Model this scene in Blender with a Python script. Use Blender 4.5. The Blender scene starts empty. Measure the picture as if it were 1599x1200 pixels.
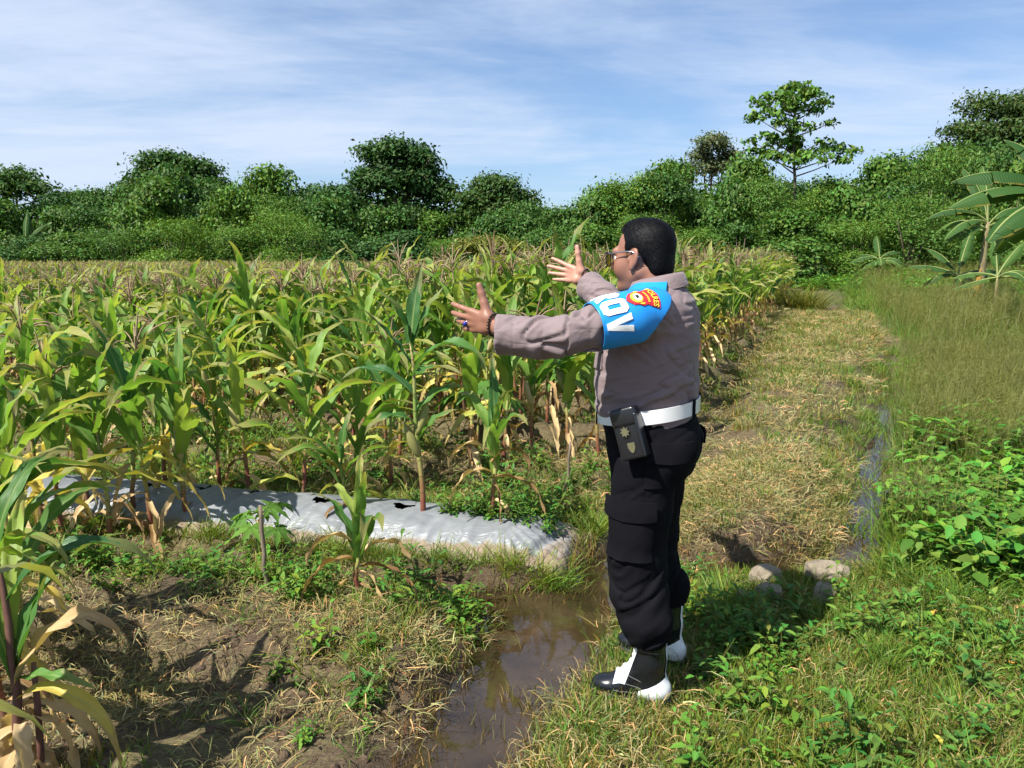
import bpy, bmesh, math, random
import numpy as np
from mathutils import Vector, Matrix, Euler
from mathutils.bvhtree import BVHTree

R = math.radians
random.seed(7)
RNG = np.random.default_rng(11)
SC = bpy.context.scene
COL = SC.collection

# ------------------------------------------------------------------ camera
CAM_H, FOC, HORIZ = 1.56, 1208.0, 405.0          # eye height; focal length and horizon in pixels of a 1599 x 1200 frame
PITCH = math.atan((600 - HORIZ) / FOC)
cam_d = bpy.data.cameras.new('camera')
cam_d.sensor_width = 36.0
cam_d.lens = 36.0 * FOC / 1599.0
cam_d.clip_start, cam_d.clip_end = 0.05, 3000
cam = bpy.data.objects.new('camera', cam_d)
COL.objects.link(cam)
cam.location = (0, 0, CAM_H)
cam.rotation_euler = (R(90) - PITCH, 0, 0)
SC.camera = cam

# ------------------------------------------------------------------ daylight
SUN_EL = R(52)
SUN_TO = Vector((-0.79, -0.61, 0)).normalized()   # horizontal direction towards the sun
world = bpy.data.worlds.new('World')
SC.world = world
world.use_nodes = True
wn, wl = world.node_tree.nodes, world.node_tree.links
wn.clear()
w_out = wn.new('ShaderNodeOutputWorld')
w_bg = wn.new('ShaderNodeBackground')
w_bg.inputs['Strength'].default_value = 0.05
sky = wn.new('ShaderNodeTexSky')
sky.sky_type = 'NISHITA'
sky.sun_disc = False
sky.sun_elevation = SUN_EL
sky.sun_rotation = math.atan2(SUN_TO.x, SUN_TO.y)
sky.air_density, sky.dust_density, sky.ozone_density = 1.0, 0.7, 1.6
tc = wn.new('ShaderNodeTexCoord')
sep = wn.new('ShaderNodeSeparateXYZ')
wl.new(tc.outputs['Generated'], sep.inputs[0])


def wmath(op, a, b=None, c=None):
    n = wn.new('ShaderNodeMath')
    n.operation = op
    for i, v in enumerate((a, b, c)):
        if v is None:
            continue
        if isinstance(v, (int, float)):
            n.inputs[i].default_value = v
        else:
            wl.new(v, n.inputs[i])
    return n.outputs[0]


def wnoise(vec, scale, detail, rough, dist, loc, sc, rot):
    m = wn.new('ShaderNodeMapping')
    m.inputs['Location'].default_value = loc
    m.inputs['Rotation'].default_value = (0, 0, rot)
    m.inputs['Scale'].default_value = sc
    wl.new(vec, m.inputs['Vector'])
    n = wn.new('ShaderNodeTexNoise')
    n.inputs['Scale'].default_value = scale
    n.inputs['Detail'].default_value = detail
    n.inputs['Roughness'].default_value = rough
    n.inputs['Distortion'].default_value = dist
    wl.new(m.outputs[0], n.inputs['Vector'])
    return n.outputs['Fac']


zc = wmath('ADD', wmath('MAXIMUM', sep.outputs['Z'], 0.0), 0.10)   # a flat cloud deck seen from below
comb = wn.new('ShaderNodeCombineXYZ')
wl.new(wmath('DIVIDE', sep.outputs['X'], zc), comb.inputs[0])
wl.new(wmath('DIVIDE', sep.outputs['Y'], zc), comb.inputs[1])
deck = comb.outputs[0]
n1 = wnoise(deck, 0.55, 6, 0.60, 0.6, (3.1, 1.3, 0), (0.72, 1.0, 1), R(-14))
n2 = wnoise(deck, 2.2, 5, 0.62, 0.35, (1.7, 5.2, 0), (0.5, 1.25, 1), R(18))
n3 = wnoise(deck, 0.16, 2, 0.5, 0.0, (8.3, 2.2, 0), (1, 1, 1), 0)
sumn = wmath('ADD', wmath('MULTIPLY', n1, 0.62), wmath('ADD', wmath('MULTIPLY', n2, 0.28), wmath('MULTIPLY', n3, 0.35)))
ramp = wn.new('ShaderNodeValToRGB')
ramp.color_ramp.interpolation = 'EASE'
ramp.color_ramp.elements[0].position = 0.47
ramp.color_ramp.elements[1].position = 0.81
wl.new(sumn, ramp.inputs[0])
hz = wmath('POWER', wmath('SUBTRACT', 1.0, wmath('MINIMUM', wmath('MAXIMUM', sep.outputs['Z'], 0.0), 1.0)), 5.0)
cov = wmath('MINIMUM', wmath('ADD', wmath('MULTIPLY', ramp.outputs[0], 0.80), wmath('MULTIPLY', hz, 0.46)), 0.92)
mixc = wn.new('ShaderNodeMix')
mixc.data_type = 'RGBA'
wl.new(cov, mixc.inputs[0])
air = wn.new('ShaderNodeMix')
air.data_type = 'RGBA'
air.blend_type = 'MULTIPLY'
air.inputs[0].default_value = 1.0
air.inputs[7].default_value = (0.92, 1.20, 1.50, 1)       # clear, humid tropical blue
wl.new(sky.outputs[0], air.inputs[6])
wl.new(air.outputs[2], mixc.inputs[6])
mixc.inputs[7].default_value = (7.2, 8.3, 10.2, 1)
wl.new(mixc.outputs[2], w_bg.inputs['Color'])
wl.new(w_bg.outputs[0], w_out.inputs['Surface'])

sun_d = bpy.data.lights.new('sun', 'SUN')
sun_d.energy = 5.0
sun_d.angle = R(0.55)
sun_d.color = (1.0, 0.955, 0.87)
sun = bpy.data.objects.new('sun', sun_d)
COL.objects.link(sun)
to_sun = Vector((SUN_TO.x * math.cos(SUN_EL), SUN_TO.y * math.cos(SUN_EL), math.sin(SUN_EL)))
sun.rotation_euler = to_sun.to_track_quat('Z', 'Y').to_euler()

SC.render.engine = 'CYCLES'
SC.cycles.use_denoising = True
SC.cycles.max_bounces = 6
SC.cycles.diffuse_bounces = 2
SC.cycles.glossy_bounces = 2
SC.cycles.transmission_bounces = 4
SC.cycles.transparent_max_bounces = 8
SC.cycles.use_adaptive_sampling = True
SC.cycles.adaptive_threshold = 0.03
SC.cycles.caustics_reflective = False
SC.cycles.caustics_refractive = False
SC.view_settings.view_transform = 'Standard'
SC.view_settings.look = 'None'
SC.view_settings.gamma = 1.0
SC.view_settings.exposure = 1.02
SC.view_settings.use_curve_mapping = False


# ------------------------------------------------------------------ helpers
def at(u, v, d):
    """World point at distance d (metres along +Y) seen in direction (u, v) of the 1599 x 1200 frame."""
    dv = (v - 600) / FOC
    wy = math.cos(PITCH) - dv * math.sin(PITCH)
    wz = -math.sin(PITCH) - dv * math.cos(PITCH)
    k = d / wy
    return Vector(((u - 799.5) / FOC * k, d, CAM_H + wz * k))


def mesh_np(name, V, F, mats=(), smooth=False, uv=None, col=None, matidx=None):
    """Mesh from numpy arrays; F is (n,3) or (n,4); uv per vertex; col per vertex rgb."""
    V = np.asarray(V, np.float32)
    F = np.asarray(F, np.int32)
    me = bpy.data.meshes.new(name)
    me.vertices.add(len(V))
    me.vertices.foreach_set('co', V.ravel())
    k = F.shape[1]
    me.loops.add(F.size)
    me.loops.foreach_set('vertex_index', F.ravel())
    me.polygons.add(len(F))
    me.polygons.foreach_set('loop_start', np.arange(0, F.size, k, dtype=np.int32))
    me.polygons.foreach_set('loop_total', np.full(len(F), k, np.int32))
    if smooth:
        me.polygons.foreach_set('use_smooth', np.ones(len(F), bool))
    if matidx is not None:
        me.polygons.foreach_set('material_index', np.asarray(matidx, np.int32))
    if uv is not None:
        l = me.uv_layers.new(name='UVMap')
        l.data.foreach_set('uv', np.asarray(uv, np.float32)[F.ravel()].ravel())
    if col is not None:
        a = me.color_attributes.new('Col', 'FLOAT_COLOR', 'POINT')
        c = np.ones((len(V), 4), np.float32)
        c[:, :3] = col
        a.data.foreach_set('color', c.ravel())
    for m in mats:
        me.materials.append(m)
    me.update(calc_edges=True)
    me.validate()
    return me


def ob(name, me, parent=None, loc=None, rot=None, scale=None, link=True):
    o = bpy.data.objects.new(name, me)
    if link:
        COL.objects.link(o)
    if parent:
        o.parent = parent
    if loc is not None:
        o.location = loc
    if rot is not None:
        o.rotation_euler = rot
    if scale is not None:
        o.scale = (scale,) * 3 if isinstance(scale, (int, float)) else scale
    return o


def tag(o, label=None, cat=None, group=None, kind=None):
    for k, v in (('label', label), ('category', cat), ('group', group), ('kind', kind)):
        if v:
            o[k] = v
    return o


def empty(name, loc=(0, 0, 0), rz=0.0):
    o = bpy.data.objects.new(name, None)
    o.empty_display_size = 0.1
    COL.objects.link(o)
    o.location = loc
    o.rotation_euler = (0, 0, rz)
    return o


class Acc:
    """Collects numpy pieces into one mesh."""
    def __init__(s):
        s.V, s.F, s.U, s.C, s.M, s.n = [], [], [], [], [], 0

    def add(s, V, F, uv=None, col=None, m=0):
        V = np.asarray(V, float)
        F = np.asarray(F, int)
        if F.shape[1] == 3:
            F = np.c_[F, F[:, 2]]
        s.V.append(V)
        s.F.append(F + s.n)
        s.U.append(np.zeros((len(V), 2)) if uv is None else uv)
        s.C.append(np.ones((len(V), 3)) if col is None else np.broadcast_to(np.asarray(col, float), (len(V), 3)))
        s.M.append(np.full(len(F), m))
        s.n += len(V)

    def mesh(s, name, mats, smooth=False):
        V, F = np.concatenate(s.V), np.concatenate(s.F)
        M = np.concatenate(s.M)
        tri = F[:, 2] == F[:, 3]
        if tri.all():
            return mesh_np(name, V, F[:, :3], mats, smooth, np.concatenate(s.U), np.concatenate(s.C), M)
        if tri.any():                                  # mixed: split everything into triangles
            q = F[~tri]
            F3 = np.concatenate([F[tri][:, :3], q[:, :3], q[:, [0, 2, 3]]])
            M3 = np.concatenate([M[tri], M[~tri], M[~tri]])
            return mesh_np(name, V, F3, mats, smooth, np.concatenate(s.U), np.concatenate(s.C), M3)
        return mesh_np(name, V, F, mats, smooth, np.concatenate(s.U), np.concatenate(s.C), M)


def grid_faces(nu, nv, wrap=False):
    i = np.arange(nu - 1)[:, None]
    j = np.arange(nv if wrap else nv - 1)[None, :]
    j2 = (j + 1) % nv
    a = i * nv + j
    b = (i + 1) * nv + j
    c = (i + 1) * nv + j2
    d = i * nv + j2
    return np.stack([a, b, c, d], -1).reshape(-1, 4)


def tube(P, rad, k=6, cap=True):
    """Tapered tube through points P with radii rad -> V, F(quads), uv."""
    P = np.asarray(P, float)
    rad = np.broadcast_to(np.asarray(rad, float), (len(P),))
    T = np.gradient(P, axis=0)
    T /= np.linalg.norm(T, axis=1)[:, None] + 1e-9
    up = np.array([0.31, 0.17, 0.93]) if abs(T[0, 2]) < 0.9 else np.array([1.0, 0.13, 0.05])
    A = np.cross(T, up)
    A /= np.linalg.norm(A, axis=1)[:, None] + 1e-9
    B = np.cross(T, A)
    an = np.arange(k) / k * 2 * math.pi
    V = (P[:, None] + rad[:, None, None] * (np.cos(an)[None, :, None] * A[:, None] + np.sin(an)[None, :, None] * B[:, None])).reshape(-1, 3)
    F = grid_faces(len(P), k, True)
    uv = np.stack(np.broadcast_arrays(an[None, :] / 6.2832, np.linspace(0, 1, len(P))[:, None]), -1).reshape(-1, 2)
    if cap and k > 3:
        n = len(V)
        V = np.concatenate([V, P[:1], P[-1:]])
        uv = np.concatenate([uv, [[0, 0], [0, 1]]])
        j = np.arange(k)
        j2 = (j + 1) % k
        e = (len(P) - 1) * k
        F = np.concatenate([F, np.stack([j, j2, np.full(k, n), np.full(k, n)], -1), np.stack([e + j2, e + j, np.full(k, n + 1), np.full(k, n + 1)], -1)])
    return V, F, uv


def vnoise(P, scale, seed=0, octaves=3):
    """Cheap smooth value noise in [-1, 1] for arrays of 2-D or 3-D points."""
    P = np.asarray(P, float) * scale
    out = np.zeros(len(P))
    amp, tot = 1.0, 0.0
    d = P.shape[1]
    for o in range(octaves):
        i = np.floor(P).astype(np.int64)
        f = P - i
        f = f * f * (3 - 2 * f)
        val = np.zeros(len(P))
        for c in range(2 ** d):
            w = np.ones(len(P))
            h = np.full(len(P), seed * 7919 + o * 104729, np.int64)
            for a in range(d):
                bit = (c >> a) & 1
                w = w * (f[:, a] if bit else 1 - f[:, a])
                h = h * 1000003 + (i[:, a] + bit) * (73856093, 19349663, 83492791)[a]
            h = (h ^ (h >> 13)) * 1274126177 & 0x7FFFFFFF
            h = (h ^ (h >> 16)) & 0xFFFF
            val += w * (h / 32767.5 - 1)
        out += amp * val
        tot += amp
        amp *= 0.5
        P = P * 2.03
    return out / tot


def sstep(a, b, x):
    t = np.clip((x - a) / (b - a), 0, 1)
    return t * t * (3 - 2 * t)


def unlinked(name):
    return bpy.data.collections.new(name)          # holds the clumps a scatter draws from; not part of the scene


def scatter(name, protos, pts, rot, scale, idx, label, cat=None, extra=None):
    """One 'stuff' object: clumps of growth spread over points by geometry nodes."""
    pts = np.asarray(pts, np.float32)
    n = len(pts)
    me = bpy.data.meshes.new(name)
    me.vertices.add(n)
    me.vertices.foreach_set('co', pts.ravel())
    for an, ty, key, data in (('rot', 'FLOAT_VECTOR', 'vector', rot), ('scl', 'FLOAT_VECTOR', 'vector', scale), ('idx', 'INT', 'value', idx)):
        a = me.attributes.new(an, ty, 'POINT')
        a.data.foreach_set(key, np.asarray(data, np.int32 if ty == 'INT' else np.float32).ravel())
    me.update()
    o = ob(name, me)
    tag(o, label, cat or 'vegetation', kind='stuff')
    c = unlinked(name + '_clumps')
    for k, p in enumerate(protos):
        c.objects.link(bpy.data.objects.new('%s_clump_%02d' % (name, k), p))
    ng = bpy.data.node_groups.new(name + '_scatter', 'GeometryNodeTree')
    ng.interface.new_socket('Geometry', in_out='INPUT', socket_type='NodeSocketGeometry')
    ng.interface.new_socket('Geometry', in_out='OUTPUT', socket_type='NodeSocketGeometry')
    N, L = ng.nodes, ng.links
    gi, go = N.new('NodeGroupInput'), N.new('NodeGroupOutput')
    ci = N.new('GeometryNodeCollectionInfo')
    ci.inputs['Collection'].default_value = c
    ci.inputs['Separate Children'].default_value = True
    ci.inputs['Reset Children'].default_value = True
    ip = N.new('GeometryNodeInstanceOnPoints')
    ip.inputs['Pick Instance'].default_value = True
    L.new(gi.outputs[0], ip.inputs['Points'])
    L.new(ci.outputs[0], ip.inputs['Instance'])
    for an, ty, sock in (('rot', 'FLOAT_VECTOR', 'Rotation'), ('scl', 'FLOAT_VECTOR', 'Scale'), ('idx', 'INT', 'Instance Index')):
        na = N.new('GeometryNodeInputNamedAttribute')
        na.data_type = ty
        na.inputs['Name'].default_value = an
        L.new(na.outputs['Attribute'], ip.inputs[sock])
    L.new(ip.outputs[0], go.inputs[0])
    mod = o.modifiers.new('scatter', 'NODES')
    mod.node_group = ng
    return o


# ------------------------------------------------------------------ materials
class NT:
    """Short-hand for building a node material."""
    def __init__(s, name):
        s.m = bpy.data.materials.new(name)
        s.m.use_nodes = True
        s.n, s.l = s.m.node_tree.nodes, s.m.node_tree.links
        s.n.clear()
        s.out = s.n.new('ShaderNodeOutputMaterial')

    def new(s, t, **kw):
        n = s.n.new(t)
        for k, v in kw.items():
            setattr(n, k, v)
        return n

    def set(s, sock, v):
        if isinstance(v, bpy.types.NodeSocket):
            s.l.new(v, sock)
        elif isinstance(v, (tuple, list)) and len(v) == 3 and sock.type == 'RGBA':
            sock.default_value = (*v, 1)
        else:
            sock.default_value = v

    def math(s, op, a, b=0.0, c=0.0, clamp=False):
        n = s.new('ShaderNodeMath', operation=op, use_clamp=clamp)
        for i, v in enumerate((a, b, c)):
            s.set(n.inputs[i], v)
        return n.outputs[0]

    def mix(s, f, a, b, mode='MIX'):
        n = s.new('ShaderNodeMix', data_type='RGBA', blend_type=mode)
        s.set(n.inputs[0], f)
        s.set(n.inputs[6], a)
        s.set(n.inputs[7], b)
        return n.outputs[2]

    def coord(s, kind='Object', scale=(1, 1, 1), rot=(0, 0, 0), loc=(0, 0, 0)):
        t = s.new('ShaderNodeTexCoord')
        m = s.new('ShaderNodeMapping')
        m.inputs['Scale'].default_value = scale
        m.inputs['Rotation'].default_value = rot
        m.inputs['Location'].default_value = loc
        s.l.new(t.outputs[kind], m.inputs[0])
        return m.outputs[0]

    def noise(s, vec, scale, detail=4, rough=0.55, dist=0.0, col=False):
        n = s.new('ShaderNodeTexNoise')
        s.set(n.inputs['Vector'], vec)
        n.inputs['Scale'].default_value = scale
        n.inputs['Detail'].default_value = detail
        n.inputs['Roughness'].default_value = rough
        n.inputs['Distortion'].default_value = dist
        return n.outputs['Color' if col else 'Fac']

    def ramp(s, f, stops, interp='LINEAR'):
        n = s.new('ShaderNodeValToRGB')
        e = n.color_ramp.elements
        n.color_ramp.interpolation = interp
        while len(e) < len(stops):
            e.new(0.5)
        for el, (p, c) in zip(e, stops):
            el.position = p
            el.color = (*c, 1) if isinstance(c, (tuple, list)) else (c, c, c, 1)
        s.set(n.inputs[0], f)
        return n.outputs[0]

    def bump(s, h, strength=0.5, dist=0.01, normal=None):
        n = s.new('ShaderNodeBump')
        n.inputs['Strength'].default_value = strength
        n.inputs['Distance'].default_value = dist
        s.set(n.inputs['Height'], h)
        if normal is not None:
            s.l.new(normal, n.inputs['Normal'])
        return n.outputs[0]

    def bsdf(s, color, rough=0.6, spec=0.5, metal=0.0, normal=None, **kw):
        b = s.new('ShaderNodeBsdfPrincipled')
        s.set(b.inputs['Base Color'], color)
        s.set(b.inputs['Roughness'], rough)
        s.set(b.inputs['Specular IOR Level'], spec)
        s.set(b.inputs['Metallic'], metal)
        if normal is not None:
            s.l.new(normal, b.inputs['Normal'])
        for k, v in kw.items():
            s.set(b.inputs[k.replace('_', ' ')], v)
        return b.outputs[0]

    def end(s, shader):
        s.l.new(shader, s.out.inputs['Surface'])
        return s.m

    def leafy(s, color, trans=0.35, rough=0.5, spec=0.3, normal=None, tint=(1.0, 1.0, 0.45)):
        b = s.bsdf(color, rough, spec, normal=normal)
        t = s.new('ShaderNodeBsdfTranslucent')
        s.set(t.inputs['Color'], s.mix(1.0, color, tint, 'MULTIPLY'))
        mx = s.new('ShaderNodeMixShader')
        mx.inputs[0].default_value = trans
        s.l.new(b, mx.inputs[1])
        s.l.new(t.outputs[0], mx.inputs[2])
        return s.end(mx.outputs[0])

    def rnd(s):
        return s.new('ShaderNodeObjectInfo').outputs['Random']

    def col(s):
        return s.new('ShaderNodeVertexColor', layer_name='Col').outputs[0]


def plain(name, color, rough=0.6, spec=0.5, metal=0.0, var=0.12, nscale=30.0, bump=0.0, bscale=200.0):
    t = NT(name)
    co = t.coord('Object')
    c = t.mix(t.noise(co, nscale, 4), tuple(x * (1 - var) for x in color), tuple(min(1, x * (1 + var)) for x in color))
    nm = t.bump(t.noise(co, bscale, 3), bump, 0.002) if bump else None
    return t.end(t.bsdf(c, rough, spec, metal, nm))


def leaf_mat(name, stops, rib=(0.35, 0.42, 0.16), tip=(0.42, 0.30, 0.12), tipamt=0.5, trans=0.34, rough=0.42, veins=26.0):
    """Blade leaf: per-leaf hue, pale midrib, fine parallel veins, browning tips and edges."""
    t = NT(name)
    uvn = t.new('ShaderNodeUVMap')
    sp = t.new('ShaderNodeSeparateXYZ')
    t.l.new(uvn.outputs[0], sp.inputs[0])
    u, v = sp.outputs[0], sp.outputs[1]
    base = t.ramp(t.rnd(), stops)
    co = t.coord('Object')
    nz = t.noise(co, 9.0, 4)
    base = t.mix(t.math('MULTIPLY', nz, 0.55), base, t.mix(1.0, base, (1.35, 1.28, 0.9), 'MULTIPLY'))
    au = t.math('ABSOLUTE', t.math('SUBTRACT', u, 0.5))
    wave = t.math('SINE', t.math('MULTIPLY', u, veins * 6.28))
    base = t.mix(t.math('MULTIPLY', t.math('ADD', wave, 1.0), 0.10), base, t.mix(1.0, base, (1.5, 1.5, 1.3), 'MULTIPLY'))
    ribm = t.math('MULTIPLY', t.math('LESS_THAN', au, 0.055), t.math('SUBTRACT', 1.0, v, clamp=True))
    base = t.mix(t.math('MULTIPLY', ribm, 0.75), base, rib)
    d = t.math('ADD', t.math('MULTIPLY', v, 0.9), t.math('ADD', t.math('MULTIPLY', nz, 0.55), t.math('MULTIPLY', au, 0.35)))
    dm = t.ramp(d, [(0.98, 0.0), (1.22, 1.0)])
    base = t.mix(t.math('MULTIPLY', dm, tipamt), base, tip)
    nm = t.bump(wave, 0.25, 0.002)
    return t.leafy(base, trans, rough, 0.35, nm)


M_CORN = leaf_mat('maize_leaf_green', [(0.0, (0.050, 0.150, 0.040)), (0.2, (0.115, 0.245, 0.050)), (0.6, (0.195, 0.335, 0.065)), (1.0, (0.32, 0.41, 0.095))], trans=0.5)
M_CORNY = leaf_mat('maize_leaf_yellowing', [(0.0, (0.30, 0.36, 0.07)), (0.5, (0.44, 0.41, 0.10)), (1.0, (0.52, 0.39, 0.09))], tipamt=0.8)
M_CORND = leaf_mat('maize_leaf_dry', [(0.0, (0.17, 0.095, 0.042)), (0.3, (0.33, 0.205, 0.095)), (0.65, (0.47, 0.335, 0.185)), (1.0, (0.56, 0.42, 0.26))], rib=(0.55, 0.42, 0.25), tip=(0.35, 0.22, 0.11), trans=0.25, rough=0.7)


def stalk_mat():
    t = NT('maize_stalk')
    uvn = t.new('ShaderNodeUVMap')
    sp = t.new('ShaderNodeSeparateXYZ')
    t.l.new(uvn.outputs[0], sp.inputs[0])
    h = t.math('ADD', sp.outputs[1], t.math('MULTIPLY', t.math('SUBTRACT', t.noise(t.coord('Object'), 14, 3), 0.5), 0.25))
    h = t.math('ADD', h, t.math('MULTIPLY', t.math('SUBTRACT', t.rnd(), 0.5), 0.25))
    c = t.ramp(h, [(0.02, (0.16, 0.10, 0.055)), (0.14, (0.17, 0.045, 0.035)), (0.30, (0.22, 0.12, 0.05)), (0.45, (0.30, 0.30, 0.09)), (0.75, (0.16, 0.24, 0.05)), (0.95, (0.30, 0.24, 0.10))])
    ring = t.math('GREATER_THAN', t.math('FRACT', t.math('MULTIPLY', sp.outputs[1], 11.0)), 0.90)
    c = t.mix(t.math('MULTIPLY', ring, 0.6), c, (0.10, 0.055, 0.03))
    return t.end(t.bsdf(c, 0.5, 0.4))


M_STALK = stalk_mat()
t = NT('maize_tassel')
M_TASSEL = t.leafy(t.mix(t.noise(t.coord('Object'), 40, 3), t.ramp(t.rnd(), [(0, (0.30, 0.21, 0.13)), (0.5, (0.42, 0.31, 0.20)), (1, (0.50, 0.41, 0.27))]), (0.24, 0.155, 0.095)), 0.25, 0.8, 0.1)
t = NT('maize_husk')
M_HUSK = t.leafy(t.mix(t.noise(t.coord('Object', (1, 1, 0.15)), 60, 3), t.ramp(t.rnd(), [(0, (0.16, 0.22, 0.05)), (0.5, (0.33, 0.32, 0.11)), (1, (0.52, 0.42, 0.24))]), (0.36, 0.30, 0.12)), 0.15, 0.6, 0.3)


def tint_mat(name, trans=0.3, rough=0.55, spec=0.25, var=0.35, tint=(1.0, 1.0, 0.4)):
    """Foliage whose colour comes from a per-leaf vertex colour, varied a little by noise and by plant."""
    t = NT(name)
    c = t.col()
    c = t.mix(t.noise(t.coord('Object'), 3.0, 3), c, t.mix(1.0, c, (1.35, 1.25, 0.9), 'MULTIPLY'))
    r = t.rnd()
    c = t.mix(t.math('MULTIPLY', r, var), c, t.mix(1.0, c, (1.7, 1.45, 0.9), 'MULTIPLY'))
    return t.leafy(c, trans, rough, spec, tint=tint)


M_FOL = tint_mat('foliage', var=0.9)
M_FOLG = tint_mat('glossy_foliage', 0.22, 0.6, 0.22, 0.8)
M_GRASS = tint_mat('grass_blade', 0.35, 0.5, 0.3, 0.5)
M_STRAW = tint_mat('dry_straw', 0.15, 0.8, 0.1, 0.3, tint=(1, 0.9, 0.7))
M_WEED = tint_mat('weed_leaf', 0.36, 0.6, 0.2, 0.8)

t = NT('tree_bark')
co = t.coord('Object', (1, 1, 0.25))
h = t.noise(co, 9, 5, 0.65)
M_BARK = t.end(t.bsdf(t.ramp(h, [(0.3, (0.06, 0.045, 0.033)), (0.6, (0.17, 0.135, 0.10)), (0.8, (0.24, 0.20, 0.155))]), 0.85, 0.2, normal=t.bump(h, 0.8, 0.03)))
# ------------------------------------------------------------------ ground
BN = np.array([0.231, 0.973])          # across the beds (away from the camera)
EE = np.array([0.372, 0.928])          # along the field edge and the bund
ET = np.array([0.928, -0.372])         # across the bund, to the right
BED1 = 3.96                            # centre of the plastic covered bed, measured across the beds
PITCHB = 1.36                          # bed spacing
T_EDGE = -1.2                          # right edge of the field
WATER_Z = -0.045
POOL = [(0.66, 3.92, 0.16), (0.48, 3.78, 0.19), (0.30, 3.42, 0.22), (0.10, 3.0, 0.26), (-0.08, 2.55, 0.23), (-0.2, 2.1, 0.2), (-0.35, 1.4, 0.25)]
FURROW = [(0.20, 3.36, 0.20), (-0.15, 3.40, 0.16), (-0.5, 3.46, 0.13), (-1.2, 3.62, 0.10), (-2.2, 3.86, 0.09), (-3.6, 4.22, 0.06)]
CROSS = [(0.62, 3.92, 0.12), (1.05, 3.84, 0.09), (1.45, 3.86, 0.12), (1.86, 4.0, 0.17)]
DITCH = [(1.80, 3.85, 0.12), (1.92, 4.1, 0.15), (2.35, 4.9, 0.11), (2.86, 5.88, 0.115), (3.45, 7.0, 0.085), (4.03, 8.23, 0.07), (5.2, 10.6, 0.05), (6.5, 13.5, 0.03)]


def path_dist(P, path):
    """Signed distance to a polyline whose points carry a half width (negative inside)."""
    best = np.full(len(P), 1e9)
    for (x0, y0, w0), (x1, y1, w1) in zip(path[:-1], path[1:]):
        a, b = np.array([x0, y0]), np.array([x1, y1])
        ab = b - a
        tt = np.clip(((P - a) @ ab) / (ab @ ab), 0, 1)
        d = np.linalg.norm(P - (a + tt[:, None] * ab), axis=1) - (w0 + tt * (w1 - w0))
        best = np.minimum(best, d)
    return best


def bed_profile(P):
    """Height of the raised beds (0 in the furrows)."""
    q, t_ = P @ BN, P @ ET
    k = np.round((q - BED1) / PITCHB)
    d = np.abs(q - BED1 - k * PITCHB)
    end = 1 - sstep(T_EDGE - 0.16, T_EDGE + 0.02, t_)
    hgt = np.where(k < -0.5, 0.0, np.where(k < 0.5, 0.09, 0.13))
    return hgt * (1 - np.where(k < 0.5, sstep(0.12, 0.30, d), sstep(0.20, 0.36, d))) * end


def land(P, fine=True):
    P = np.asarray(P, float)
    q, t_, s_ = P @ BN, P @ ET, P @ EE
    z = bed_profile(P)
    nz = vnoise(P, 1.3, 3, 3)
    # low mound in the left foreground
    m0 = sstep(2.25, 2.55, q) * (1 - sstep(2.95, 3.30, q)) * (1 - sstep(-0.55, -0.15, P[:, 0] + 0.10 * nz))
    z = z + 0.11 * m0
    rim_ = np.exp(-((q - 3.585) / 0.065) ** 2) * (1 - sstep(T_EDGE + 0.02, T_EDGE + 0.16, t_)) + np.exp(-((t_ - T_EDGE - 0.07) / 0.07) ** 2) * sstep(3.5, 3.62, q) * (1 - sstep(4.2, 4.4, q))
    # bund
    tl = -0.62 - 0.02 * np.clip(s_ - 4.5, 0, 12)
    tr = 0.05 + 0.085 * np.clip(s_ - 4.5, 0, 12)
    bund = sstep(tl - 0.22, tl + 0.25, t_ + 0.07 * nz) * (1 - sstep(tr - 0.30, tr + 0.05, t_ + 0.07 * nz)) * sstep(4.0, 4.5, s_ + 0.1 * nz) * (1 - sstep(21, 25, s_))
    z = z + 0.17 * bund
    # trough between field and bund
    tg = np.exp(-((t_ + 1.0) / 0.16) ** 2) * sstep(4.6, 5.6, s_) * (1 - sstep(18, 22, s_))
    z = z - 0.05 * tg
    # far ground rises a little on the right
    z = z + 0.55 * sstep(14, 46, P[:, 1]) * sstep(-1.5, 4, t_) + 1.2 * sstep(60, 140, P[:, 1])
    # meadow unevenness
    z = z + 0.05 * vnoise(P, 0.35, 5, 2) * sstep(0.3, 1.5, t_) * sstep(3.5, 6, s_)
    # water channels
    for path, dep, soft in ((POOL, 0.13, 0.16), (FURROW, 0.10, 0.10), (CROSS, 0.10, 0.12), (DITCH, 0.12, 0.13)):
        d = path_dist(P, path) + 0.075 * vnoise(P, 3.5, 9, 3)
        k = 1 - sstep(-soft * 0.8, soft * 0.7, d)
        z = z * (1 - k) + (-dep + 0.03 * vnoise(P, 2.6, 4, 2)) * k
    z = z + 0.045 * np.clip(rim_, 0, 1) * (1 + 0.5 * nz)
    if fine:
        calm = 0.35 + 0.65 * sstep(0.25, 0.6, np.hypot(P[:, 0] - 0.47, P[:, 1] - 2.7))
        z = z + (0.022 * vnoise(P, 4.2, 1, 3) + 0.012 * vnoise(P, 14, 2, 3)) * calm * (1 - 0.6 * sstep(15, 30, P[:, 1]))
    return z


def axis(lo, hi, step, far_lo, far_hi, ratio):
    mid = list(np.arange(lo, hi, step))
    out, x, d = [], mid[-1], step
    while x < far_hi:
        d *= ratio
        x += d
        out.append(x)
    pre, x, d = [], lo, step
    while x > far_lo:
        d *= ratio
        x -= d
        pre.append(x)
    return np.array(pre[::-1] + mid + out)


gx = axis(-3.4, 4.6, 0.034, -700, 700, 1.075)
gy = axis(1.7, 8.0, 0.034, -250, 900, 1.07)
GX, GY = np.meshgrid(gx, gy, indexing='ij')
GP = np.stack([GX.ravel(), GY.ravel()], -1)
GZ = land(GP)
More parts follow.
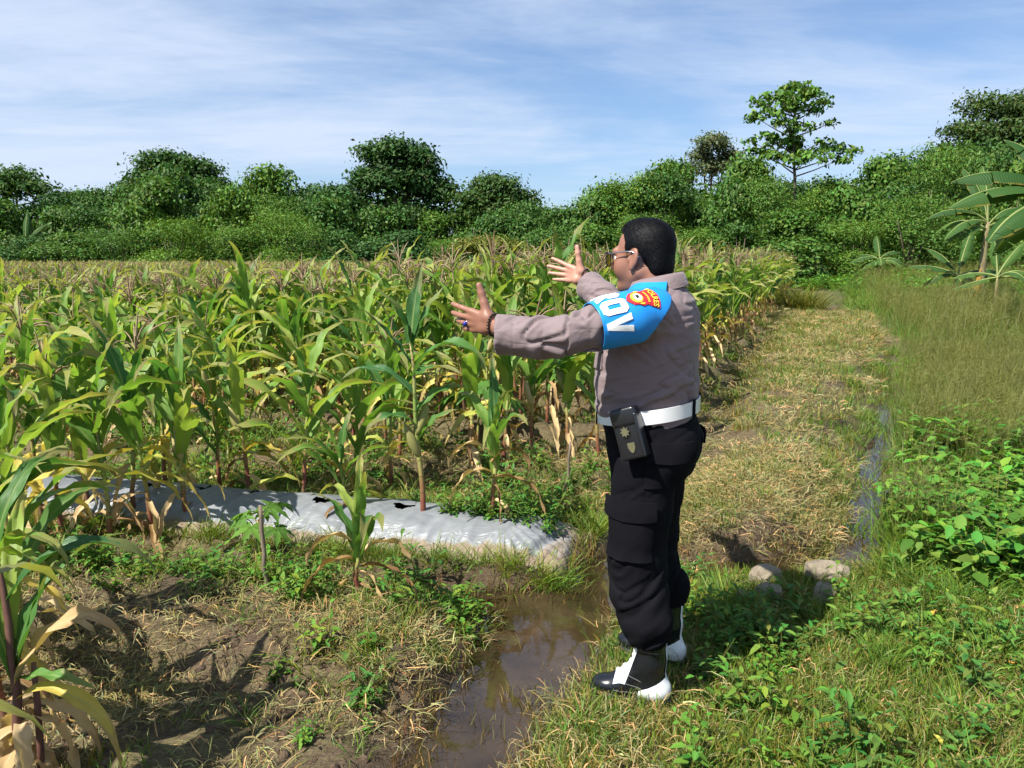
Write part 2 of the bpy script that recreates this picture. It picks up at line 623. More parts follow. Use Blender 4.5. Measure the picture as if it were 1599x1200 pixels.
# what covers the soil: R dry litter, G low green growth, B wetness
q_, t__, s__ = GP @ BN, GP @ ET, GP @ EE
wd = np.minimum.reduce([path_dist(GP, POOL), path_dist(GP, FURROW), path_dist(GP, CROSS), path_dist(GP, DITCH)])
nzl = vnoise(GP, 1.7, 21, 4)
nzm = vnoise(GP, 0.5, 22, 3)
wet = 1 - sstep(0.0, 0.22, wd + 0.06 * nzl)
infield = 1 - sstep(T_EDGE - 0.1, T_EDGE + 0.3, t__)
meadow = sstep(0.05, 0.5, t__ - 0.25 - 0.09 * np.clip(s__ - 4.4, 0, 12)) * sstep(3.6, 4.3, s__ + 0.3 * nzl)
far = sstep(21, 27, GP[:, 1] + 1.5 * nzm)
litter = np.clip(0.55 + 0.6 * nzl, 0, 1) * (1 - wet) * (1 - meadow)
green = np.clip(np.maximum(meadow, np.maximum(far, 0.25 + 0.5 * nzm)), 0, 1)
green = np.where(infield > 0.5, np.clip(green * 0.7, 0, 1), green)

t = NT('field_soil')
sp = t.new('ShaderNodeSeparateColor')
t.l.new(t.col(), sp.inputs[0])
co = t.coord('Object')
nf = t.noise(co, 24, 6, 0.65)
nm_ = t.noise(co, 3.2, 5, 0.6)
nst = t.noise(t.coord('Object', (9, 90, 9), (0, 0, 0.5)), 1.0, 4, 0.6, 1.5)
soil = t.ramp(nf, [(0.25, (0.055, 0.035, 0.022)), (0.5, (0.105, 0.070, 0.044)), (0.75, (0.165, 0.117, 0.076))])
straw = t.ramp(nst, [(0.30, (0.085, 0.068, 0.028)), (0.52, (0.165, 0.138, 0.060)), (0.72, (0.235, 0.20, 0.092))])
grn = t.ramp(nf, [(0.3, (0.030, 0.048, 0.011)), (0.7, (0.078, 0.110, 0.026))])
lm = t.math('MULTIPLY', sp.outputs[0], t.ramp(t.math('ADD', t.math('MULTIPLY', nm_, 0.6), t.math('MULTIPLY', nf, 0.4)), [(0.40, 0.0), (0.58, 1.0)]))
c = t.mix(lm, soil, straw)
gm = t.math('MULTIPLY', sp.outputs[1], t.ramp(nm_, [(0.32, 0.15), (0.6, 0.9)]))
c = t.mix(gm, c, grn)
mud = t.ramp(nm_, [(0.3, (0.060, 0.040, 0.022)), (0.7, (0.115, 0.078, 0.045))])
c = t.mix(sp.outputs[2], c, mud)
rg = t.math('SUBTRACT', 0.92, t.math('MULTIPLY', sp.outputs[2], 0.45))
hh = t.math('ADD', t.math('MULTIPLY', nf, 1.0), t.math('MULTIPLY', nst, 0.5))
M_SOIL = t.end(t.bsdf(c, rg, 0.3, normal=t.bump(hh, 0.9, 0.03)))
g_me = mesh_np('ground', np.c_[GP, GZ], grid_faces(len(gx), len(gy)), [M_SOIL], True, col=np.stack([litter, green, wet], -1))
ground = tag(ob('ground', g_me), kind='structure')
GBVH = None


def gz(x, y):
    return float(land(np.array([[x, y]]))[0])


# ------------------------------------------------------------------ standing water
t = NT('muddy_water')
co = t.coord('Object')
rip = t.noise(co, 14, 3, 0.5)
nm = t.bump(rip, 0.05, 0.01)
gl = t.new('ShaderNodeBsdfGlossy')
gl.inputs['Roughness'].default_value = 0.035
gl.inputs['Color'].default_value = (0.95, 0.95, 0.95, 1)
t.l.new(nm, gl.inputs['Normal'])
tr = t.new('ShaderNodeBsdfTransparent')
tr.inputs['Color'].default_value = (0.55, 0.42, 0.26, 1)
df = t.new('ShaderNodeBsdfDiffuse')
t.set(df.inputs['Color'], t.ramp(t.noise(co, 2.5, 4), [(0.3, (0.085, 0.057, 0.03)), (0.7, (0.15, 0.105, 0.06))]))
mx = t.new('ShaderNodeMixShader')
t.set(mx.inputs[0], t.ramp(t.noise(co, 4, 4), [(0.3, 0.12), (0.75, 0.50)]))
t.l.new(tr.outputs[0], mx.inputs[1])
t.l.new(df.outputs[0], mx.inputs[2])
fr = t.new('ShaderNodeFresnel')
fr.inputs['IOR'].default_value = 1.6
t.l.new(nm, fr.inputs['Normal'])
mx2 = t.new('ShaderNodeMixShader')
t.l.new(fr.outputs[0], mx2.inputs[0])
t.l.new(mx.outputs[0], mx2.inputs[1])
t.l.new(gl.outputs[0], mx2.inputs[2])
M_WATER = t.end(mx2.outputs[0])


wx, wy = np.arange(-4.2, 8.0, 0.06), np.arange(1.2, 15.0, 0.06)
WX, WY = np.meshgrid(wx, wy, indexing='ij')
WP = np.stack([WX.ravel(), WY.ravel()], -1)
wf = grid_faces(len(wx), len(wy))
wdd = np.minimum.reduce([path_dist(WP, POOL), path_dist(WP, FURROW), path_dist(WP, CROSS), path_dist(WP, DITCH)])
wf = wf[(wdd[wf] < 0.22).all(1)]
used = np.unique(wf)
mp = np.full(len(WP), -1)
mp[used] = np.arange(len(used))
tag(ob('water', mesh_np('water', np.c_[WP[used], np.full(len(used), WATER_Z)], mp[wf], [M_WATER])), kind='structure')

# ------------------------------------------------------------------ plastic mulch film on the first bed
t = NT('mulch_film')
sp = t.new('ShaderNodeSeparateColor')
t.l.new(t.col(), sp.inputs[0])
co = t.coord('Object')
nf = t.noise(co, 30, 5, 0.6)
nb = t.noise(co, 4, 4)
film = t.ramp(nb, [(0.3, (0.135, 0.143, 0.153)), (0.7, (0.23, 0.24, 0.252))])
dirt = t.ramp(nf, [(0.3, (0.16, 0.115, 0.072)), (0.7, (0.27, 0.20, 0.13))])
dm = t.math('ADD', sp.outputs[0], t.math('MULTIPLY', t.math('SUBTRACT', t.noise(co, 9, 5, 0.65), 0.5), 0.9), clamp=True)
dm = t.ramp(dm, [(0.36, 0.0), (0.62, 1.0)])
c = t.mix(t.math('MULTIPLY', dm, 0.9), film, dirt)
wr = t.noise(t.coord('Object', (0.35, 1.0, 1), (0, 0, 0.23)), 15, 3, 0.5, 1.8)
M_FILM = t.end(t.bsdf(c, t.math('ADD', 0.44, t.math('MULTIPLY', dm, 0.4)), 0.5, t.math('MULTIPLY', t.math('SUBTRACT', 1.0, dm), 0.08), t.bump(wr, 0.5, 0.016), Sheen_Weight=0.0))
nl, nc = 420, 46
ll = np.linspace(0, 1, nl) ** 1.15 * 6.6 - 0.10                # metres from the right end, to the left
cc = np.linspace(-0.35, 0.37, nc)
LL, CC = np.meshgrid(ll, cc, indexing='ij')
# origin of the bed: its right end
b_dir = np.array([-0.973, 0.231])
org = np.linalg.solve(np.stack([BN, ET]), np.array([BED1, T_EDGE - 0.03]))   # right end of the bed
FP = org[None] + LL.ravel()[:, None] * b_dir + CC.ravel()[:, None] * BN
lz, cz_ = LL.ravel(), CC.ravel()
endf = sstep(-0.12, 0.28, lz)
edge_n = vnoise(np.stack([lz, np.sign(cz_) * 3.0], -1), 2.2, 38, 3)
hw = 0.325 + 0.035 * edge_n                             # the film's foot wanders
prof = np.clip(1 - (np.abs(cz_) / hw) ** 2.3, 0, 1) ** 0.85
zf = 0.160 * prof * endf ** 0.65
fold = vnoise(np.stack([lz * 1.0, cz_ * 0.6], -1), 4.0, 31, 2) * 0.012 + (0.5 - np.abs(vnoise(np.stack([lz * 2.6 + cz_ * 1.1, cz_ * 0.4 - lz * 0.2], -1), 5.0, 32, 2))) * 0.034 + (0.4 - np.abs(vnoise(np.stack([lz * 1.2 - cz_ * 3.0, cz_ * 2.0 + lz], -1), 6.0, 37, 2))) * 0.008
pleat = (np.sin(np.arctan2(cz_, lz - 0.45) * 46 + 3 * vnoise(np.stack([lz, cz_], -1), 5, 33, 2)) * 0.010) * (1 - sstep(0.10, 0.46, lz))
side = (0.5 - np.abs(np.sin(lz * 21 + 14 * vnoise(np.stack([lz, cz_ * 0.5], -1), 3.0, 34, 2) + cz_ * 4))) * 0.008 * sstep(0.12, 0.30, np.abs(cz_))
zl = land(FP)
zf = np.maximum(zf + (fold + pleat + side) * sstep(0.0, 0.06, zf + 0.02) + 0.012, zl + 0.010 + 0.5 * np.abs(fold))
tuck = np.maximum(sstep(hw - 0.025, hw + 0.02, np.abs(cz_)), 1 - sstep(-0.10, -0.03, lz))
zf = zf * (1 - tuck) + (zl - 0.035) * tuck
dirtm = np.clip(sstep(0.235, 0.325, np.abs(cz_)) * 1.0 + 0.30 * (1 - sstep(-0.02, 0.16, lz)) + 0.14 * (1 - sstep(0.3, 1.6, lz)) + 0.10, 0, 1)
Ff = grid_faces(nl, nc)[:, ::-1]
holes = []
hole_specs = [(0.92, 0.02, 0.05), (1.22, -0.05, 0.04), (1.42, -0.02, 0.042), (1.9, 0.08, 0.045), (2.25, 0.06, 0.05), (2.6, 0.02, 0.045), (3.0, 0.1, 0.05), (3.5, 0.0, 0.05), (4.1, 0.07, 0.05), (0.55, 0.03, 0.045)]
fc = np.stack([lz, cz_], -1)[Ff].mean(1)
keep = np.ones(len(Ff), bool)
for hl, hc, hr in hole_specs:
    dd = np.hypot((fc[:, 0] - hl) * 0.8, (fc[:, 1] - hc) * 1.3) + 0.012 * vnoise(fc, 30, 35, 2)
    keep &= dd > hr
film_me = mesh_np('mulch_film', np.c_[FP, zf], Ff[keep], [M_FILM], True, col=np.stack([dirtm, dirtm, dirtm], -1))
film = tag(ob('plastic_mulch_sheet', film_me), 'crumpled silver plastic sheet covering the nearest long raised bed', 'plastic sheet')


def film_z(x, y):
    p = np.array([x, y]) - org
    l_, c_ = p @ b_dir, p @ BN
    return float(0.155 * np.clip(1 - (abs(c_) / 0.325) ** 2.3, 0, 1) * sstep(-0.12, 0.28, l_) ** 0.65)
# ------------------------------------------------------------------ maize
def leaf_geo(L, W, th0, th1, pw=1.2, twist=0.0, ruffle=0.02, fold=0.35, seed=0, n=11, cross=5, crumple=0.0, sway=0.0, w0=0.55):
    """A blade leaf leaving the stalk along +X; th0/th1 start and end elevation."""
    rg = np.random.default_rng(seed)
    tt = np.linspace(0, 1, n)
    th = th0 + (th1 - th0) * tt ** pw
    step = L / (n - 1)
    x = np.concatenate([[0], np.cumsum(np.cos(th[:-1]) * step)])
    z = np.concatenate([[0], np.cumsum(np.sin(th[:-1]) * step)])
    yaw = sway * tt ** 2
    y = np.concatenate([[0], np.cumsum(np.sin(yaw[:-1]) * np.cos(th[:-1]) * step)])
    P = np.stack([x, y, z], -1)
    nrm = np.stack([-np.sin(th), np.zeros(n), np.cos(th)], -1)
    side = np.tile([0, 1.0, 0], (n, 1))
    tw = twist * tt ** 1.3
    S = side * np.cos(tw)[:, None] + nrm * np.sin(tw)[:, None]
    Nn = -side * np.sin(tw)[:, None] + nrm * np.cos(tw)[:, None]
    w = W * 0.5 * np.minimum(w0 + (1 - w0) * np.sin(np.clip(tt / 0.45, 0, 1) * math.pi / 2), 1.0) * np.clip(1 - tt ** 2.6, 0.015, 1)
    cs = np.linspace(-1, 1, cross)
    ph = rg.uniform(0, 6.28, 2)
    V = []
    for c in cs:
        r = ruffle * abs(c) * np.sin(tt * rg.uniform(16, 24) + ph[0 if c < 0 else 1]) * np.sin(math.pi * tt)
        f = fold * abs(c) * w + r
        V.append(P + S * (w * c)[:, None] + Nn * f[:, None])
    V = np.stack(V, 1).reshape(-1, 3)
    if crumple:
        V = V + crumple * np.stack([vnoise(V, 18, seed + k, 2) for k in range(3)], -1) * np.repeat(np.clip(tt * 3, 0, 1), cross)[:, None]
    uv = np.stack(np.broadcast_arrays((cs[None] + 1) / 2, tt[:, None]), -1).reshape(-1, 2)
    return V, grid_faces(n, cross), uv


def leaf_params(kind, rg):
    if kind == 'up':          # young blades near the top
        return dict(L=rg.uniform(0.48, 0.66), W=rg.uniform(0.068, 0.095), th0=R(rg.uniform(66, 80)), th1=R(rg.uniform(-30, 45)), pw=rg.uniform(1.8, 2.8), twist=rg.uniform(-0.7, 0.7), sway=rg.uniform(-0.5, 0.5))
    if kind == 'mid':
        return dict(L=rg.uniform(0.60, 0.82), W=rg.uniform(0.078, 0.108), th0=R(rg.uniform(56, 76)), th1=R(rg.uniform(-80, -10)), pw=rg.uniform(1.3, 2.2), twist=rg.uniform(-1.0, 1.0), sway=rg.uniform(-0.6, 0.6))
    if kind == 'yel':
        return dict(L=rg.uniform(0.5, 0.72), W=rg.uniform(0.055, 0.075), th0=R(rg.uniform(25, 50)), th1=R(rg.uniform(-90, -70)), pw=rg.uniform(0.7, 1.1), twist=rg.uniform(-1.6, 1.6), sway=rg.uniform(-0.6, 0.6))
    return dict(L=rg.uniform(0.38, 0.62), W=rg.uniform(0.030, 0.055), th0=R(rg.uniform(-10, 35)), th1=R(rg.uniform(-100, -80)), pw=rg.uniform(0.35, 0.6), twist=rg.uniform(-3.5, 3.5), ruffle=0.012, fold=0.6, crumple=0.014, sway=rg.uniform(-0.8, 0.8))


KMAT = {'up': M_CORN, 'mid': M_CORN, 'yel': M_CORNY, 'dry': M_CORND}
LEAVES, LEAVES_LO = {}, {}
for kind, num in (('up', 8), ('mid', 12), ('yel', 7), ('dry', 9)):
    LEAVES[kind], LEAVES_LO[kind] = [], []
    for i in range(num):
        rg = np.random.default_rng(100 + i * 7 + len(kind) * 1000 + ord(kind[0]))
        pr = leaf_params(kind, rg)
        V, F, uv = leaf_geo(seed=i, n=13, cross=5, **pr)
        LEAVES[kind].append(mesh_np('maize_leaf_' + kind, V, F, [KMAT[kind]], True, uv))
        LEAVES_LO[kind].append(leaf_geo(seed=i, n=8, cross=3, **pr))


def stalk_geo(H, lean, seed, k=8):
    rg = np.random.default_rng(seed)
    n = 12
    tt = np.linspace(0, 1, n)
    wob = np.cumsum(rg.normal(0, 0.004, (n, 2)), 0)
    P = np.stack([lean[0] * tt ** 1.6 + wob[:, 0], lean[1] * tt ** 1.6 + wob[:, 1], H * tt - 0.04], -1)
    rad = 0.0135 * (1 - 0.62 * tt) + 0.0015
    rad[0] *= 1.25
    return P, tube(P, rad, k)


def tassel_geo(seed, k=3, nb=10, seg=6):
    rg = np.random.default_rng(seed)
    A = Acc()
    zz = np.linspace(0, 1, 7)
    hh = rg.uniform(0.24, 0.36)
    ln = rg.normal(0, 0.04, 2)
    P = np.stack([ln[0] * zz ** 2, ln[1] * zz ** 2, hh * zz], -1)
    A.add(*tube(P, np.array([0.004, 0.005, 0.007, 0.0065, 0.006, 0.005, 0.003]), 4, False))
    for b in range(nb):
        az = rg.uniform(0, 6.28)
        L = rg.uniform(0.15, 0.27)
        th = R(rg.uniform(40, 75)) + (R(rg.uniform(-150, -40)) - R(0)) * np.linspace(0, 1, seg) ** 1.3 * rg.uniform(0.5, 1.0)
        st = L / (seg - 1)
        r = np.concatenate([[0], np.cumsum(np.cos(th[:-1]) * st)])
        z = np.concatenate([[0], np.cumsum(np.sin(th[:-1]) * st)]) + hh * rg.uniform(0.08, 0.45)
        A.add(*tube(np.stack([r * math.cos(az), r * math.sin(az), z], -1), np.array([0.0025] + [rg.uniform(0.0042, 0.0062) for _ in range(seg - 2)] + [0.002]), k, False))
    return A


def ear_geo(seed):
    rg = np.random.default_rng(seed)
    zz = np.linspace(0, 1, 9)
    L = rg.uniform(0.17, 0.23)
    d = np.array([math.sin(R(22)), 0, math.cos(R(22))])
    P = zz[:, None] * L * d
    rad = 0.026 * np.sin(np.clip(zz * 0.92 + 0.10, 0, 1) * math.pi) ** 0.7 + 0.003
    A = Acc()
    A.add(*tube(P, rad, 8))
    for k in range(5):                                  # silk tuft and husk tips
        e = P[-1] + np.array([rg.normal(0, 0.02), rg.normal(0, 0.02), rg.uniform(0.02, 0.05)])
        A.add(*tube(np.stack([P[-2], P[-1], e]), [0.005, 0.004, 0.0015], 4, False))
    return A


STALKS = []
for i in range(8):
    rg = np.random.default_rng(900 + i)
    H = 1.0
    P, (V, F, uv) = stalk_geo(H, rg.normal(0, 0.045, 2), 900 + i)
    A = Acc()
    A.add(V, F, uv)
    STALKS.append((P, A.mesh('maize_stalk', [M_STALK], True)))
TASSELS = [tassel_geo(40 + i).mesh('maize_tassel', [M_TASSEL]) for i in range(7)]
EARS = [ear_geo(60 + i).mesh('maize_ear', [M_HUSK], True) for i in range(4)]


def plan_plant(seed, H, tassel, dry=3, yel=2, mid=5, up=3, ear=True):
    """Layout of one plant: list of (part, mesh kind, index, height fraction, azimuth, scale)."""
    rg = np.random.default_rng(seed)
    az0 = rg.uniform(0, 6.28)
    out = []
    kinds = ['dry'] * dry + ['yel'] * yel + ['mid'] * mid + ['up'] * up
    n = len(kinds)
    for i, k in enumerate(kinds):
        hf = 0.12 + 0.82 * (i / max(1, n - 1)) ** 0.95 + rg.normal(0, 0.012)
        az = az0 + (i % 2) * math.pi + rg.normal(0, 0.45)
        if k == 'yel' and rg.random() < 0.25:
            k = 'mid'
        num = len(LEAVES[k])
        sc = (0.82 + 0.25 * min(1, H / 1.3)) * rg.uniform(0.85, 1.12)
        if k == 'up':
            sc *= rg.uniform(0.8, 1.0) * (0.84 if tassel else 1.0)
        if H < 0.6:
            sc *= 0.78
        out.append((k, int(rg.integers(num)), float(np.clip(hf, 0.05, 0.985)), az, sc))
    return dict(seed=seed, H=H, tassel=tassel, leaves=out, ear=(float(rg.uniform(0.42, 0.55)), az0 + 0.7) if ear and rg.random() < 0.55 else None,
                stalk=int(rg.integers(len(STALKS))), ts=int(rg.integers(7)), rz=rg.uniform(0, 6.28))


def stalk_at(P, hf):
    f = hf * (len(P) - 1)
    i = min(int(f), len(P) - 2)
    return P[i] * (1 - (f - i)) + P[i + 1] * (f - i)


def build_plant(pl, loc, label, group, detail=True, lean=(0, 0)):
    root = empty('maize_plant', loc, pl['rz'])
    root.rotation_euler = (lean[0], lean[1], pl['rz'])
    tag(root, label, 'maize plant', group)
    P, sm = STALKS[pl['stalk']]
    H = pl['H']
    ob('stalk', sm, root, scale=(1, 1, H))
    if detail:
        for k, i, hf, az, sc in pl['leaves']:
            p = stalk_at(P, hf)
            ob('leaf', LEAVES[k][i], root, (p[0], p[1], p[2] * H), (0, 0, az), sc)
    else:
        key = pl['seed'] % 10
        if key not in WHORLS:
            WHORLS[key] = whorl_mesh(pl)
        ob('foliage', WHORLS[key], root, (0, 0, 0), scale=(1, 1, H / WHORL_H[key]))
    if pl['tassel']:
        p = stalk_at(P, 0.99)
        ob('tassel', TASSELS[pl['ts']], root, (p[0], p[1], p[2] * H))
    if pl['ear'] and detail:
        p = stalk_at(P, pl['ear'][0])
        ob('ear', EARS[pl['seed'] % 4], root, (p[0], p[1], p[2] * H), (0, 0, pl['ear'][1]))
    return root


WHORLS, WHORL_H = {}, {}
MLIST = [M_CORN, M_CORNY, M_CORND, M_STALK, M_TASSEL]
MI = {'up': 0, 'mid': 0, 'yel': 1, 'dry': 2}


def add_leaves(A, pl):
    P, _ = STALKS[pl['stalk']]
    H = pl['H']
    for k, i, hf, az, sc in pl['leaves']:
        V, F, uv = LEAVES_LO[k][i]
        p = stalk_at(P, hf) * [1, 1, H]
        c, s = math.cos(az), math.sin(az)
        Vr = np.stack([V[:, 0] * c - V[:, 1] * s, V[:, 0] * s + V[:, 1] * c, V[:, 2]], -1) * sc + p
        A.add(Vr, F, uv, m=MI[k])


def whorl_mesh(pl):
    A = Acc()
    add_leaves(A, pl)
    WHORL_H[pl['seed'] % 10] = pl['H']
    return A.mesh('maize_foliage', MLIST, True)


def far_plant(seed, H):
    pl = plan_plant(seed, H, True, dry=2, yel=1, mid=6, up=3)
    A = Acc()
    add_leaves(A, pl)
    P, _ = STALKS[pl['stalk']]
    V, F, uv = tube(P * [1, 1, H], 0.0135 * (1 - 0.6 * np.linspace(0, 1, len(P))), 4, False)
    A.add(V, F, uv, m=3)
    T = tassel_geo(seed, 3, 9, 5)
    for V, F, uv in zip(T.V, T.F, T.U):
        pass
    V = np.concatenate(T.V)
    F = np.concatenate(T.F)
    A.add(V + stalk_at(P, 0.99) * [1, 1, H], F, np.concatenate(T.U), m=4)
    return A.mesh('far_maize', MLIST, True)


# individually seen plants: (u, v of the foot, foot height, plant height, tassel, leaf counts, label)
def foot(u, v, z):
    dv = (v - 600) / FOC
    wy = math.cos(PITCH) - dv * math.sin(PITCH)
    wz = -math.sin(PITCH) - dv * math.cos(PITCH)
    k = (z - CAM_H) / wz
    return (u - 799.5) / FOC * k, wy * k


GB1 = 'maize plants on the plastic covered bed'
near_specs = [
    # u, v, z, H, tassel, (dry, yel, mid, up), seed, label
    (768, 800, 0.19, 0.58, False, (4, 0, 4, 3), 302, 'short maize plant with hanging tan dead leaves near the right end of the plastic sheet', (0.0, 0.0)),
    (290, 782, 0.19, 0.84, False, (2, 2, 6, 3), 303, 'green maize plant with a dark red stalk left of the papaya seedling', (0.02, 0.0)),
    (388, 752, 0.19, 0.84, False, (3, 1, 5, 3), 304, 'maize plant with pale dry husk at its foot behind the papaya seedling', (0.0, 0.03)),
    (473, 752, 0.19, 0.84, False, (1, 2, 5, 3), 305, 'green maize plant rising from the plastic sheet left of the torn hole', (0.0, 0.0)),
    (235, 800, 0.17, 0.80, False, (4, 3, 4, 2), 306, 'yellowing maize plant with a skirt of dead leaves on the plastic sheet', (0.0, 0.03)),
    (205, 775, 0.19, 0.92, True, (4, 3, 4, 2), 307, 'maize plant with brown dead lower leaves at the left part of the plastic sheet', (0.0, -0.03)),
    (135, 768, 0.19, 0.86, False, (2, 3, 5, 3), 308, 'yellow green maize plant with one long drooping blade over the plastic sheet', (0.0, 0.0)),
    (62, 775, 0.19, 1.05, True, (2, 2, 5, 3), 309, 'maize plant with tall brown tassel at the left edge of the plastic sheet', (0.0, 0.0)),
    (540, 790, 0.17, 0.34, False, (1, 1, 5, 2), 310, 'low light green maize plant with arching blades in front of the tall red-stalked one', (0.03, 0.0)),
    (562, 940, 0.08, 0.30, False, (5, 1, 3, 2), 311, 'stunted maize plant with long tan dead leaves standing in the weeds before the plastic sheet', (0.0, 0.12)),
    (28, 800, 0.17, 0.95, False, (4, 3, 5, 3), 314, 'dense yellow and green maize plant at the far left of the plastic sheet', (0.0, 0.04)),
    (98, 812, 0.15, 0.88, True, (4, 3, 5, 3), 315, 'maize plant with a tassel standing at the near edge of the plastic sheet, far left', (0.0, -0.03)),
    (172, 818, 0.12, 0.78, False, (5, 3, 4, 2), 316, 'withering yellow maize plant at the near foot of the plastic sheet', (0.0, 0.05)),
    (258, 755, 0.15, 0.95, True, (2, 2, 5, 3), 317, 'maize plant with a tassel at the far edge of the plastic sheet', (0.0, 0.0)),
    (342, 745, 0.15, 0.90, False, (2, 1, 6, 3), 318, 'broad-leaved green maize plant at the far edge of the plastic sheet', (0.0, 0.0)),
    (560, 742, 0.15, 0.80, False, (3, 1, 5, 3), 319, 'maize plant behind the torn hole of the plastic sheet', (0.0, 0.0)),
    (610, 738, 0.12, 0.92, True, (3, 2, 5, 2), 320, 'maize plant with a large open pale tassel left of the tall red-stalked one', (0.0, 0.0)),
    (8, 1085, 0.10, 0.62, False, (6, 3, 4, 2), 321, 'withered maize plant at the left frame edge just behind the nearest one', (0.0, 0.05)),
    (40, 985, 0.10, 0.60, False, (6, 2, 4, 2), 322, 'ragged maize plant with many dead leaves left of the bare soil', (0.0, 0.04)),
    (-25, 1010, 0.10, 0.85, False, (5, 2, 5, 3), 323, 'maize plant mostly cut off by the left frame edge', (0.0, 0.0)),
    (20, 905, 0.10, 0.66, False, (4, 2, 4, 2), 313, 'maize plant half cut off by the left frame edge behind the nearest one', (0.0, 0.0)),
]
TAKEN = []
for u, v, z, H, ts, (dr, ye, mi, up), sd, lab, lean in near_specs:
    x, y = foot(u, v, z)
    z0 = max(gz(x, y), film_z(x, y) if (x * BN[0] + y * BN[1]) > 3.4 else -9) - 0.005
    pl = plan_plant(sd, H, ts, dr, ye, mi, up, ear=sd in (303, 304))
    rt = build_plant(pl, (x, y, z0), lab, None, True, lean)
    if sd in (302, 311):                                   # long dead leaves hanging from the lower stalk
        for j, (hf, azd, L_, a0, a1) in enumerate(((0.62, 185, 0.34, 55, -100), (0.55, 10, 0.30, 60, -100), (0.45, 215, 0.36, 30, -100), (0.40, -25, 0.40, 20, -80))):
            Vd, Fd, ud = leaf_geo(L_, 0.055, R(a0), R(a1), 1.0, 1.2 * (-1) ** j, 0.012, 0.5, 60 + j, 13, 5, 0.012)
            ob('leaf', mesh_np('maize_leaf_dry', Vd, Fd, [M_CORND], True, ud), rt, (0, 0, H * hf), (0, 0, R(azd) - pl['rz']))
    TAKEN.append((x, y))

# the nearest plant, laid out by hand
M_CORNK = leaf_mat('maize_leaf_dark', [(0.0, (0.040, 0.120, 0.040)), (1.0, (0.095, 0.220, 0.050))], tipamt=0.3, trans=0.4)
M_STALKD = plain('withered_stalk', (0.115, 0.055, 0.042), 0.6, 0.3, var=0.45, nscale=40)
x, y = foot(30, 1185, 0.08)
fz = gz(x, y) - 0.01
root = empty('maize_plant', (x, y, fz))
root.scale = (0.9, 0.9, 0.9)
tag(root, 'nearest maize plant at the lower left with a folded dead leaf and withered base', 'maize plant')
Pst = np.array([[0, 0, -0.03], [0.0, 0.01, 0.1], [-0.004, 0.01, 0.2], [0.004, 0.02, 0.32], [-0.01, 0.03, 0.44], [-0.02, 0.05, 0.56], [-0.04, 0.07, 0.68], [-0.07, 0.09, 0.8]])
A = Acc()
A.add(*tube(Pst, [0.017, 0.016, 0.015, 0.0145, 0.013, 0.012, 0.010, 0.007], 10))
ob('stalk', A.mesh('maize_stalk', [M_STALKD], True), root)
A = Acc()
A.add(*tube(np.array([[0.05, 0.02, -0.03], [0.055, 0.03, 0.12], [0.06, 0.03, 0.28], [0.055, 0.04, 0.42]]), [0.013, 0.012, 0.011, 0.008], 8))
ob('stalk', A.mesh('maize_stalk', [M_STALKD], True), root)
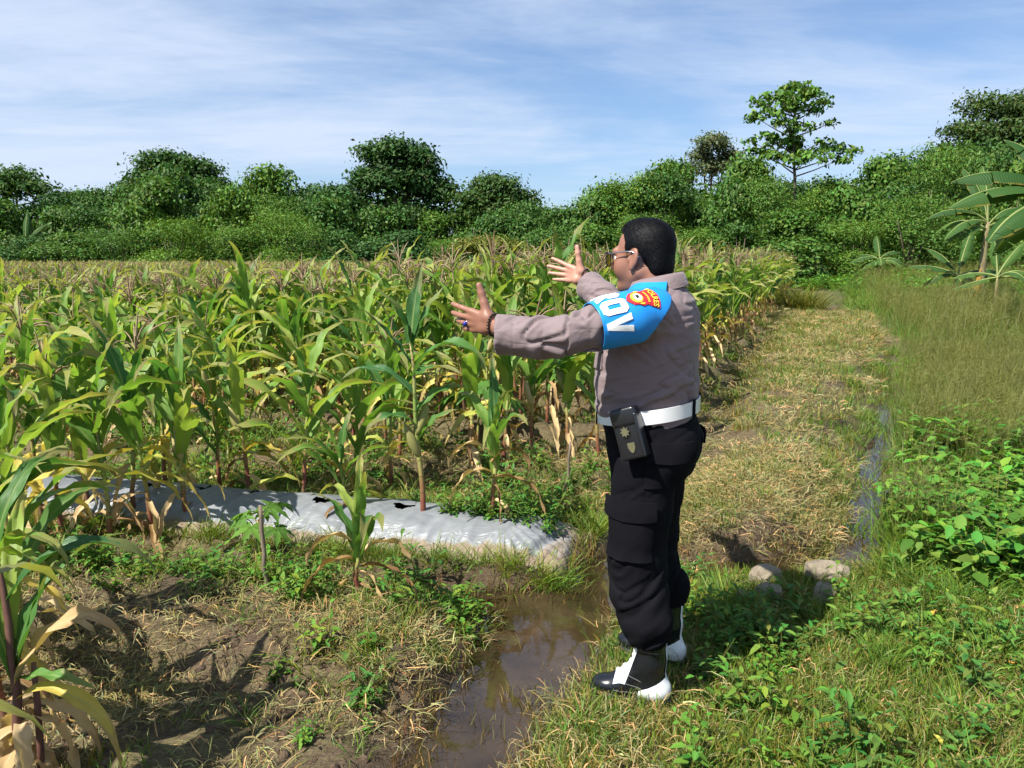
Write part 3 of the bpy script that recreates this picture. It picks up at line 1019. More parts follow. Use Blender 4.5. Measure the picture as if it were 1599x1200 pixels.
hand = [  # h, azimuth(deg, 0 = to the right), mat, params
    (0.34, 35, M_CORNK, dict(L=0.56, W=0.072, th0=R(76), th1=R(60), pw=1.0, twist=0.3, seed=1)),
    (0.38, 160, M_CORNK, dict(L=0.75, W=0.074, th0=R(74), th1=R(35), pw=1.3, twist=-0.5, seed=2)),
    (0.50, 110, M_CORN, dict(L=0.62, W=0.068, th0=R(72), th1=R(-10), pw=1.6, twist=0.5, seed=3)),
    (0.60, 20, M_CORNK, dict(L=0.62, W=0.066, th0=R(62), th1=R(-82), pw=1.3, twist=0.5, seed=4)),
    (0.70, 200, M_CORNK, dict(L=0.6, W=0.062, th0=R(60), th1=R(-70), pw=1.2, twist=-0.7, seed=5)),
    (0.78, 75, M_CORN, dict(L=0.55, W=0.060, th0=R(70), th1=R(-50), pw=1.7, twist=0.6, seed=6)),
    (0.33, 12, M_CORND, dict(L=0.50, W=0.082, th0=R(66), th1=R(-100), pw=2.2, twist=1.0, seed=7, crumple=0.014, ruffle=0.016)),
    (0.30, -12, M_CORNY, dict(L=0.55, W=0.055, th0=R(40), th1=R(-100), pw=0.9, twist=1.4, seed=8, crumple=0.01)),
    (0.27, 30, M_CORND, dict(L=0.40, W=0.05, th0=R(15), th1=R(-95), pw=0.6, twist=2.4, seed=9, crumple=0.016)),
    (0.25, 150, M_CORND, dict(L=0.34, W=0.060, th0=R(-10), th1=R(-95), pw=0.5, twist=1.2, seed=10, crumple=0.02)),
    (0.22, -60, M_CORND, dict(L=0.30, W=0.06, th0=R(0), th1=R(-95), pw=0.5, twist=-2.2, seed=11, crumple=0.02)),
    (0.16, 60, M_CORND, dict(L=0.24, W=0.06, th0=R(-20), th1=R(-95), pw=0.5, twist=1.8, seed=12, crumple=0.02)),
    (0.20, 210, M_CORND, dict(L=0.30, W=0.07, th0=R(-10), th1=R(-95), pw=0.5, twist=-1.5, seed=13, crumple=0.02)),
    (0.28, 95, M_CORND, dict(L=0.36, W=0.07, th0=R(20), th1=R(-95), pw=0.5, twist=1.9, seed=15, crumple=0.02)),
    (0.18, 120, M_CORND, dict(L=0.28, W=0.07, th0=R(10), th1=R(-95), pw=0.5, twist=-1.9, seed=16, crumple=0.02)),
    (0.24, 0, M_CORND, dict(L=0.34, W=0.06, th0=R(20), th1=R(-95), pw=0.5, twist=-2.6, seed=17, crumple=0.02)),
    (0.12, 20, M_CORND, dict(L=0.22, W=0.06, th0=R(-10), th1=R(-80), pw=0.5, twist=2.2, seed=18, crumple=0.02)),
    (0.14, -90, M_CORND, dict(L=0.24, W=0.06, th0=R(0), th1=R(-90), pw=0.5, twist=1.2, seed=19, crumple=0.02)),
    (0.42, 60, M_CORNK, dict(L=0.60, W=0.068, th0=R(70), th1=R(-20), pw=1.4, twist=-0.6, seed=20)),
    (0.36, -15, M_CORNK, dict(L=0.34, W=0.05, th0=R(25), th1=R(-20), pw=1.0, twist=0.6, seed=14)),
]
for h_, az, mt, pr in hand:
    V, F, uv = leaf_geo(n=16, cross=7, **{**dict(ruffle=0.012), **pr})
    i = np.searchsorted(Pst[:, 2], h_)
    p = Pst[min(i, len(Pst) - 1)]
    ob('leaf', mesh_np('maize_leaf', V, F, [mt], True, uv), root, (p[0], p[1], h_), (0, 0, R(az)))
TAKEN.append((x, y))
# the tall plant below the man's hand, laid out by hand
x, y = foot(660, 806, 0.15)
root = empty('maize_plant', (x, y, film_z(x, y) - 0.02))
tag(root, 'tall green maize plant with a bare red-brown stalk on the silver plastic sheet', 'maize plant')
tt = np.linspace(0, 1, 14)
Pst = np.stack([-0.05 * tt ** 1.5 + 0.006 * np.sin(tt * 9), 0.01 * np.sin(tt * 7), 1.02 * tt - 0.03], -1)
A = Acc()
A.add(*tube(Pst, 0.0150 * (1 - 0.6 * tt) + 0.002, 10))
ob('stalk', A.mesh('maize_stalk', [M_STALK], True), root)
for h_, az, mt, pr in [
        (0.99, 60, M_CORNK, dict(L=0.44, W=0.090, th0=R(82), th1=R(66), pw=1.2, twist=0.9, seed=41)),
        (0.95, 15, M_CORNK, dict(L=0.40, W=0.080, th0=R(74), th1=R(45), pw=1.2, twist=0.5, seed=42)),
        (0.93, 190, M_CORNK, dict(L=0.42, W=0.085, th0=R(80), th1=R(30), pw=1.6, twist=-0.7, seed=43)),
        (0.86, 175, M_CORNK, dict(L=0.42, W=0.075, th0=R(58), th1=R(40), pw=1.0, twist=0.6, seed=44)),
        (0.82, -8, M_CORNK, dict(L=0.56, W=0.105, th0=R(66), th1=R(-95), pw=1.3, twist=0.5, seed=45)),
        (0.70, 168, M_CORNK, dict(L=0.52, W=0.085, th0=R(55), th1=R(-55), pw=1.2, twist=-0.5, seed=46)),
        (0.60, 20, M_CORN, dict(L=0.36, W=0.070, th0=R(60), th1=R(-20), pw=1.2, twist=0.7, seed=47)),
        (0.55, 200, M_CORN, dict(L=0.34, W=0.065, th0=R(50), th1=R(-70), pw=1.0, twist=-0.8, seed=48)),
        (0.46, -5, M_CORN, dict(L=0.30, W=0.06, th0=R(62), th1=R(10), pw=1.2, twist=0.9, seed=49)),
        (0.44, 150, M_CORNY, dict(L=0.34, W=0.06, th0=R(30), th1=R(-88), pw=0.7, twist=1.0, seed=50, crumple=0.008))]:
    V, F, uv = leaf_geo(n=16, cross=7, **{**dict(ruffle=0.012), **pr})
    p = stalk_at(Pst, h_)
    ob('leaf', mesh_np('maize_leaf', V, F, [mt], True, uv), root, tuple(p), (0, 0, R(az)))
ob('ear', EARS[1], root, tuple(stalk_at(Pst, 0.50)), (0, 0, 0.6))
ob('ear', EARS[2], root, tuple(stalk_at(Pst, 0.38)), (0, 0, 3.4))
# neighbours just outside the frame on the sunny side, whose shade falls across the lower left corner
for x, y, H, sd, lab in ((-1.75, 1.55, 1.25, 401, 'maize plant just outside the left frame edge, farthest from the camera'), (-1.38, 1.20, 1.2, 402, 'tall maize plant outside the left frame edge that shades the lower left corner'), (-1.02, 0.95, 0.95, 403, 'shorter maize plant outside the frame, close to the left of the camera')):
    build_plant(plan_plant(sd, H, False, 4, 2, 6, 3), (x, y, gz(x, y)), lab, 'maize plants beside the camera')

# rows: beds 2, 3, ... one double row on each bed
cand = []
rg = np.random.default_rng(5)
for bed in range(1, 27):
    q0 = BED1 + PITCHB * bed
    for sub in (-0.14, 0.14):
        l_ = rg.uniform(0, 0.3)
        while True:
            l_ += rg.uniform(0.19, 0.30)
            q = q0 + sub + rg.normal(0, 0.035)
            # point on the row: t = T_EDGE - .12 at l = 0
            o2 = np.linalg.solve(np.stack([BN, ET]), np.array([q, T_EDGE - 0.20]))
            p = o2 + b_dir * (l_ - 0.25)
            if p[0] < -0.82 * p[1] - 1.4 or l_ > 60:
                break
            if bed == 1 and rg.random() < 0.52:
                continue
            if rg.random() < (0.24 if bed == 2 else 0.12):
                continue
            cand.append((p[0], p[1], bed))
cand.sort(key=lambda c: c[1] + 0.15 * abs(c[0]))
seen_ = [c for c in cand if abs(c[0]) < 0.68 * c[1] + 0.25]
IND = seen_[:284]
REST = [c for c in cand if c not in set(IND)]
cand = seen_
RANK = {}
for bed in range(1, 27):
    for i_, c_ in enumerate(sorted([c_ for c_ in cand if c_[2] == bed], key=lambda c_: -(np.array(c_[:2]) @ ET))):
        RANK[(c_[0], c_[1])] = i_ + 1


def ordinal(n):
    ones = ['', 'first', 'second', 'third', 'fourth', 'fifth', 'sixth', 'seventh', 'eighth', 'ninth', 'tenth', 'eleventh', 'twelfth', 'thirteenth', 'fourteenth', 'fifteenth', 'sixteenth', 'seventeenth', 'eighteenth', 'nineteenth']
    if n < 20:
        return ones[n]
    t10 = ['', '', 'twenty', 'thirty', 'forty', 'fifty', 'sixty', 'seventy', 'eighty', 'ninety'][n // 10 % 10]
    return t10.replace('ty', 'tieth') if n % 10 == 0 else t10 + '-' + ones[n % 10]


rowname = ['', 'second', 'third', 'fourth', 'fifth', 'sixth', 'seventh', 'eighth', 'ninth', 'tenth']
for k, (x, y, bed) in enumerate(IND):
    t_ = np.array([x, y]) @ ET
    right = t_ > T_EDGE - 1.2
    tall = 1.0 + 0.30 * float(sstep(-6, -0.5, t_ - T_EDGE))
    rgk = np.random.default_rng(7000 + k)
    if bed == 1:
        H, ts = rgk.uniform(0.80, 1.05), rgk.random() < 0.35
    else:
        H, ts = rgk.uniform(0.90, 1.12) * tall, rgk.random() < 0.85
    dr = 4 if right else int(rgk.integers(1, 4))
    near = k < 130
    pl = plan_plant(7000 + k, H, ts, dr, int(rgk.integers(1, 4)), int(rgk.integers(4, 7)), 3)
    lab = '%s maize plant from the bund in the %s row counted from the plastic sheet' % (ordinal(RANK[(x, y)]), rowname[bed])
    build_plant(pl, (x, y, gz(x, y) - 0.01), lab, 'maize plants in the rows behind the plastic sheet', near, (rgk.normal(0, 0.05), rgk.normal(0, 0.05)))
# the rest of the field
fp = [far_plant(8000 + i, 1.02) for i in range(12)]
n = len(REST)
RP = np.array([[c[0], c[1]] for c in REST])
tall = 1.0 + 0.28 * sstep(-6, -0.5, RP @ ET - T_EDGE)
rg = np.random.default_rng(77)
sc = rg.uniform(0.90, 1.10, n) * tall
scatter('maize_crop', fp, np.c_[RP, land(RP) - 0.01], np.c_[rg.normal(0, 0.06, n), rg.normal(0, 0.06, n), rg.uniform(0, 6.28, n)],
        np.stack([rg.uniform(0.9, 1.1, n), rg.uniform(0.9, 1.1, n), sc], -1), rg.integers(0, 12, n), 'far rows of ripening maize reaching to the tree line', 'maize field')
# ------------------------------------------------------------------ trees and bushes
def leaf_cloud(blobs, n, size, base, seed, aspect=0.55, clus=0.34, per=16, hang=0.0, hue=0.25, solid=0.35, up=0.5):
    """Crown foliage: leaf-sized faces in clumps spread through the blobs (cx, cy, cz, rx, ry, rz)."""
    rg = np.random.default_rng(seed)
    B = np.array(blobs, float)
    wgt = (B[:, 3] * B[:, 5]) ** 0.95
    wgt /= wgt.sum()
    nc = max(1, n // per)
    bi = rg.choice(len(B), nc, p=wgt)
    d = rg.normal(size=(nc, 3))
    d /= np.linalg.norm(d, axis=1)[:, None]
    d[:, 2] = np.where(d[:, 2] < -0.45, -d[:, 2], d[:, 2])
    lump = 1 + 0.30 * vnoise(d * 2.1 + bi[:, None] * 5.3, 1.6, seed, 2)
    rr = np.where(rg.random(nc) < solid, rg.random(nc) ** 0.5, 1 - np.abs(rg.normal(0, 0.13, nc))) * lump
    cen = B[bi, :3] + d * B[bi, 3:] * rr[:, None]
    cfac = rg.uniform(0.72, 1.28, nc)
    idx = np.repeat(np.arange(nc), per)
    m = len(idx)
    off = rg.normal(size=(m, 3)) * clus * np.array([1, 1, 0.6])
    C = cen[idx] + off
    if hang:
        C[:, 2] -= np.abs(off[:, 0] * hang)
    out = d[idx] * 0.7 + off / (clus + 1e-6) * 0.35
    nrm = out + rg.normal(size=(m, 3)) * 0.75 + np.array([0, 0, up])
    nrm /= np.linalg.norm(nrm, axis=1)[:, None]
    a = np.cross(nrm, rg.normal(size=(m, 3)))
    a /= np.linalg.norm(a, axis=1)[:, None] + 1e-9
    a[:, 2] -= hang
    a /= np.linalg.norm(a, axis=1)[:, None]
    b = np.cross(nrm, a)
    s = size * rg.uniform(0.45, 1.55, m)
    la, lb = a * s[:, None], b * (s * aspect)[:, None] * 0.5
    V = np.stack([C - la * 0.5, C + lb + nrm * (s * 0.10)[:, None], C + la * 0.5, C - lb + nrm * (s * 0.10)[:, None]], 1).reshape(-1, 3)
    F = np.arange(m * 4).reshape(-1, 4)
    hv = rg.normal(0, hue, m)
    col = np.array(base) * (cfac[idx] * rg.uniform(0.75, 1.25, m))[:, None]
    col[:, 0] *= np.exp(hv * 0.8)
    col = np.clip(col, 0.005, 0.6)
    return V, F, np.repeat(col, 4, 0)


def trunk_geo(base, tops, r0, seed):
    """Tapered trunk from base to a fork, limbs on to each top."""
    rg = np.random.default_rng(seed)
    A = Acc()
    tops = [np.array(t_, float) for t_ in tops]
    base = np.array(base, float)
    mean = np.mean(tops, 0)
    fork = base * 0.55 + mean * 0.45
    fork[:2] = base[:2] * 0.8 + mean[:2] * 0.2
    tt = np.linspace(0, 1, 7)
    P = base + (fork - base) * tt[:, None]
    P[1:-1, :2] += rg.normal(0, r0 * 0.35, (5, 2))
    A.add(*tube(P, r0 * (1.25 - 0.5 * tt ** 0.6), 8))
    for t_ in tops:
        P2 = fork + (t_ - fork) * tt[:, None]
        P2[:, 2] += 0.10 * np.linalg.norm(t_ - fork) * np.sin(tt * math.pi)
        P2[1:-1] += rg.normal(0, r0 * 0.3, (5, 3))
        A.add(*tube(P2, r0 * 0.62 * (1 - 0.8 * tt), 6))
        for j in range(3):
            k = rg.integers(2, 6)
            e = P2[k] + rg.normal(0, 1, 3) * np.linalg.norm(t_ - fork) * np.array([0.25, 0.25, 0.14])
            A.add(*tube(np.stack([P2[k], (P2[k] + e) / 2 + [0, 0, 0.08], e]), [r0 * 0.28, r0 * 0.18, r0 * 0.06], 5))
    return A


def px_blobs(blobs, d):
    """Crown lobes given as (u, v, ru, rv[, extra distance]) at distance d -> metric ellipsoids."""
    out = []
    for b in blobs:
        u, v, ru, rv = b[:4]
        dd = d + (b[4] if len(b) > 4 else 0)
        c = at(u, v, dd)
        out.append((c.x, c.y, c.z, ru / FOC * dd, ru / FOC * dd, rv / FOC * dd))
    return out


def lobed(B, seed, k=7):
    """Each crown lobe with smaller lobes set on its upper surface, for an uneven outline."""
    rg = np.random.default_rng(seed + 500)
    out = []
    for b in B:
        b = np.array(b, float)
        out.append(tuple(np.r_[b[:3], b[3:] * 0.80]))
        for _ in range(k):
            v_ = rg.normal(size=3)
            v_ /= np.linalg.norm(v_)
            v_[2] = abs(v_[2]) * 0.9 - 0.15
            f = rg.uniform(0.25, 0.50)
            out.append(tuple(np.r_[b[:3] + v_ * b[3:] * rg.uniform(0.62, 0.95), b[3:] * f * np.array([1.1, 1.1, 0.9])]))
    return out


def tree(name, label, cat, d, blobs, n, size, base, seed, trunk_u, r0=0.22, mat=None, group=None, limbs=None, **kw):
    B = px_blobs(blobs, d)
    gxp = at(trunk_u, 430, d)
    g = Vector((gxp.x, d, gz(gxp.x, d) - 0.1))
    root = empty(name, g)
    tag(root, label, cat, group)
    gl_ = np.array(g)
    V, F, C = leaf_cloud(lobed(B, seed), n, size, base, seed, **kw)
    ob('crown', mesh_np(name + '_crown', V - gl_, F, [mat or M_FOL], False, col=C), root)
    tops = [np.array(b[:3]) - gl_ for b in B][:limbs or 6]
    ob('trunk', trunk_geo((0, 0, 0), tops, r0, seed).mesh(name + '_trunk', [M_BARK], True), root)
    return root


G_DARK, G_MID, G_LEU, G_YEL, G_GREY = (0.028, 0.074, 0.021), (0.046, 0.112, 0.026), (0.066, 0.148, 0.030), (0.13, 0.185, 0.03), (0.075, 0.105, 0.055)
tree('open_tree', 'thin-crowned dark tree rising at the far left edge', 'tree', 56, [(25, 282, 34, 16), (62, 300, 26, 14), (0, 300, 30, 20), (95, 322, 26, 16)], 5200, 0.26, G_DARK, 1, 30, clus=0.42, solid=0.45)
tree('round_tree', 'small round-headed tree just left of the wide umbrella-shaped tree', 'tree', 58, [(152, 312, 22, 14), (118, 316, 16, 12)], 3000, 0.24, G_MID, 2, 140, 0.14)
tree('umbrella_tree', 'wide umbrella-shaped dark tree standing above the left tree line', 'tree', 62, [(262, 256, 38, 16), (305, 268, 34, 17), (232, 285, 34, 16), (282, 290, 46, 20), (330, 296, 26, 18), (205, 302, 24, 13), (348, 316, 24, 14)], 17000, 0.29, (0.028, 0.074, 0.022), 3, 290, 0.35, clus=0.46, solid=0.5)
tree('broad_tree', 'largest dark glossy tree rising in the middle of the tree line', 'tree', 52, [(612, 252, 44, 30), (655, 262, 32, 30), (590, 290, 44, 34), (640, 300, 50, 38), (690, 312, 28, 30), (540, 312, 28, 22), (565, 335, 46, 30), (660, 345, 50, 26), (578, 240, 20, 14)], 30000, 0.25, G_DARK, 4, 620, 0.4, M_FOLG, clus=0.36, solid=0.5)
tree('spreading_tree', 'medium tree with a flat-topped crown right of the largest dark tree', 'tree', 50, [(775, 292, 36, 16), (752, 312, 34, 20), (800, 312, 34, 18), (770, 335, 50, 22), (822, 332, 20, 12)], 11000, 0.21, (0.034, 0.078, 0.024), 5, 775, 0.25, M_FOLG)
tree('grey_tree', 'grey-green round tree far behind the bushes beside the tall layered tree', 'tree', 78, [(1110, 232, 32, 22), (1092, 250, 20, 16), (1138, 248, 18, 18), (1112, 268, 34, 22)], 5600, 0.28, G_GREY, 6, 1105, 0.25)
tree('grey_tree', 'small grey-green tree top behind the bushes left of the grey-green round tree', 'tree', 76, [(1048, 268, 20, 14), (1060, 285, 20, 16)], 2600, 0.28, G_GREY, 7, 1050, 0.2)
tree('dense_tree', 'dense dark green tree towering behind the banana plants at the right edge', 'tree', 56, [(1545, 182, 52, 30), (1605, 180, 50, 34), (1510, 215, 42, 26), (1580, 220, 60, 34), (1640, 215, 50, 40), (1500, 235, 30, 14), (1580, 265, 70, 36), (1520, 262, 44, 26)], 19000, 0.25, (0.034, 0.070, 0.024), 8, 1570, 0.4, clus=0.42)
tree('leafy_tree', 'bright green feathery tree in the tree line right of the flat-topped one', 'tree', 47, [(960, 305, 36, 22), (935, 330, 34, 26), (985, 325, 30, 28), (955, 355, 50, 30)], 11000, 0.17, G_LEU, 9, 955, 0.18)
tree('leafy_tree', 'dark leafy tree between the feathery tree and the grey-green tops', 'tree', 46, [(1035, 290, 32, 18), (1020, 318, 34, 24), (1055, 318, 30, 28)], 8000, 0.17, G_MID, 10, 1035, 0.18)
tree('yellow_shrub', 'low yellow-green shrub standing among the maize tassels', 'shrub', 30, [(760, 385, 40, 14), (735, 392, 30, 14), (795, 395, 34, 14), (820, 402, 22, 10)], 6000, 0.11, (0.115, 0.135, 0.028), 11, 765, 0.08, clus=0.18)

# tall layered tree: bare limbs in tiers, drooping big leaves at their ends, a leafy trunk
d = 48.5
base_p = at(1240, 430, d)
g = np.array([base_p.x, d, gz(base_p.x, d) - 0.1])
root = empty('layered_tree', g)
tag(root, 'tall slender tree with tiers of drooping big leaves above the bushes', 'tree')
tiers = [(1240, 140, 26, 10), (1218, 152, 26, 9), (1265, 150, 22, 9), (1188, 160, 20, 7), (1288, 160, 16, 7), (1205, 175, 18, 7), (1180, 184, 18, 6), (1272, 172, 16, 6), (1222, 190, 16, 7),
         (1298, 192, 12, 6), (1262, 200, 10, 5), (1196, 212, 20, 8), (1215, 222, 22, 9), (1282, 222, 14, 6), (1170, 220, 10, 4), (1180, 238, 16, 6), (1300, 232, 22, 8), (1275, 240, 26, 9), (1325, 236, 20, 7), (1310, 250, 24, 8),
         (1205, 244, 24, 8), (1255, 248, 30, 10), (1240, 172, 14, 12), (1241, 200, 12, 16), (1240, 228, 13, 18), (1240, 160, 30, 10)]
TB = []
rg = np.random.default_rng(3)
for k, (u, v, ru, rv) in enumerate(tiers):
    dd = d + (rg.uniform(-1.6, 1.6) if abs(u - 1240) > 12 else 0)
    c = at(u, v, dd)
    TB.append((c.x, c.y, c.z, ru / FOC * dd, ru / FOC * dd * 0.9, rv / FOC * dd))
V, F, C = leaf_cloud(TB, 3600, 0.30, (0.058, 0.135, 0.030), 12, aspect=0.55, clus=0.16, per=7, hang=0.5, solid=0.7)
ob('crown', mesh_np('layered_crown', V - g, F, [M_FOLG], False, col=C), root)
A = Acc()
top = np.array(at(1240, 138, d)) - g
tt = np.linspace(0, 1, 10)
P = np.array([0, 0, 0]) + top * tt[:, None]
P[1:-1, :2] += rg.normal(0, 0.05, (8, 2))
A.add(*tube(P, 0.17 * (1 - 0.8 * tt), 8))
for b in TB:
    e = np.array(b[:3]) - g
    if abs(e[0]) < 0.4:
        continue
    zb = max(e[2] - 0.45 - 0.25 * abs(e[0]), 3.0)
    s = top * (zb / top[2])
    A.add(*tube(np.stack([s, s * 0.55 + e * 0.45 + [0, 0, -0.05], e]), [0.05, 0.035, 0.012], 5))
ob('trunk', A.mesh('layered_trunk', [M_BARK], True), root)

# hedge-like belt of bushes: a handful of forms, every bush its own object
def bush_mesh(kind, seed):
    rg = np.random.default_rng(seed)
    blobs = []
    for k in range(9):
        h_ = rg.uniform(0.15, 0.85)
        w_ = 0.30 + 0.22 * math.sin(math.pi * min(1, h_ + 0.15))
        an = rg.uniform(0, 6.28)
        rr = rg.uniform(0.1, 0.34) * (1.15 - h_ * 0.7)
        blobs.append((rr * math.cos(an), rr * math.sin(an), h_, w_ * 0.62, w_ * 0.62, 0.17))
    sizes = {'feather': (0.027, 0.36, G_LEU), 'broad': (0.038, 0.6, G_MID), 'dark': (0.034, 0.6, (0.032, 0.086, 0.024))}
    sz, asp, base = sizes[kind]
    V, F, C = leaf_cloud(blobs, 15500, sz, base, seed, aspect=asp, clus=0.062, per=14, hang=0.25 if kind == 'feather' else 0.1, solid=0.3)
    A = Acc()
    for k in range(5):
        e = np.array([rg.normal(0, 0.16), rg.normal(0, 0.16), rg.uniform(0.5, 0.8)])
        A.add(*tube(np.stack([[0, 0, -0.02], e * 0.45 + [0, 0, 0.05], e]), [0.02, 0.013, 0.004], 5))
    return mesh_np('bush_foliage', V, F, [M_FOLG if kind == 'dark' else M_FOL], False, col=C), A.mesh('bush_stems', [M_BARK], True)


FORMS = {k: [bush_mesh(k, 50 + 10 * j + i) for i in range(3)] for j, k in enumerate(('feather', 'broad', 'dark'))}
SIL = np.array([(-80, 335), (0, 330), (60, 332), (120, 330), (180, 326), (240, 303), (300, 308), (360, 322), (400, 325), (440, 300), (490, 300), (540, 318), (600, 338), (700, 340), (760, 338), (830, 330), (880, 322),
                (930, 312), (1000, 302), (1040, 304), (1080, 290), (1130, 280), (1180, 274), (1240, 274), (1300, 274), (1350, 274), (1400, 262), (1440, 250), (1500, 252), (1560, 262), (1680, 262)], float)
marks = [(-2000, -70, 'beyond the left frame edge'), (-70, 100, 'below the thin-crowned tree at the far left'), (100, 180, 'below the small round-headed tree'), (180, 240, 'under the left side of the umbrella-shaped tree'), (240, 310, 'under the middle of the umbrella-shaped tree'), (310, 375, 'under the right side of the umbrella-shaped tree'),
         (375, 440, 'in the dip right of the umbrella-shaped tree'), (440, 510, 'just left of the largest dark tree'), (510, 600, 'under the left half of the largest dark tree'), (600, 715, 'under the right half of the largest dark tree'),
         (715, 780, 'under the left half of the flat-topped tree'), (780, 840, 'under the right half of the flat-topped tree'), (840, 905, 'in the dip right of the flat-topped tree'), (905, 1000, 'at the foot of the bright feathery tree'), (1000, 1075, 'at the foot of the dark leafy tree'),
         (1075, 1150, 'in front of the grey-green round tree'), (1150, 1215, 'left of the tall layered tree'), (1215, 1270, 'around the trunk of the tall layered tree'), (1270, 1340, 'right of the tall layered tree'), (1340, 1400, 'behind the small banana plant by the meadow'),
         (1400, 1470, 'left of the big banana leaves'), (1470, 1540, 'behind the big banana leaves'), (1540, 1660, 'at the right frame edge behind the banana plants'), (1660, 4000, 'beyond the right frame edge')]
adj = {'feather': 'feathery bright green', 'broad': 'leafy mid green', 'dark': 'dark green'}
rg = np.random.default_rng(21)
bush_n = 0
for layer, (dist, du, hf) in enumerate(((52.0, 62, 1.06), (46.5, 62, 0.98), (42.5, 80, 0.66))):
    u = -260 + layer * 27
    while u < 2150:
        vt = np.interp(u, SIL[:, 0], SIL[:, 1])
        dist_u = dist if u > 700 else dist + 4
        kind = ('feather', 'feather', 'broad', 'dark')[int(rg.integers(4))] if layer else ('broad', 'dark')[int(rg.integers(2))]
        if 500 < u < 900 and rg.random() < 0.6:
            kind = 'dark' if layer else 'broad'
        dd = dist_u + rg.uniform(-1.2, 1.2)
        topz = at(u, vt, dd).z
        x = at(u, 400, dd).x
        z0 = gz(x, dd) - 0.15
        Hh = (topz - z0) * hf * rg.uniform(0.92, 1.12) * 1.10
        if 1060 < u < 1420:
            Hh *= 0.86
        W_ = Hh * 0.35 + du / FOC * dd * rg.uniform(1.0, 1.3)
        fm, sm = FORMS[kind][int(rg.integers(3))]
        root = empty('bush', (x, dd, z0), rg.uniform(0, 6.28))
        nm_ = next(m for m in marks if m[0] <= u < m[1])[2]
        tag(root, '%s %s bush %s' % (('rearmost', 'middle-row', 'foremost')[layer], adj[kind], nm_), 'bush', 'bushes of the tree line')
        ob('foliage', fm, root, scale=(W_ * 1.05, W_ * 1.05, Hh))
        ob('stem', sm, root, scale=(W_ * 0.8, W_ * 0.8, Hh))
        bush_n += 1
        u += du * rg.uniform(0.85, 1.15)

same = {}
for o in [o for o in COL.objects if o.name.startswith('bush') and o.parent is None]:
    same.setdefault(o['label'], []).append(o)
for lab, os_ in same.items():
    if len(os_) > 1:
        os_.sort(key=lambda o: o.location.x / o.location.y)
        for i_, o in enumerate(os_):
            o['label'] = (('left', 'right')[i_] + ' ' + lab) if len(os_) == 2 else '%s %s from the left' % (ordinal(i_ + 1), lab)

# ------------------------------------------------------------------ banana plants
t = NT('banana_leaf')
uvn = t.new('ShaderNodeUVMap')
sp = t.new('ShaderNodeSeparateXYZ')
t.l.new(uvn.outputs[0], sp.inputs[0])
base = t.ramp(t.rnd(), [(0.0, (0.026, 0.078, 0.018)), (0.5, (0.046, 0.112, 0.024)), (1.0, (0.085, 0.165, 0.032))])
nz_ = t.noise(t.coord('Object'), 3.5, 4)
au = t.math('ABSOLUTE', t.math('SUBTRACT', sp.outputs[0], 0.5))
wv = t.math('SINE', t.math('MULTIPLY', t.math('ADD', sp.outputs[1], t.math('MULTIPLY', au, 0.12)), 260.0))
base = t.mix(t.math('MULTIPLY', t.math('ADD', wv, 1.0), 0.16), base, t.mix(1.0, base, (1.7, 1.6, 1.2), 'MULTIPLY'))
base = t.mix(t.math('LESS_THAN', au, 0.035), base, (0.33, 0.38, 0.14))
edge = t.ramp(t.math('ADD', au, t.math('MULTIPLY', nz_, 0.22)), [(0.585, 0.0), (0.64, 1.0)])
base = t.mix(t.math('MULTIPLY', edge, 0.6), base, (0.48, 0.30, 0.04))
M_BAN = t.leafy(base, 0.40, 0.55, 0.22, t.bump(wv, 0.35, 0.01))
t = NT('banana_stem')
cz0 = t.noise(t.coord('Object', (3, 3, 0.7)), 3, 4)
M_BSTEM = t.end(t.bsdf(t.ramp(cz0, [(0.3, (0.07, 0.05, 0.03)), (0.5, (0.20, 0.16, 0.08)), (0.7, (0.22, 0.26, 0.09))]), 0.6, 0.3))
t = NT('banana_leaf_dead')
M_BDEAD = t.leafy(t.ramp(t.noise(t.coord('Object'), 6, 4), [(0.3, (0.22, 0.12, 0.05)), (0.6, (0.42, 0.24, 0.05)), (0.75, (0.5, 0.34, 0.06))]), 0.2, 0.8, 0.1)


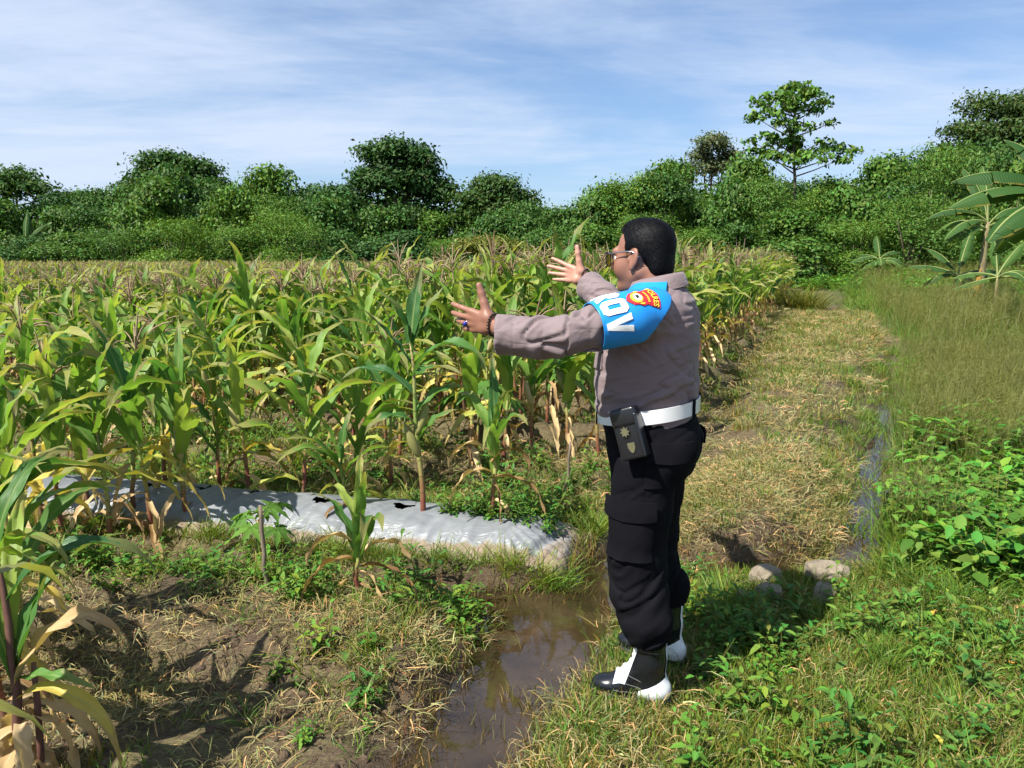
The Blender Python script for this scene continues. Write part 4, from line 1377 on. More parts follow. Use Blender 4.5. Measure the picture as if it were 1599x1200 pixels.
def banana_leaf(L, W, th0, th1, pw, seed, tears=0.35, droop=0.25, petiole=0.18):
    rg = np.random.default_rng(seed)
    n = 34
    tt = np.linspace(0, 1, n)
    th = th0 + (th1 - th0) * tt ** pw
    st = L / (n - 1)
    x = np.concatenate([[0], np.cumsum(np.cos(th[:-1]) * st)])
    z = np.concatenate([[0], np.cumsum(np.sin(th[:-1]) * st)])
    P = np.stack([x, np.zeros(n), z], -1)
    A = Acc()
    A.add(*[a for a in tube(P, 0.028 * (1 - 0.85 * tt), 5, False)][:2], uv=np.tile([0.5, 0.5], (n * 5, 1)))
    ws = np.clip((tt - petiole) / (1 - petiole), 0, 1)
    w = W * 0.5 * np.sin(np.clip(ws * 0.97 + 0.03, 0, 1) * math.pi) ** 0.62 * (ws > 0)
    for sgn in (-1, 1):
        i = int(petiole * n)
        while i < n - 1:
            k = int(rg.integers(2, 6)) if rg.random() < tears else int(rg.integers(6, 12))
            j = min(n - 1, i + k)
            dr = droop + rg.uniform(-0.12, 0.25)
            gap = 0.012 * rg.random() if j < n - 1 else 0
            m = j - i + 1
            cs = np.linspace(0, 1, 4)
            Vs, U = [], []
            for a in range(m):
                f = i + a
                pp = P[f].copy()
                if a == m - 1:
                    pp = pp - (P[f] - P[f - 1]) * 0.3 * (gap > 0.004)
                for c in cs:
                    q = pp + np.array([0.10 * c * w[f], sgn * w[f] * c * math.cos(dr * c), 0.0]) + np.array([-math.sin(th[f]), 0, math.cos(th[f])]) * (w[f] * (0.28 * c - (0.28 + dr) * c * c))
                    Vs.append(q)
                    U.append((0.5 + 0.5 * sgn * c, tt[f]))
            A.add(np.array(Vs), grid_faces(m, 4), np.array(U))
            i = j
    return A


def banana(name, label, loc, stem_h, stem_r, leaves, seed, group='banana plants at the edge of the meadow'):
    rg = np.random.default_rng(seed)
    root = empty(name, loc)
    tag(root, label, 'banana plant', group)
    tt = np.linspace(0, 1, 9)
    P = np.stack([0.06 * stem_h * tt ** 2 * rg.normal(), 0.04 * stem_h * tt ** 2 * rg.normal(), stem_h * tt - 0.05], -1) if False else np.stack([rg.normal() * 0.04 * stem_h * tt ** 2, rg.normal() * 0.04 * stem_h * tt ** 2, stem_h * tt - 0.05], -1)
    A = Acc()
    A.add(*tube(P, stem_r * (1 - 0.55 * tt), 9))
    ob('stem', A.mesh('banana_stem', [M_BSTEM], True), root)
    leaves = [l for l in leaves if not l[6]] + [(rg.uniform(0, 360), leaves[0][1] * rg.uniform(0.65, 0.9), leaves[0][2] * 0.85, rg.uniform(5, 50), rg.uniform(-80, -50), 1.0, False) for _ in range(5)] + [(l[0], l[1], l[2], -50, -88, 0.6, True) for l in leaves if l[6]]
    for k, (az, L, W, a0, a1, pw, dead) in enumerate(leaves):
        me = banana_leaf(L, W, R(a0), R(a1), pw, seed * 31 + k, 0.5 if dead else 0.35, 0.9 if dead else 0.5).mesh('banana_leaf', [M_BDEAD if dead else M_BAN], True)
        hb = (P[-1] if not dead else P[5])
        ob('leaf', me, root, tuple(hb - [0, 0, 0.05 * k * stem_h * 0.25]), (0, 0, R(az)))
    return root


def gp(u, d):
    x = at(u, 400, d).x
    return (x, d, gz(x, d))


# big plant just outside the right edge: its long leaves reach into the frame
banana('banana_plant', 'big banana plant whose long arching leaves enter from the right edge', gp(1655, 15.5), 2.75, 0.14,
       [(172, 2.3, 0.80, 42, -28, 1.1, False), (184, 2.5, 0.80, 26, -38, 1.1, False), (204, 2.4, 0.78, 8, -52, 1.1, False), (130, 1.9, 0.55, 72, 15, 1.4, False), (150, 1.7, 0.5, 80, 55, 1.2, False), (60, 2.0, 0.55, 50, -40, 1.2, False), (250, 1.6, 0.5, -5, -70, 0.8, False), (225, 1.2, 0.35, -20, -85, 0.5, True)], 1)
banana('banana_plant', 'banana plant with shredded arching leaves behind the big one', gp(1535, 24), 2.6, 0.14,
       [(178, 2.0, 0.5, 38, -40, 1.1, False), (200, 1.9, 0.5, 18, -55, 1.0, False), (120, 2.0, 0.5, 78, 40, 1.3, False), (80, 2.0, 0.5, 80, 50, 1.2, False), (20, 1.8, 0.5, 50, -30, 1.2, False), (215, 1.3, 0.3, -15, -80, 0.6, True)], 2)
banana('banana_plant', 'bright young banana plant with broad upright leaves left of the big one', gp(1492, 25), 0.95, 0.10,
       [(165, 1.5, 0.45, 28, -12, 1.2, False), (45, 1.9, 0.45, 66, 40, 1.0, False), (10, 1.7, 0.45, 22, -25, 1.2, False), (135, 1.4, 0.42, 62, 10, 1.4, False), (190, 1.0, 0.35, 0, -55, 0.8, True), (-60, 1.2, 0.4, 30, -40, 1.0, False)], 3)
banana('banana_plant', 'young banana plant with a pale bare stem near the right edge', gp(1562, 21), 1.1, 0.075,
       [(30, 1.5, 0.36, 50, 25, 1.0, False), (150, 1.1, 0.35, 20, -30, 1.0, False), (80, 1.1, 0.3, 75, 60, 1.0, False), (175, 1.2, 0.36, -8, -25, 1.0, False), (-8, 1.2, 0.3, -4, -30, 0.8, True)], 4)
banana('banana_plant', 'small banana plant with one tan leaf base in front of the dark bushes', gp(1374, 38.5), 1.2, 0.15,
       [(175, 1.5, 0.6, 22, -40, 1.0, False), (20, 1.6, 0.6, 45, -35, 1.1, False), (80, 1.5, 0.5, 76, 30, 1.0, False), (-15, 1.3, 0.55, 25, -50, 1.0, False), (140, 1.2, 0.55, 45, -30, 1.0, False), (250, 1.2, 0.5, 30, -60, 1.0, False), (200, 1.0, 0.45, 5, -70, 0.8, True), (330, 0.9, 0.45, 0, -80, 0.7, True)], 5)
banana('banana_plant', 'small banana plant at the foot of the bushes behind the tall grass tuft', gp(1268, 41), 1.2, 0.12,
       [(178, 1.5, 0.55, 26, -45, 1.0, False), (12, 1.5, 0.55, 20, -50, 1.0, False), (60, 1.5, 0.45, 70, 20, 1.0, False), (130, 1.5, 0.45, 64, 10, 1.0, False), (-30, 1.2, 0.5, 15, -65, 1.0, False), (240, 1.2, 0.5, 20, -65, 1.0, True)], 6)
banana('banana_plant', 'upright banana plant among the bushes under the umbrella-shaped tree', gp(195, 48.5), 2.9, 0.16,
       [(90, 2.4, 0.6, 86, 78, 1.0, False), (150, 2.1, 0.5, 62, -10, 1.4, False), (30, 2.2, 0.5, 52, -45, 1.3, False), (0, 1.9, 0.5, 20, -60, 1.0, False), (200, 1.8, 0.5, 15, -60, 1.0, False), (-40, 1.6, 0.5, 20, -65, 1.0, False)], 7, 'banana plants in the left tree line')
banana('banana_plant', 'banana plant among the bushes near the left edge', gp(48, 48.5), 2.4, 0.16,
       [(100, 2.2, 0.55, 82, 60, 1.0, False), (160, 2.2, 0.5, 40, -30, 1.2, False), (60, 2.2, 0.5, 70, 10, 1.2, False), (20, 2.0, 0.5, 35, -35, 1.2, False), (200, 1.6, 0.5, 10, -60, 1.0, False)], 8, 'banana plants in the left tree line')
banana('banana_plant', 'banana plant deep in the bushes right of the flat-topped tree', gp(842, 44.6), 1.9, 0.15,
       [(120, 2.0, 0.45, 70, 20, 1.0, False), (160, 2.0, 0.45, 35, -40, 1.2, False), (40, 2.0, 0.45, 60, -10, 1.2, False), (0, 1.6, 0.45, 30, -50, 1.2, False)], 9, 'banana plants in the middle tree line')
# ------------------------------------------------------------------ grass, weeds and litter
def blades(n, rad, hmin, hmax, wid, bend, seed, base, flat=False, seg=4, hue=0.2, hexp=1.0, edge_lean=0.0):
    """A clump of narrow blades. flat=True lays them on the ground."""
    rg = np.random.default_rng(seed)
    A = Acc()
    for i in range(n):
        r = rad * math.sqrt(rg.random())
        an = rg.uniform(0, 6.28)
        p0 = np.array([r * math.cos(an), r * math.sin(an), 0.0])
        L = hmin + (hmax - hmin) * rg.random() ** hexp
        az = rg.uniform(0, 6.28) if rg.random() < 0.6 else an + rg.normal(0, 0.6)
        tt = np.linspace(0, 1, seg)
        if flat:
            curl = rg.normal(0, 0.9)
            th = az + curl * tt
            P = p0 + np.stack([np.cumsum(np.cos(th)) * L / seg, np.cumsum(np.sin(th)) * L / seg, 0.004 + rg.uniform(0, 0.03) * np.sin(tt * math.pi * rg.uniform(0.6, 1.2)) + rg.uniform(0, 0.012) + tt * 0], -1)
            sd = np.stack([-np.sin(th), np.cos(th), np.full(seg, rg.normal(0, 0.6))], -1)
        else:
            e0 = R(rg.uniform(62, 90)) - edge_lean * r / (rad + 1e-6)
            e1 = e0 - R(bend) * rg.uniform(0.3, 1.3)
            th = e0 + (e1 - e0) * tt ** 1.3
            rr = np.concatenate([[0], np.cumsum(np.cos(th[:-1]) * L / (seg - 1))])
            zz = np.concatenate([[0], np.cumsum(np.sin(th[:-1]) * L / (seg - 1))])
            P = p0 + np.stack([rr * math.cos(az), rr * math.sin(az), zz - 0.01], -1)
            tw = rg.uniform(-1.2, 1.2)
            sd = np.tile([-math.sin(az + tw), math.cos(az + tw), 0], (seg, 1))
        w = wid * rg.uniform(0.6, 1.3) * 0.5 * np.clip(1.05 - tt ** 2, 0.08, 1)
        V = np.stack([P - sd * w[:, None], P + sd * w[:, None]], 1).reshape(-1, 3)
        c = np.array(base) * rg.uniform(0.65, 1.35)
        c[0] *= math.exp(rg.normal(0, hue))
        A.add(V, grid_faces(seg, 2), col=np.clip(c, 0.005, 0.8))
    return A


def panicle(seed):
    """Fine meadow grass with airy brown seed heads."""
    rg = np.random.default_rng(seed)
    A = blades(30, 0.16, 0.16, 0.36, 0.0055, 60, seed, (0.088, 0.180, 0.032))
    for i in range(13):
        an = rg.uniform(0, 6.28)
        r = 0.16 * math.sqrt(rg.random())
        az = rg.uniform(0, 6.28)
        H = rg.uniform(0.30, 0.50)
        tt = np.linspace(0, 1, 4)
        ln = rg.uniform(0.03, 0.16)
        P = np.stack([r * math.cos(an) + ln * math.cos(az) * tt ** 2, r * math.sin(an) + ln * math.sin(az) * tt ** 2, H * tt], -1)
        sd = np.array([-math.sin(az), math.cos(az), 0])
        V = np.stack([P - sd * 0.0012, P + sd * 0.0012], 1).reshape(-1, 3)
        A.add(V, grid_faces(4, 2), col=(0.13, 0.15, 0.05))
        for b in range(11):
            f = rg.uniform(0.55, 1.0)
            p = P[2] * (1 - (f - 0.55) / 0.45) + P[3] * ((f - 0.55) / 0.45)
            a2 = rg.uniform(0, 6.28)
            L = rg.uniform(0.03, 0.085) * (1.3 - f * 0.6)
            e = p + np.array([math.cos(a2) * L, math.sin(a2) * L, L * rg.uniform(0.1, 0.7)])
            s2 = np.array([-math.sin(a2), math.cos(a2), 0.3]) * 0.0016
            c = np.array((0.112, 0.128, 0.048)) * rg.uniform(0.75, 1.3)
            A.add(np.stack([p, e - s2, e + s2]), np.array([[0, 1, 2]]), col=c)
    return A


def weed(seed, nst=4, hmin=0.08, hmax=0.2, lf=0.035, asp=0.5, base=(0.068, 0.165, 0.030), nl=9, spread=0.7):
    """Herb with stems and paired, folded, pointed leaves."""
    rg = np.random.default_rng(seed)
    A = Acc()
    for s_ in range(nst):
        az = rg.uniform(0, 6.28)
        H = rg.uniform(hmin, hmax)
        ln = H * spread * rg.uniform(0.2, 1)
        tt = np.linspace(0, 1, 5)
        P = np.stack([ln * math.cos(az) * tt ** 1.3, ln * math.sin(az) * tt ** 1.3, H * tt - 0.01], -1)
        V, F, uv = tube(P, 0.0022 * (1 - 0.5 * tt), 3, False)
        A.add(V, F, col=(0.13, 0.15, 0.05))
        for k in range(nl):
            f = 0.15 + 0.85 * k / max(1, nl - 1)
            i = min(3, int(f * 4))
            p = P[i] + (P[i + 1] - P[i]) * (f * 4 - i)
            a2 = k * 2.4 + rg.normal(0, 0.4)
            L = lf * rg.uniform(0.65, 1.25) * (1.1 - 0.35 * f)
            el = R(rg.uniform(-25, 45))
            dx = np.array([math.cos(a2) * math.cos(el), math.sin(a2) * math.cos(el), math.sin(el)])
            sd = np.array([-math.sin(a2), math.cos(a2), 0])
            up = np.cross(dx, sd)
            st = p + dx * L * 0.18
            w = L * asp * 0.5
            V = np.stack([st, st + dx * L * 0.30 + sd * w + up * w * 0.3, st + dx * L * 0.68 + sd * w * 0.75 + up * w * 0.2 - [0, 0, L * 0.05], st + dx * L - [0, 0, L * 0.16],
                          st + dx * L * 0.68 - sd * w * 0.75 + up * w * 0.2 - [0, 0, L * 0.05], st + dx * L * 0.30 - sd * w + up * w * 0.3, st + dx * L * 0.45 - [0, 0, L * 0.02]])
            c = np.array(base) * rg.uniform(0.65, 1.4)
            c[0] *= math.exp(rg.normal(0, 0.25))
            A.add(V, np.array([[0, 1, 6], [1, 2, 6], [2, 3, 6], [3, 4, 6], [4, 5, 6], [5, 0, 6]]), col=c)
    return A


GREEN, GREEN2, OLIVE, TAN = (0.075, 0.155, 0.024), (0.115, 0.180, 0.028), (0.150, 0.160, 0.040), (0.215, 0.188, 0.105)
P_SHORT = [blades(34, 0.075, 0.03, 0.095, 0.0040, 70, 200 + i, (GREEN, GREEN2, OLIVE)[i % 3]).mesh('short_grass', [M_GRASS]) for i in range(6)]
P_TUFT = [blades(34, 0.07, 0.10, 0.26, 0.0055, 95, 220 + i, (GREEN, GREEN2)[i % 2], seg=5, edge_lean=0.4).mesh('grass_tuft', [M_GRASS]) for i in range(5)]
P_STRAW = [blades(46, 0.13, 0.04, 0.13, 0.0028, 0, 240 + i, (TAN, (0.270, 0.238, 0.145), (0.145, 0.142, 0.058))[i % 3], flat=True).mesh('straw', [M_STRAW]) for i in range(6)]
P_PAN = [panicle(260 + i).mesh('panicle_grass', [M_GRASS]) for i in range(5)]
P_WEED = [weed(280 + i, 5, 0.05, 0.14, 0.034, 0.5, nl=8).mesh('weed', [M_WEED]) for i in range(4)] + [weed(290 + i, 4, 0.08, 0.2, 0.055, 0.34, (0.062, 0.15, 0.034), 10).mesh('weed', [M_WEED]) for i in range(3)]
P_BROAD = [weed(300 + i, 5, 0.16, 0.34, 0.095, 0.55, (0.066, 0.17, 0.032), 8, 0.8).mesh('broad_weed', [M_WEED]) for i in range(4)]
P_SPRIG = [blades(9, 0.05, 0.03, 0.11, 0.004, 80, 320 + i, ((0.10, 0.10, 0.035), (0.16, 0.125, 0.055))[i % 2]).mesh('sprig', [M_GRASS]) for i in range(4)]


def sample(xr, yr, dens, n, seed):
    """Random points in a box kept with probability dens(P), restricted to what the camera could see."""
    rg = np.random.default_rng(seed)
    P = np.stack([rg.uniform(*xr, n), rg.uniform(*yr, n)], -1)
    P = P[(P[:, 0] > -0.78 * P[:, 1] - 0.8) & (P[:, 0] < 0.92 * P[:, 1] + 0.9)]
    return P[rg.random(len(P)) < np.clip(dens(P), 0, 1)]


def near_stones(P):
    return (np.abs(P[:, 0] - 1.42) < 0.36) & (np.abs(P[:, 1] - 3.50) < 0.26)


def wdist(P):
    return np.minimum.reduce([path_dist(P, POOL), path_dist(P, FURROW), path_dist(P, CROSS), path_dist(P, DITCH)])


def on_film(P):
    l_, c_ = (P - org) @ b_dir, (P - org) @ BN
    return (l_ > -0.12) & (np.abs(c_) < 0.38)


def spread(name, protos, P, smin, smax, label, seed, sink=0.0, tilt=0.1, cat='vegetation', zadd=None):
    rg = np.random.default_rng(seed)
    n = len(P)
    z = land(P) - sink
    if zadd is not None:
        z = z + zadd
    s = rg.uniform(smin, smax, n) if np.isscalar(smin) else smin * rg.uniform(0.8, 1.25, n)
    return scatter(name, protos, np.c_[P, z], np.c_[rg.normal(0, tilt, n), rg.normal(0, tilt, n), rg.uniform(0, 6.28, n)], np.stack([s, s, s * rg.uniform(0.8, 1.2, n)], -1), rg.integers(0, len(protos), n), label, cat)


def rg_mask(P):
    q, t_, s_ = P @ BN, P @ ET, P @ EE
    w = wdist(P)
    pool = path_dist(P, POOL)
    right_bank = sstep(0.0, 0.1, w) * (P[:, 0] > -0.05) * (P[:, 1] < 3.95) * (P[:, 0] > 0.05 + 0.35 * (P[:, 1] - 2.2))
    tl = -0.62 - 0.02 * np.clip(s_ - 4.5, 0, 12)
    tr = 0.05 + 0.085 * np.clip(s_ - 4.5, 0, 12)
    bund = sstep(tl - 0.35, tl, t_) * (1 - sstep(tr - 0.1, tr + 0.15, t_)) * sstep(4.0, 4.4, s_) * (1 - sstep(20, 24, s_))
    dt = 0.2 + 0.095 * np.clip(s_ - 4.4, 0, 12)
    meadow = sstep(0.02, 0.30, t_ - dt - 0.10) * sstep(3.9, 4.4, s_)
    field = (1 - sstep(T_EDGE - 0.05, T_EDGE + 0.1, t_))
    mound = (q > 1.5) * (q < 3.45) * (P[:, 0] < -0.1) * sstep(-0.02, 0.06, w)
    return dict(q=q, t=t_, s=s_, w=w, bank=right_bank, bund=bund, meadow=meadow, field=field, mound=mound, trough=sstep(T_EDGE - 0.1, T_EDGE + 0.05, t_) * (1 - sstep(tl - 0.2, tl + 0.05, t_)) * sstep(4.4, 4.8, s_))


def d_short(P):
    m = rg_mask(P)
    nz = vnoise(P, 2.2, 41, 3)
    nl_ = vnoise(P, 0.9, 42, 2)
    return m['bank'] * np.clip(0.85 + 0.5 * nz, 0.25, 1) + m['bund'] * np.clip(0.45 + 0.85 * nz + 0.2 * nl_, 0.05, 0.95) + m['trough'] * np.clip(0.25 + 0.6 * nz, 0, 1) + m['mound'] * np.clip(0.02 + 0.55 * nz, 0, 0.5) + m['field'] * (m['q'] > 4.2) * np.clip(0.35 + 0.7 * nz, 0, 1) * (m['w'] > 0)


def d_straw(P):
    m = rg_mask(P)
    nz = vnoise(P, 1.8, 43, 3)
    return m['bank'] * np.clip(0.12 - 0.4 * nz + 0.5 * (1 - sstep(0.3, 0.9, P[:, 0])) * (P[:, 1] < 2.6), 0.05, 0.9) + m['bund'] * np.clip(0.75 - 0.5 * nz, 0.15, 1) + m['trough'] * 0.4 + m['mound'] * np.clip(0.22 + 0.5 * nz, 0.03, 0.6) + m['field'] * (m['q'] > 4.2) * 0.35


P = sample((-3.2, 4.2), (1.9, 5.2), d_short, 17000, 61)
spread('short_grass', P_SHORT, P[~on_film(P)], 0.7, 1.2, 'short mown green grass on the near bank and bund', 62, 0.004)
P = sample((-8, 12), (5.0, 24), d_short, 17000, 63)
spread('bund_grass', P_SHORT, P[~on_film(P)], 1.1 + 0.05 * P[~on_film(P)][:, 1], 0, 'patchy green grass on the bund and between the maize rows', 64, 0.004)
P = sample((-3.2, 4.2), (1.9, 5.6), d_straw, 12000, 65)
spread('straw_litter', P_STRAW, P[~on_film(P)], 0.75, 1.25, 'dry cut grass lying on the soil in the foreground', 66, 0.002, 0.12, 'straw')
P = sample((-6, 12), (5.4, 24), d_straw, 9000, 67)
spread('bund_straw', P_STRAW, P, 1.1 + 0.05 * P[:, 1], 0, 'dry cut grass covering the bund beside the maize', 68, 0.002, 0.1, 'straw')
# meadow with airy seed heads
P = sample((1.5, 16), (3.7, 12), lambda P: rg_mask(P)['meadow'] * np.clip(0.8 + 0.4 * vnoise(P, 0.8, 44, 2), 0.2, 1), 11000, 69)
keep = ~((P[:, 0] > 2.35) & (P[:, 1] < 5.6) & (vnoise(P, 1.5, 45, 2) > -0.35))
spread('meadow_grass', P_PAN + P_TUFT[:2], P[keep], 0.8, 1.15, 'fine brownish meadow grass right of the ditch', 70, 0.01)
P = sample((4, 34), (11.5, 44), lambda P: sstep(0.2, 0.8, rg_mask(P)['t'] - 0.9) * np.clip(0.75 + 0.4 * vnoise(P, 0.5, 46, 2), 0.2, 1) * (1 - 0.75 * sstep(19, 25, P[:, 1] + 2 * vnoise(P, 0.3, 47, 2))), 11000, 71)
spread('far_meadow_grass', P_PAN, P, 1.15 + 0.02 * P[:, 1], 0, 'fine brownish grass on the far part of the meadow', 72, 0.01)
P = sample((2, 40), (17, 46), lambda P: sstep(0.2, 0.8, rg_mask(P)['t'] - 0.2) * sstep(18, 24, P[:, 1] + 2 * vnoise(P, 0.3, 47, 2)), 9000, 73)
spread('far_green_grass', P_TUFT, P, 1.7, 2.6, 'green grass on the meadow before the bushes', 74, 0.01)
# lush tufts and broad weeds beside the ditch
P = sample((1.6, 5), (3.4, 6.2), lambda P: (rg_mask(P)['meadow'] + (P[:, 0] > 1.75) * (P[:, 1] < 4.6)) * (P[:, 0] > 1.9) * (wdist(P) > 0.02) * np.clip(0.5 + 0.7 * vnoise(P, 1.8, 48, 2), 0, 1), 900, 75)
P = P[(P[:, 0] > 2.15)]
Pm = sample((2.2, 12), (5.0, 18), lambda P: rg_mask(P)['meadow'] * np.clip(0.1 + 0.9 * vnoise(P, 0.7, 58, 2), 0, 1) * np.exp(-(rg_mask(P)['w'] / 1.2) ** 2), 2600, 97)
spread('meadow_weeds', P_BROAD + P_TUFT, Pm, 0.5, 1.1, 'green leafy weeds scattered through the meadow by the ditch', 98, 0.01)
spread('broad_weeds', P_BROAD, P, 0.7, 1.25, 'lush broad-leaved weeds beyond the end of the ditch', 76, 0.01)
P = sample((1.2, 14), (3.3, 18), lambda P: np.exp(-((rg_mask(P)['w'] - 0.12) / 0.12) ** 2) * (P[:, 0] > 1.3) * 0.9, 5000, 77)
spread('ditch_grass', P_TUFT, P, 0.7, 1.2, 'taller grass lining the small ditch', 78, 0.02)
P = sample((1.3, 2.4), (3.3, 4.1), lambda P: (wdist(P) > 0.03) * (P[:, 0] > 1.55) * 0.7 * (vnoise(P, 2, 49, 2) > -0.25) * ~near_stones(P), 420, 79)
spread('bank_tufts', P_TUFT, P, 0.7, 1.1, 'thick green grass tufts behind the stones', 80, 0.01)


def d_weed(P):
    m = rg_mask(P)
    nz = vnoise(P, 1.6, 51, 3)
    b = m['bank'] * sstep(0.55, 1.0, P[:, 0] + 0.3 * nz) * np.clip(0.16 + 0.75 * nz, 0.03, 0.8)
    fr = (P[:, 0] < -0.15) * np.exp(-((m['q'] - 3.05 - 0.08 * nz) / 0.18) ** 2) * np.clip(0.75 + 0.7 * nz, 0.1, 1)
    md = m['mound'] * np.clip(0.01 + 0.30 * nz, 0.0, 0.3)
    bh = m['field'] * (m['q'] > 4.35) * (m['q'] < 5.2) * np.clip(0.15 + 0.6 * nz, 0, 0.6)
    return (b + fr + md + bh) * np.where(near_stones(P), 0.15, 1.0)


P = sample((-3.4, 3.4), (1.9, 5.6), d_weed, 7000, 81)
spread('small_weeds', P_WEED, P[~on_film(P)], 0.5, 1.5, 'small leafy weeds growing over the banks', 82, 0.006)
P = sample((-3.4, 3.6), (1.9, 5.2), lambda P: (0.55 * d_weed(P) + 0.35 * rg_mask(P)['bank'] * np.clip(0.3 + 0.9 * vnoise(P, 1.1, 56, 2), 0, 1)) * (np.hypot(P[:, 0] - 0.47, P[:, 1] - 2.65) > 0.3) * np.where(near_stones(P), 0.15, 1.0), 5200, 93)
spread('grass_tussocks', P_TUFT, P[~on_film(P)], 0.45, 1.0, 'loose green grass tussocks among the weeds', 94, 0.01)
# soil crumbs
CL = []
for i in range(5):
    bm = bmesh.new()
    bmesh.ops.create_icosphere(bm, subdivisions=2, radius=0.014)
    cv = np.array([v.co[:] for v in bm.verts])
    cv = cv * (1 + 0.45 * vnoise(cv, 60, 70 + i, 2))[:, None] * [1.2, 1, 0.7]
    cf = np.array([[v.index for v in f.verts] for f in bm.faces])
    bm.free()
    CL.append(mesh_np('soil_clod', cv, cf, [M_SOIL], True, col=np.zeros((len(cv), 3))))
P = sample((-3.2, 3.2), (1.9, 5.6), lambda P: (rg_mask(P)['mound'] * np.clip(0.5 + 0.8 * vnoise(P, 2.0, 57, 2), 0, 1) + 0.15 * rg_mask(P)['field'] + 0.12 * rg_mask(P)['bund']) * (wdist(P) > 0.0), 6500, 95)
spread('soil_clods', CL, P[~on_film(P)], 0.3, 1.5, 'crumbs and clods of brown soil on the foreground beds', 96, 0.002, 0.5, 'soil')
# weeds pushing through the torn right end of the plastic and along its foot
P = sample((-0.7, 0.25), (3.7, 4.5), lambda P: on_film(P) * 0.8 * sstep(-0.75, -0.1, P[:, 0]) * sstep(3.80, 3.98, P @ BN) * (vnoise(P, 3, 52, 2) > -0.1), 420, 83)
spread('film_weeds', P_WEED, P, 0.7, 1.15, 'weeds growing over the right end of the plastic sheet', 84, 0.0, zadd=np.array([film_z(*p) - float(land(p[None])[0]) for p in P]))
P = sample((-3.2, 0.6), (3.3, 4.9), lambda P: (np.exp(-((P @ BN - 3.58) / 0.05) ** 2) * 1.0 + np.exp(-((P @ BN - 4.42) / 0.10) ** 2) * 0.6) * ((P @ ET) < T_EDGE + 0.2) + np.exp(-((P @ ET - T_EDGE - 0.06) / 0.05) ** 2) * (P @ BN > 3.55) * (P @ BN < 4.4) * 0.8, 4200, 85)
spread('bed_foot_grass', [P_SHORT[2], P_SHORT[5], P_TUFT[0], P_TUFT[1], P_TUFT[3]], P, 0.4, 0.9, 'yellowish grass along the foot of the plastic sheet', 86, 0.01)
# shoots standing in the shallow water
P = sample((-1.0, 2.0), (1.9, 4.3), lambda P: (wdist(P) < 0.06) * (0.16 + 0.84 * np.exp(-((wdist(P)) / 0.07) ** 2)) * np.clip(0.55 + 0.7 * vnoise(P, 3, 53, 2), 0, 1), 5200, 87)
spread('water_shoots', P_SPRIG, P, 0.6, 1.3, 'brown and green shoots standing in the muddy water', 88, 0.0, zadd=np.maximum(0, WATER_Z - 0.015 - land(P)))
P = sample((1.6, 7.5), (3.7, 14.5), lambda P: (path_dist(P, DITCH) < 0.05) * np.clip(0.45 + 0.9 * vnoise(P, 2.2, 59, 2), 0, 1), 9000, 99)
spread('ditch_shoots', P_SPRIG + P_SHORT[:3] + P_TUFT[:1], P, 0.6, 1.2, 'grass and shoots standing in the small ditch', 100, 0.0, zadd=np.maximum(0, WATER_Z - 0.02 - land(P)))
# green undergrowth between the rows and under the far crop
P = sample((-9, 3.5), (4.6, 13), lambda P: rg_mask(P)['field'] * np.clip(0.35 + 0.9 * vnoise(P, 0.9, 54, 2), 0, 1), 5200, 89)
P = P[~on_film(P)]
spread('undergrowth', P_WEED + P_TUFT[:2], P, 0.9, 1.9, 'weeds and grass growing between the maize rows', 90, 0.01)
P = sample((14, 34), (22, 46), lambda P: np.clip(0.5 + 0.8 * vnoise(P, 0.3, 55, 2), 0, 1), 2500, 91)
spread('meadow_edge_weeds', P_BROAD, P, 1.2, 2.6, 'rank green weeds around the banana plants', 92, 0.02)
# reed-like grass tuft at the field corner
for k, (u, v_, dd, s_, lab) in enumerate(((1222, 452, 24.5, 1.0, 'dense tall grass tuft at the far end of the maize edge'), (1262, 452, 24.0, 1.05, 'rounded tall grass tuft with arching blades right of the other tuft'), (1205, 448, 27.5, 1.0, 'tall grass tuft half hidden behind the end of the maize'))):
    me = blades(520, 0.55, 0.6, 1.15, 0.016, 85, 400 + k, (0.12, 0.145, 0.035), seg=6, edge_lean=0.5).mesh('tall_grass', [M_GRASS])
    x = at(u, 400, dd).x
    tag(ob('grass_tuft', me, None, (x, dd, gz(x, dd)), (0, 0, k), s_), lab, 'grass tuft', 'tall grass tufts by the field corner')
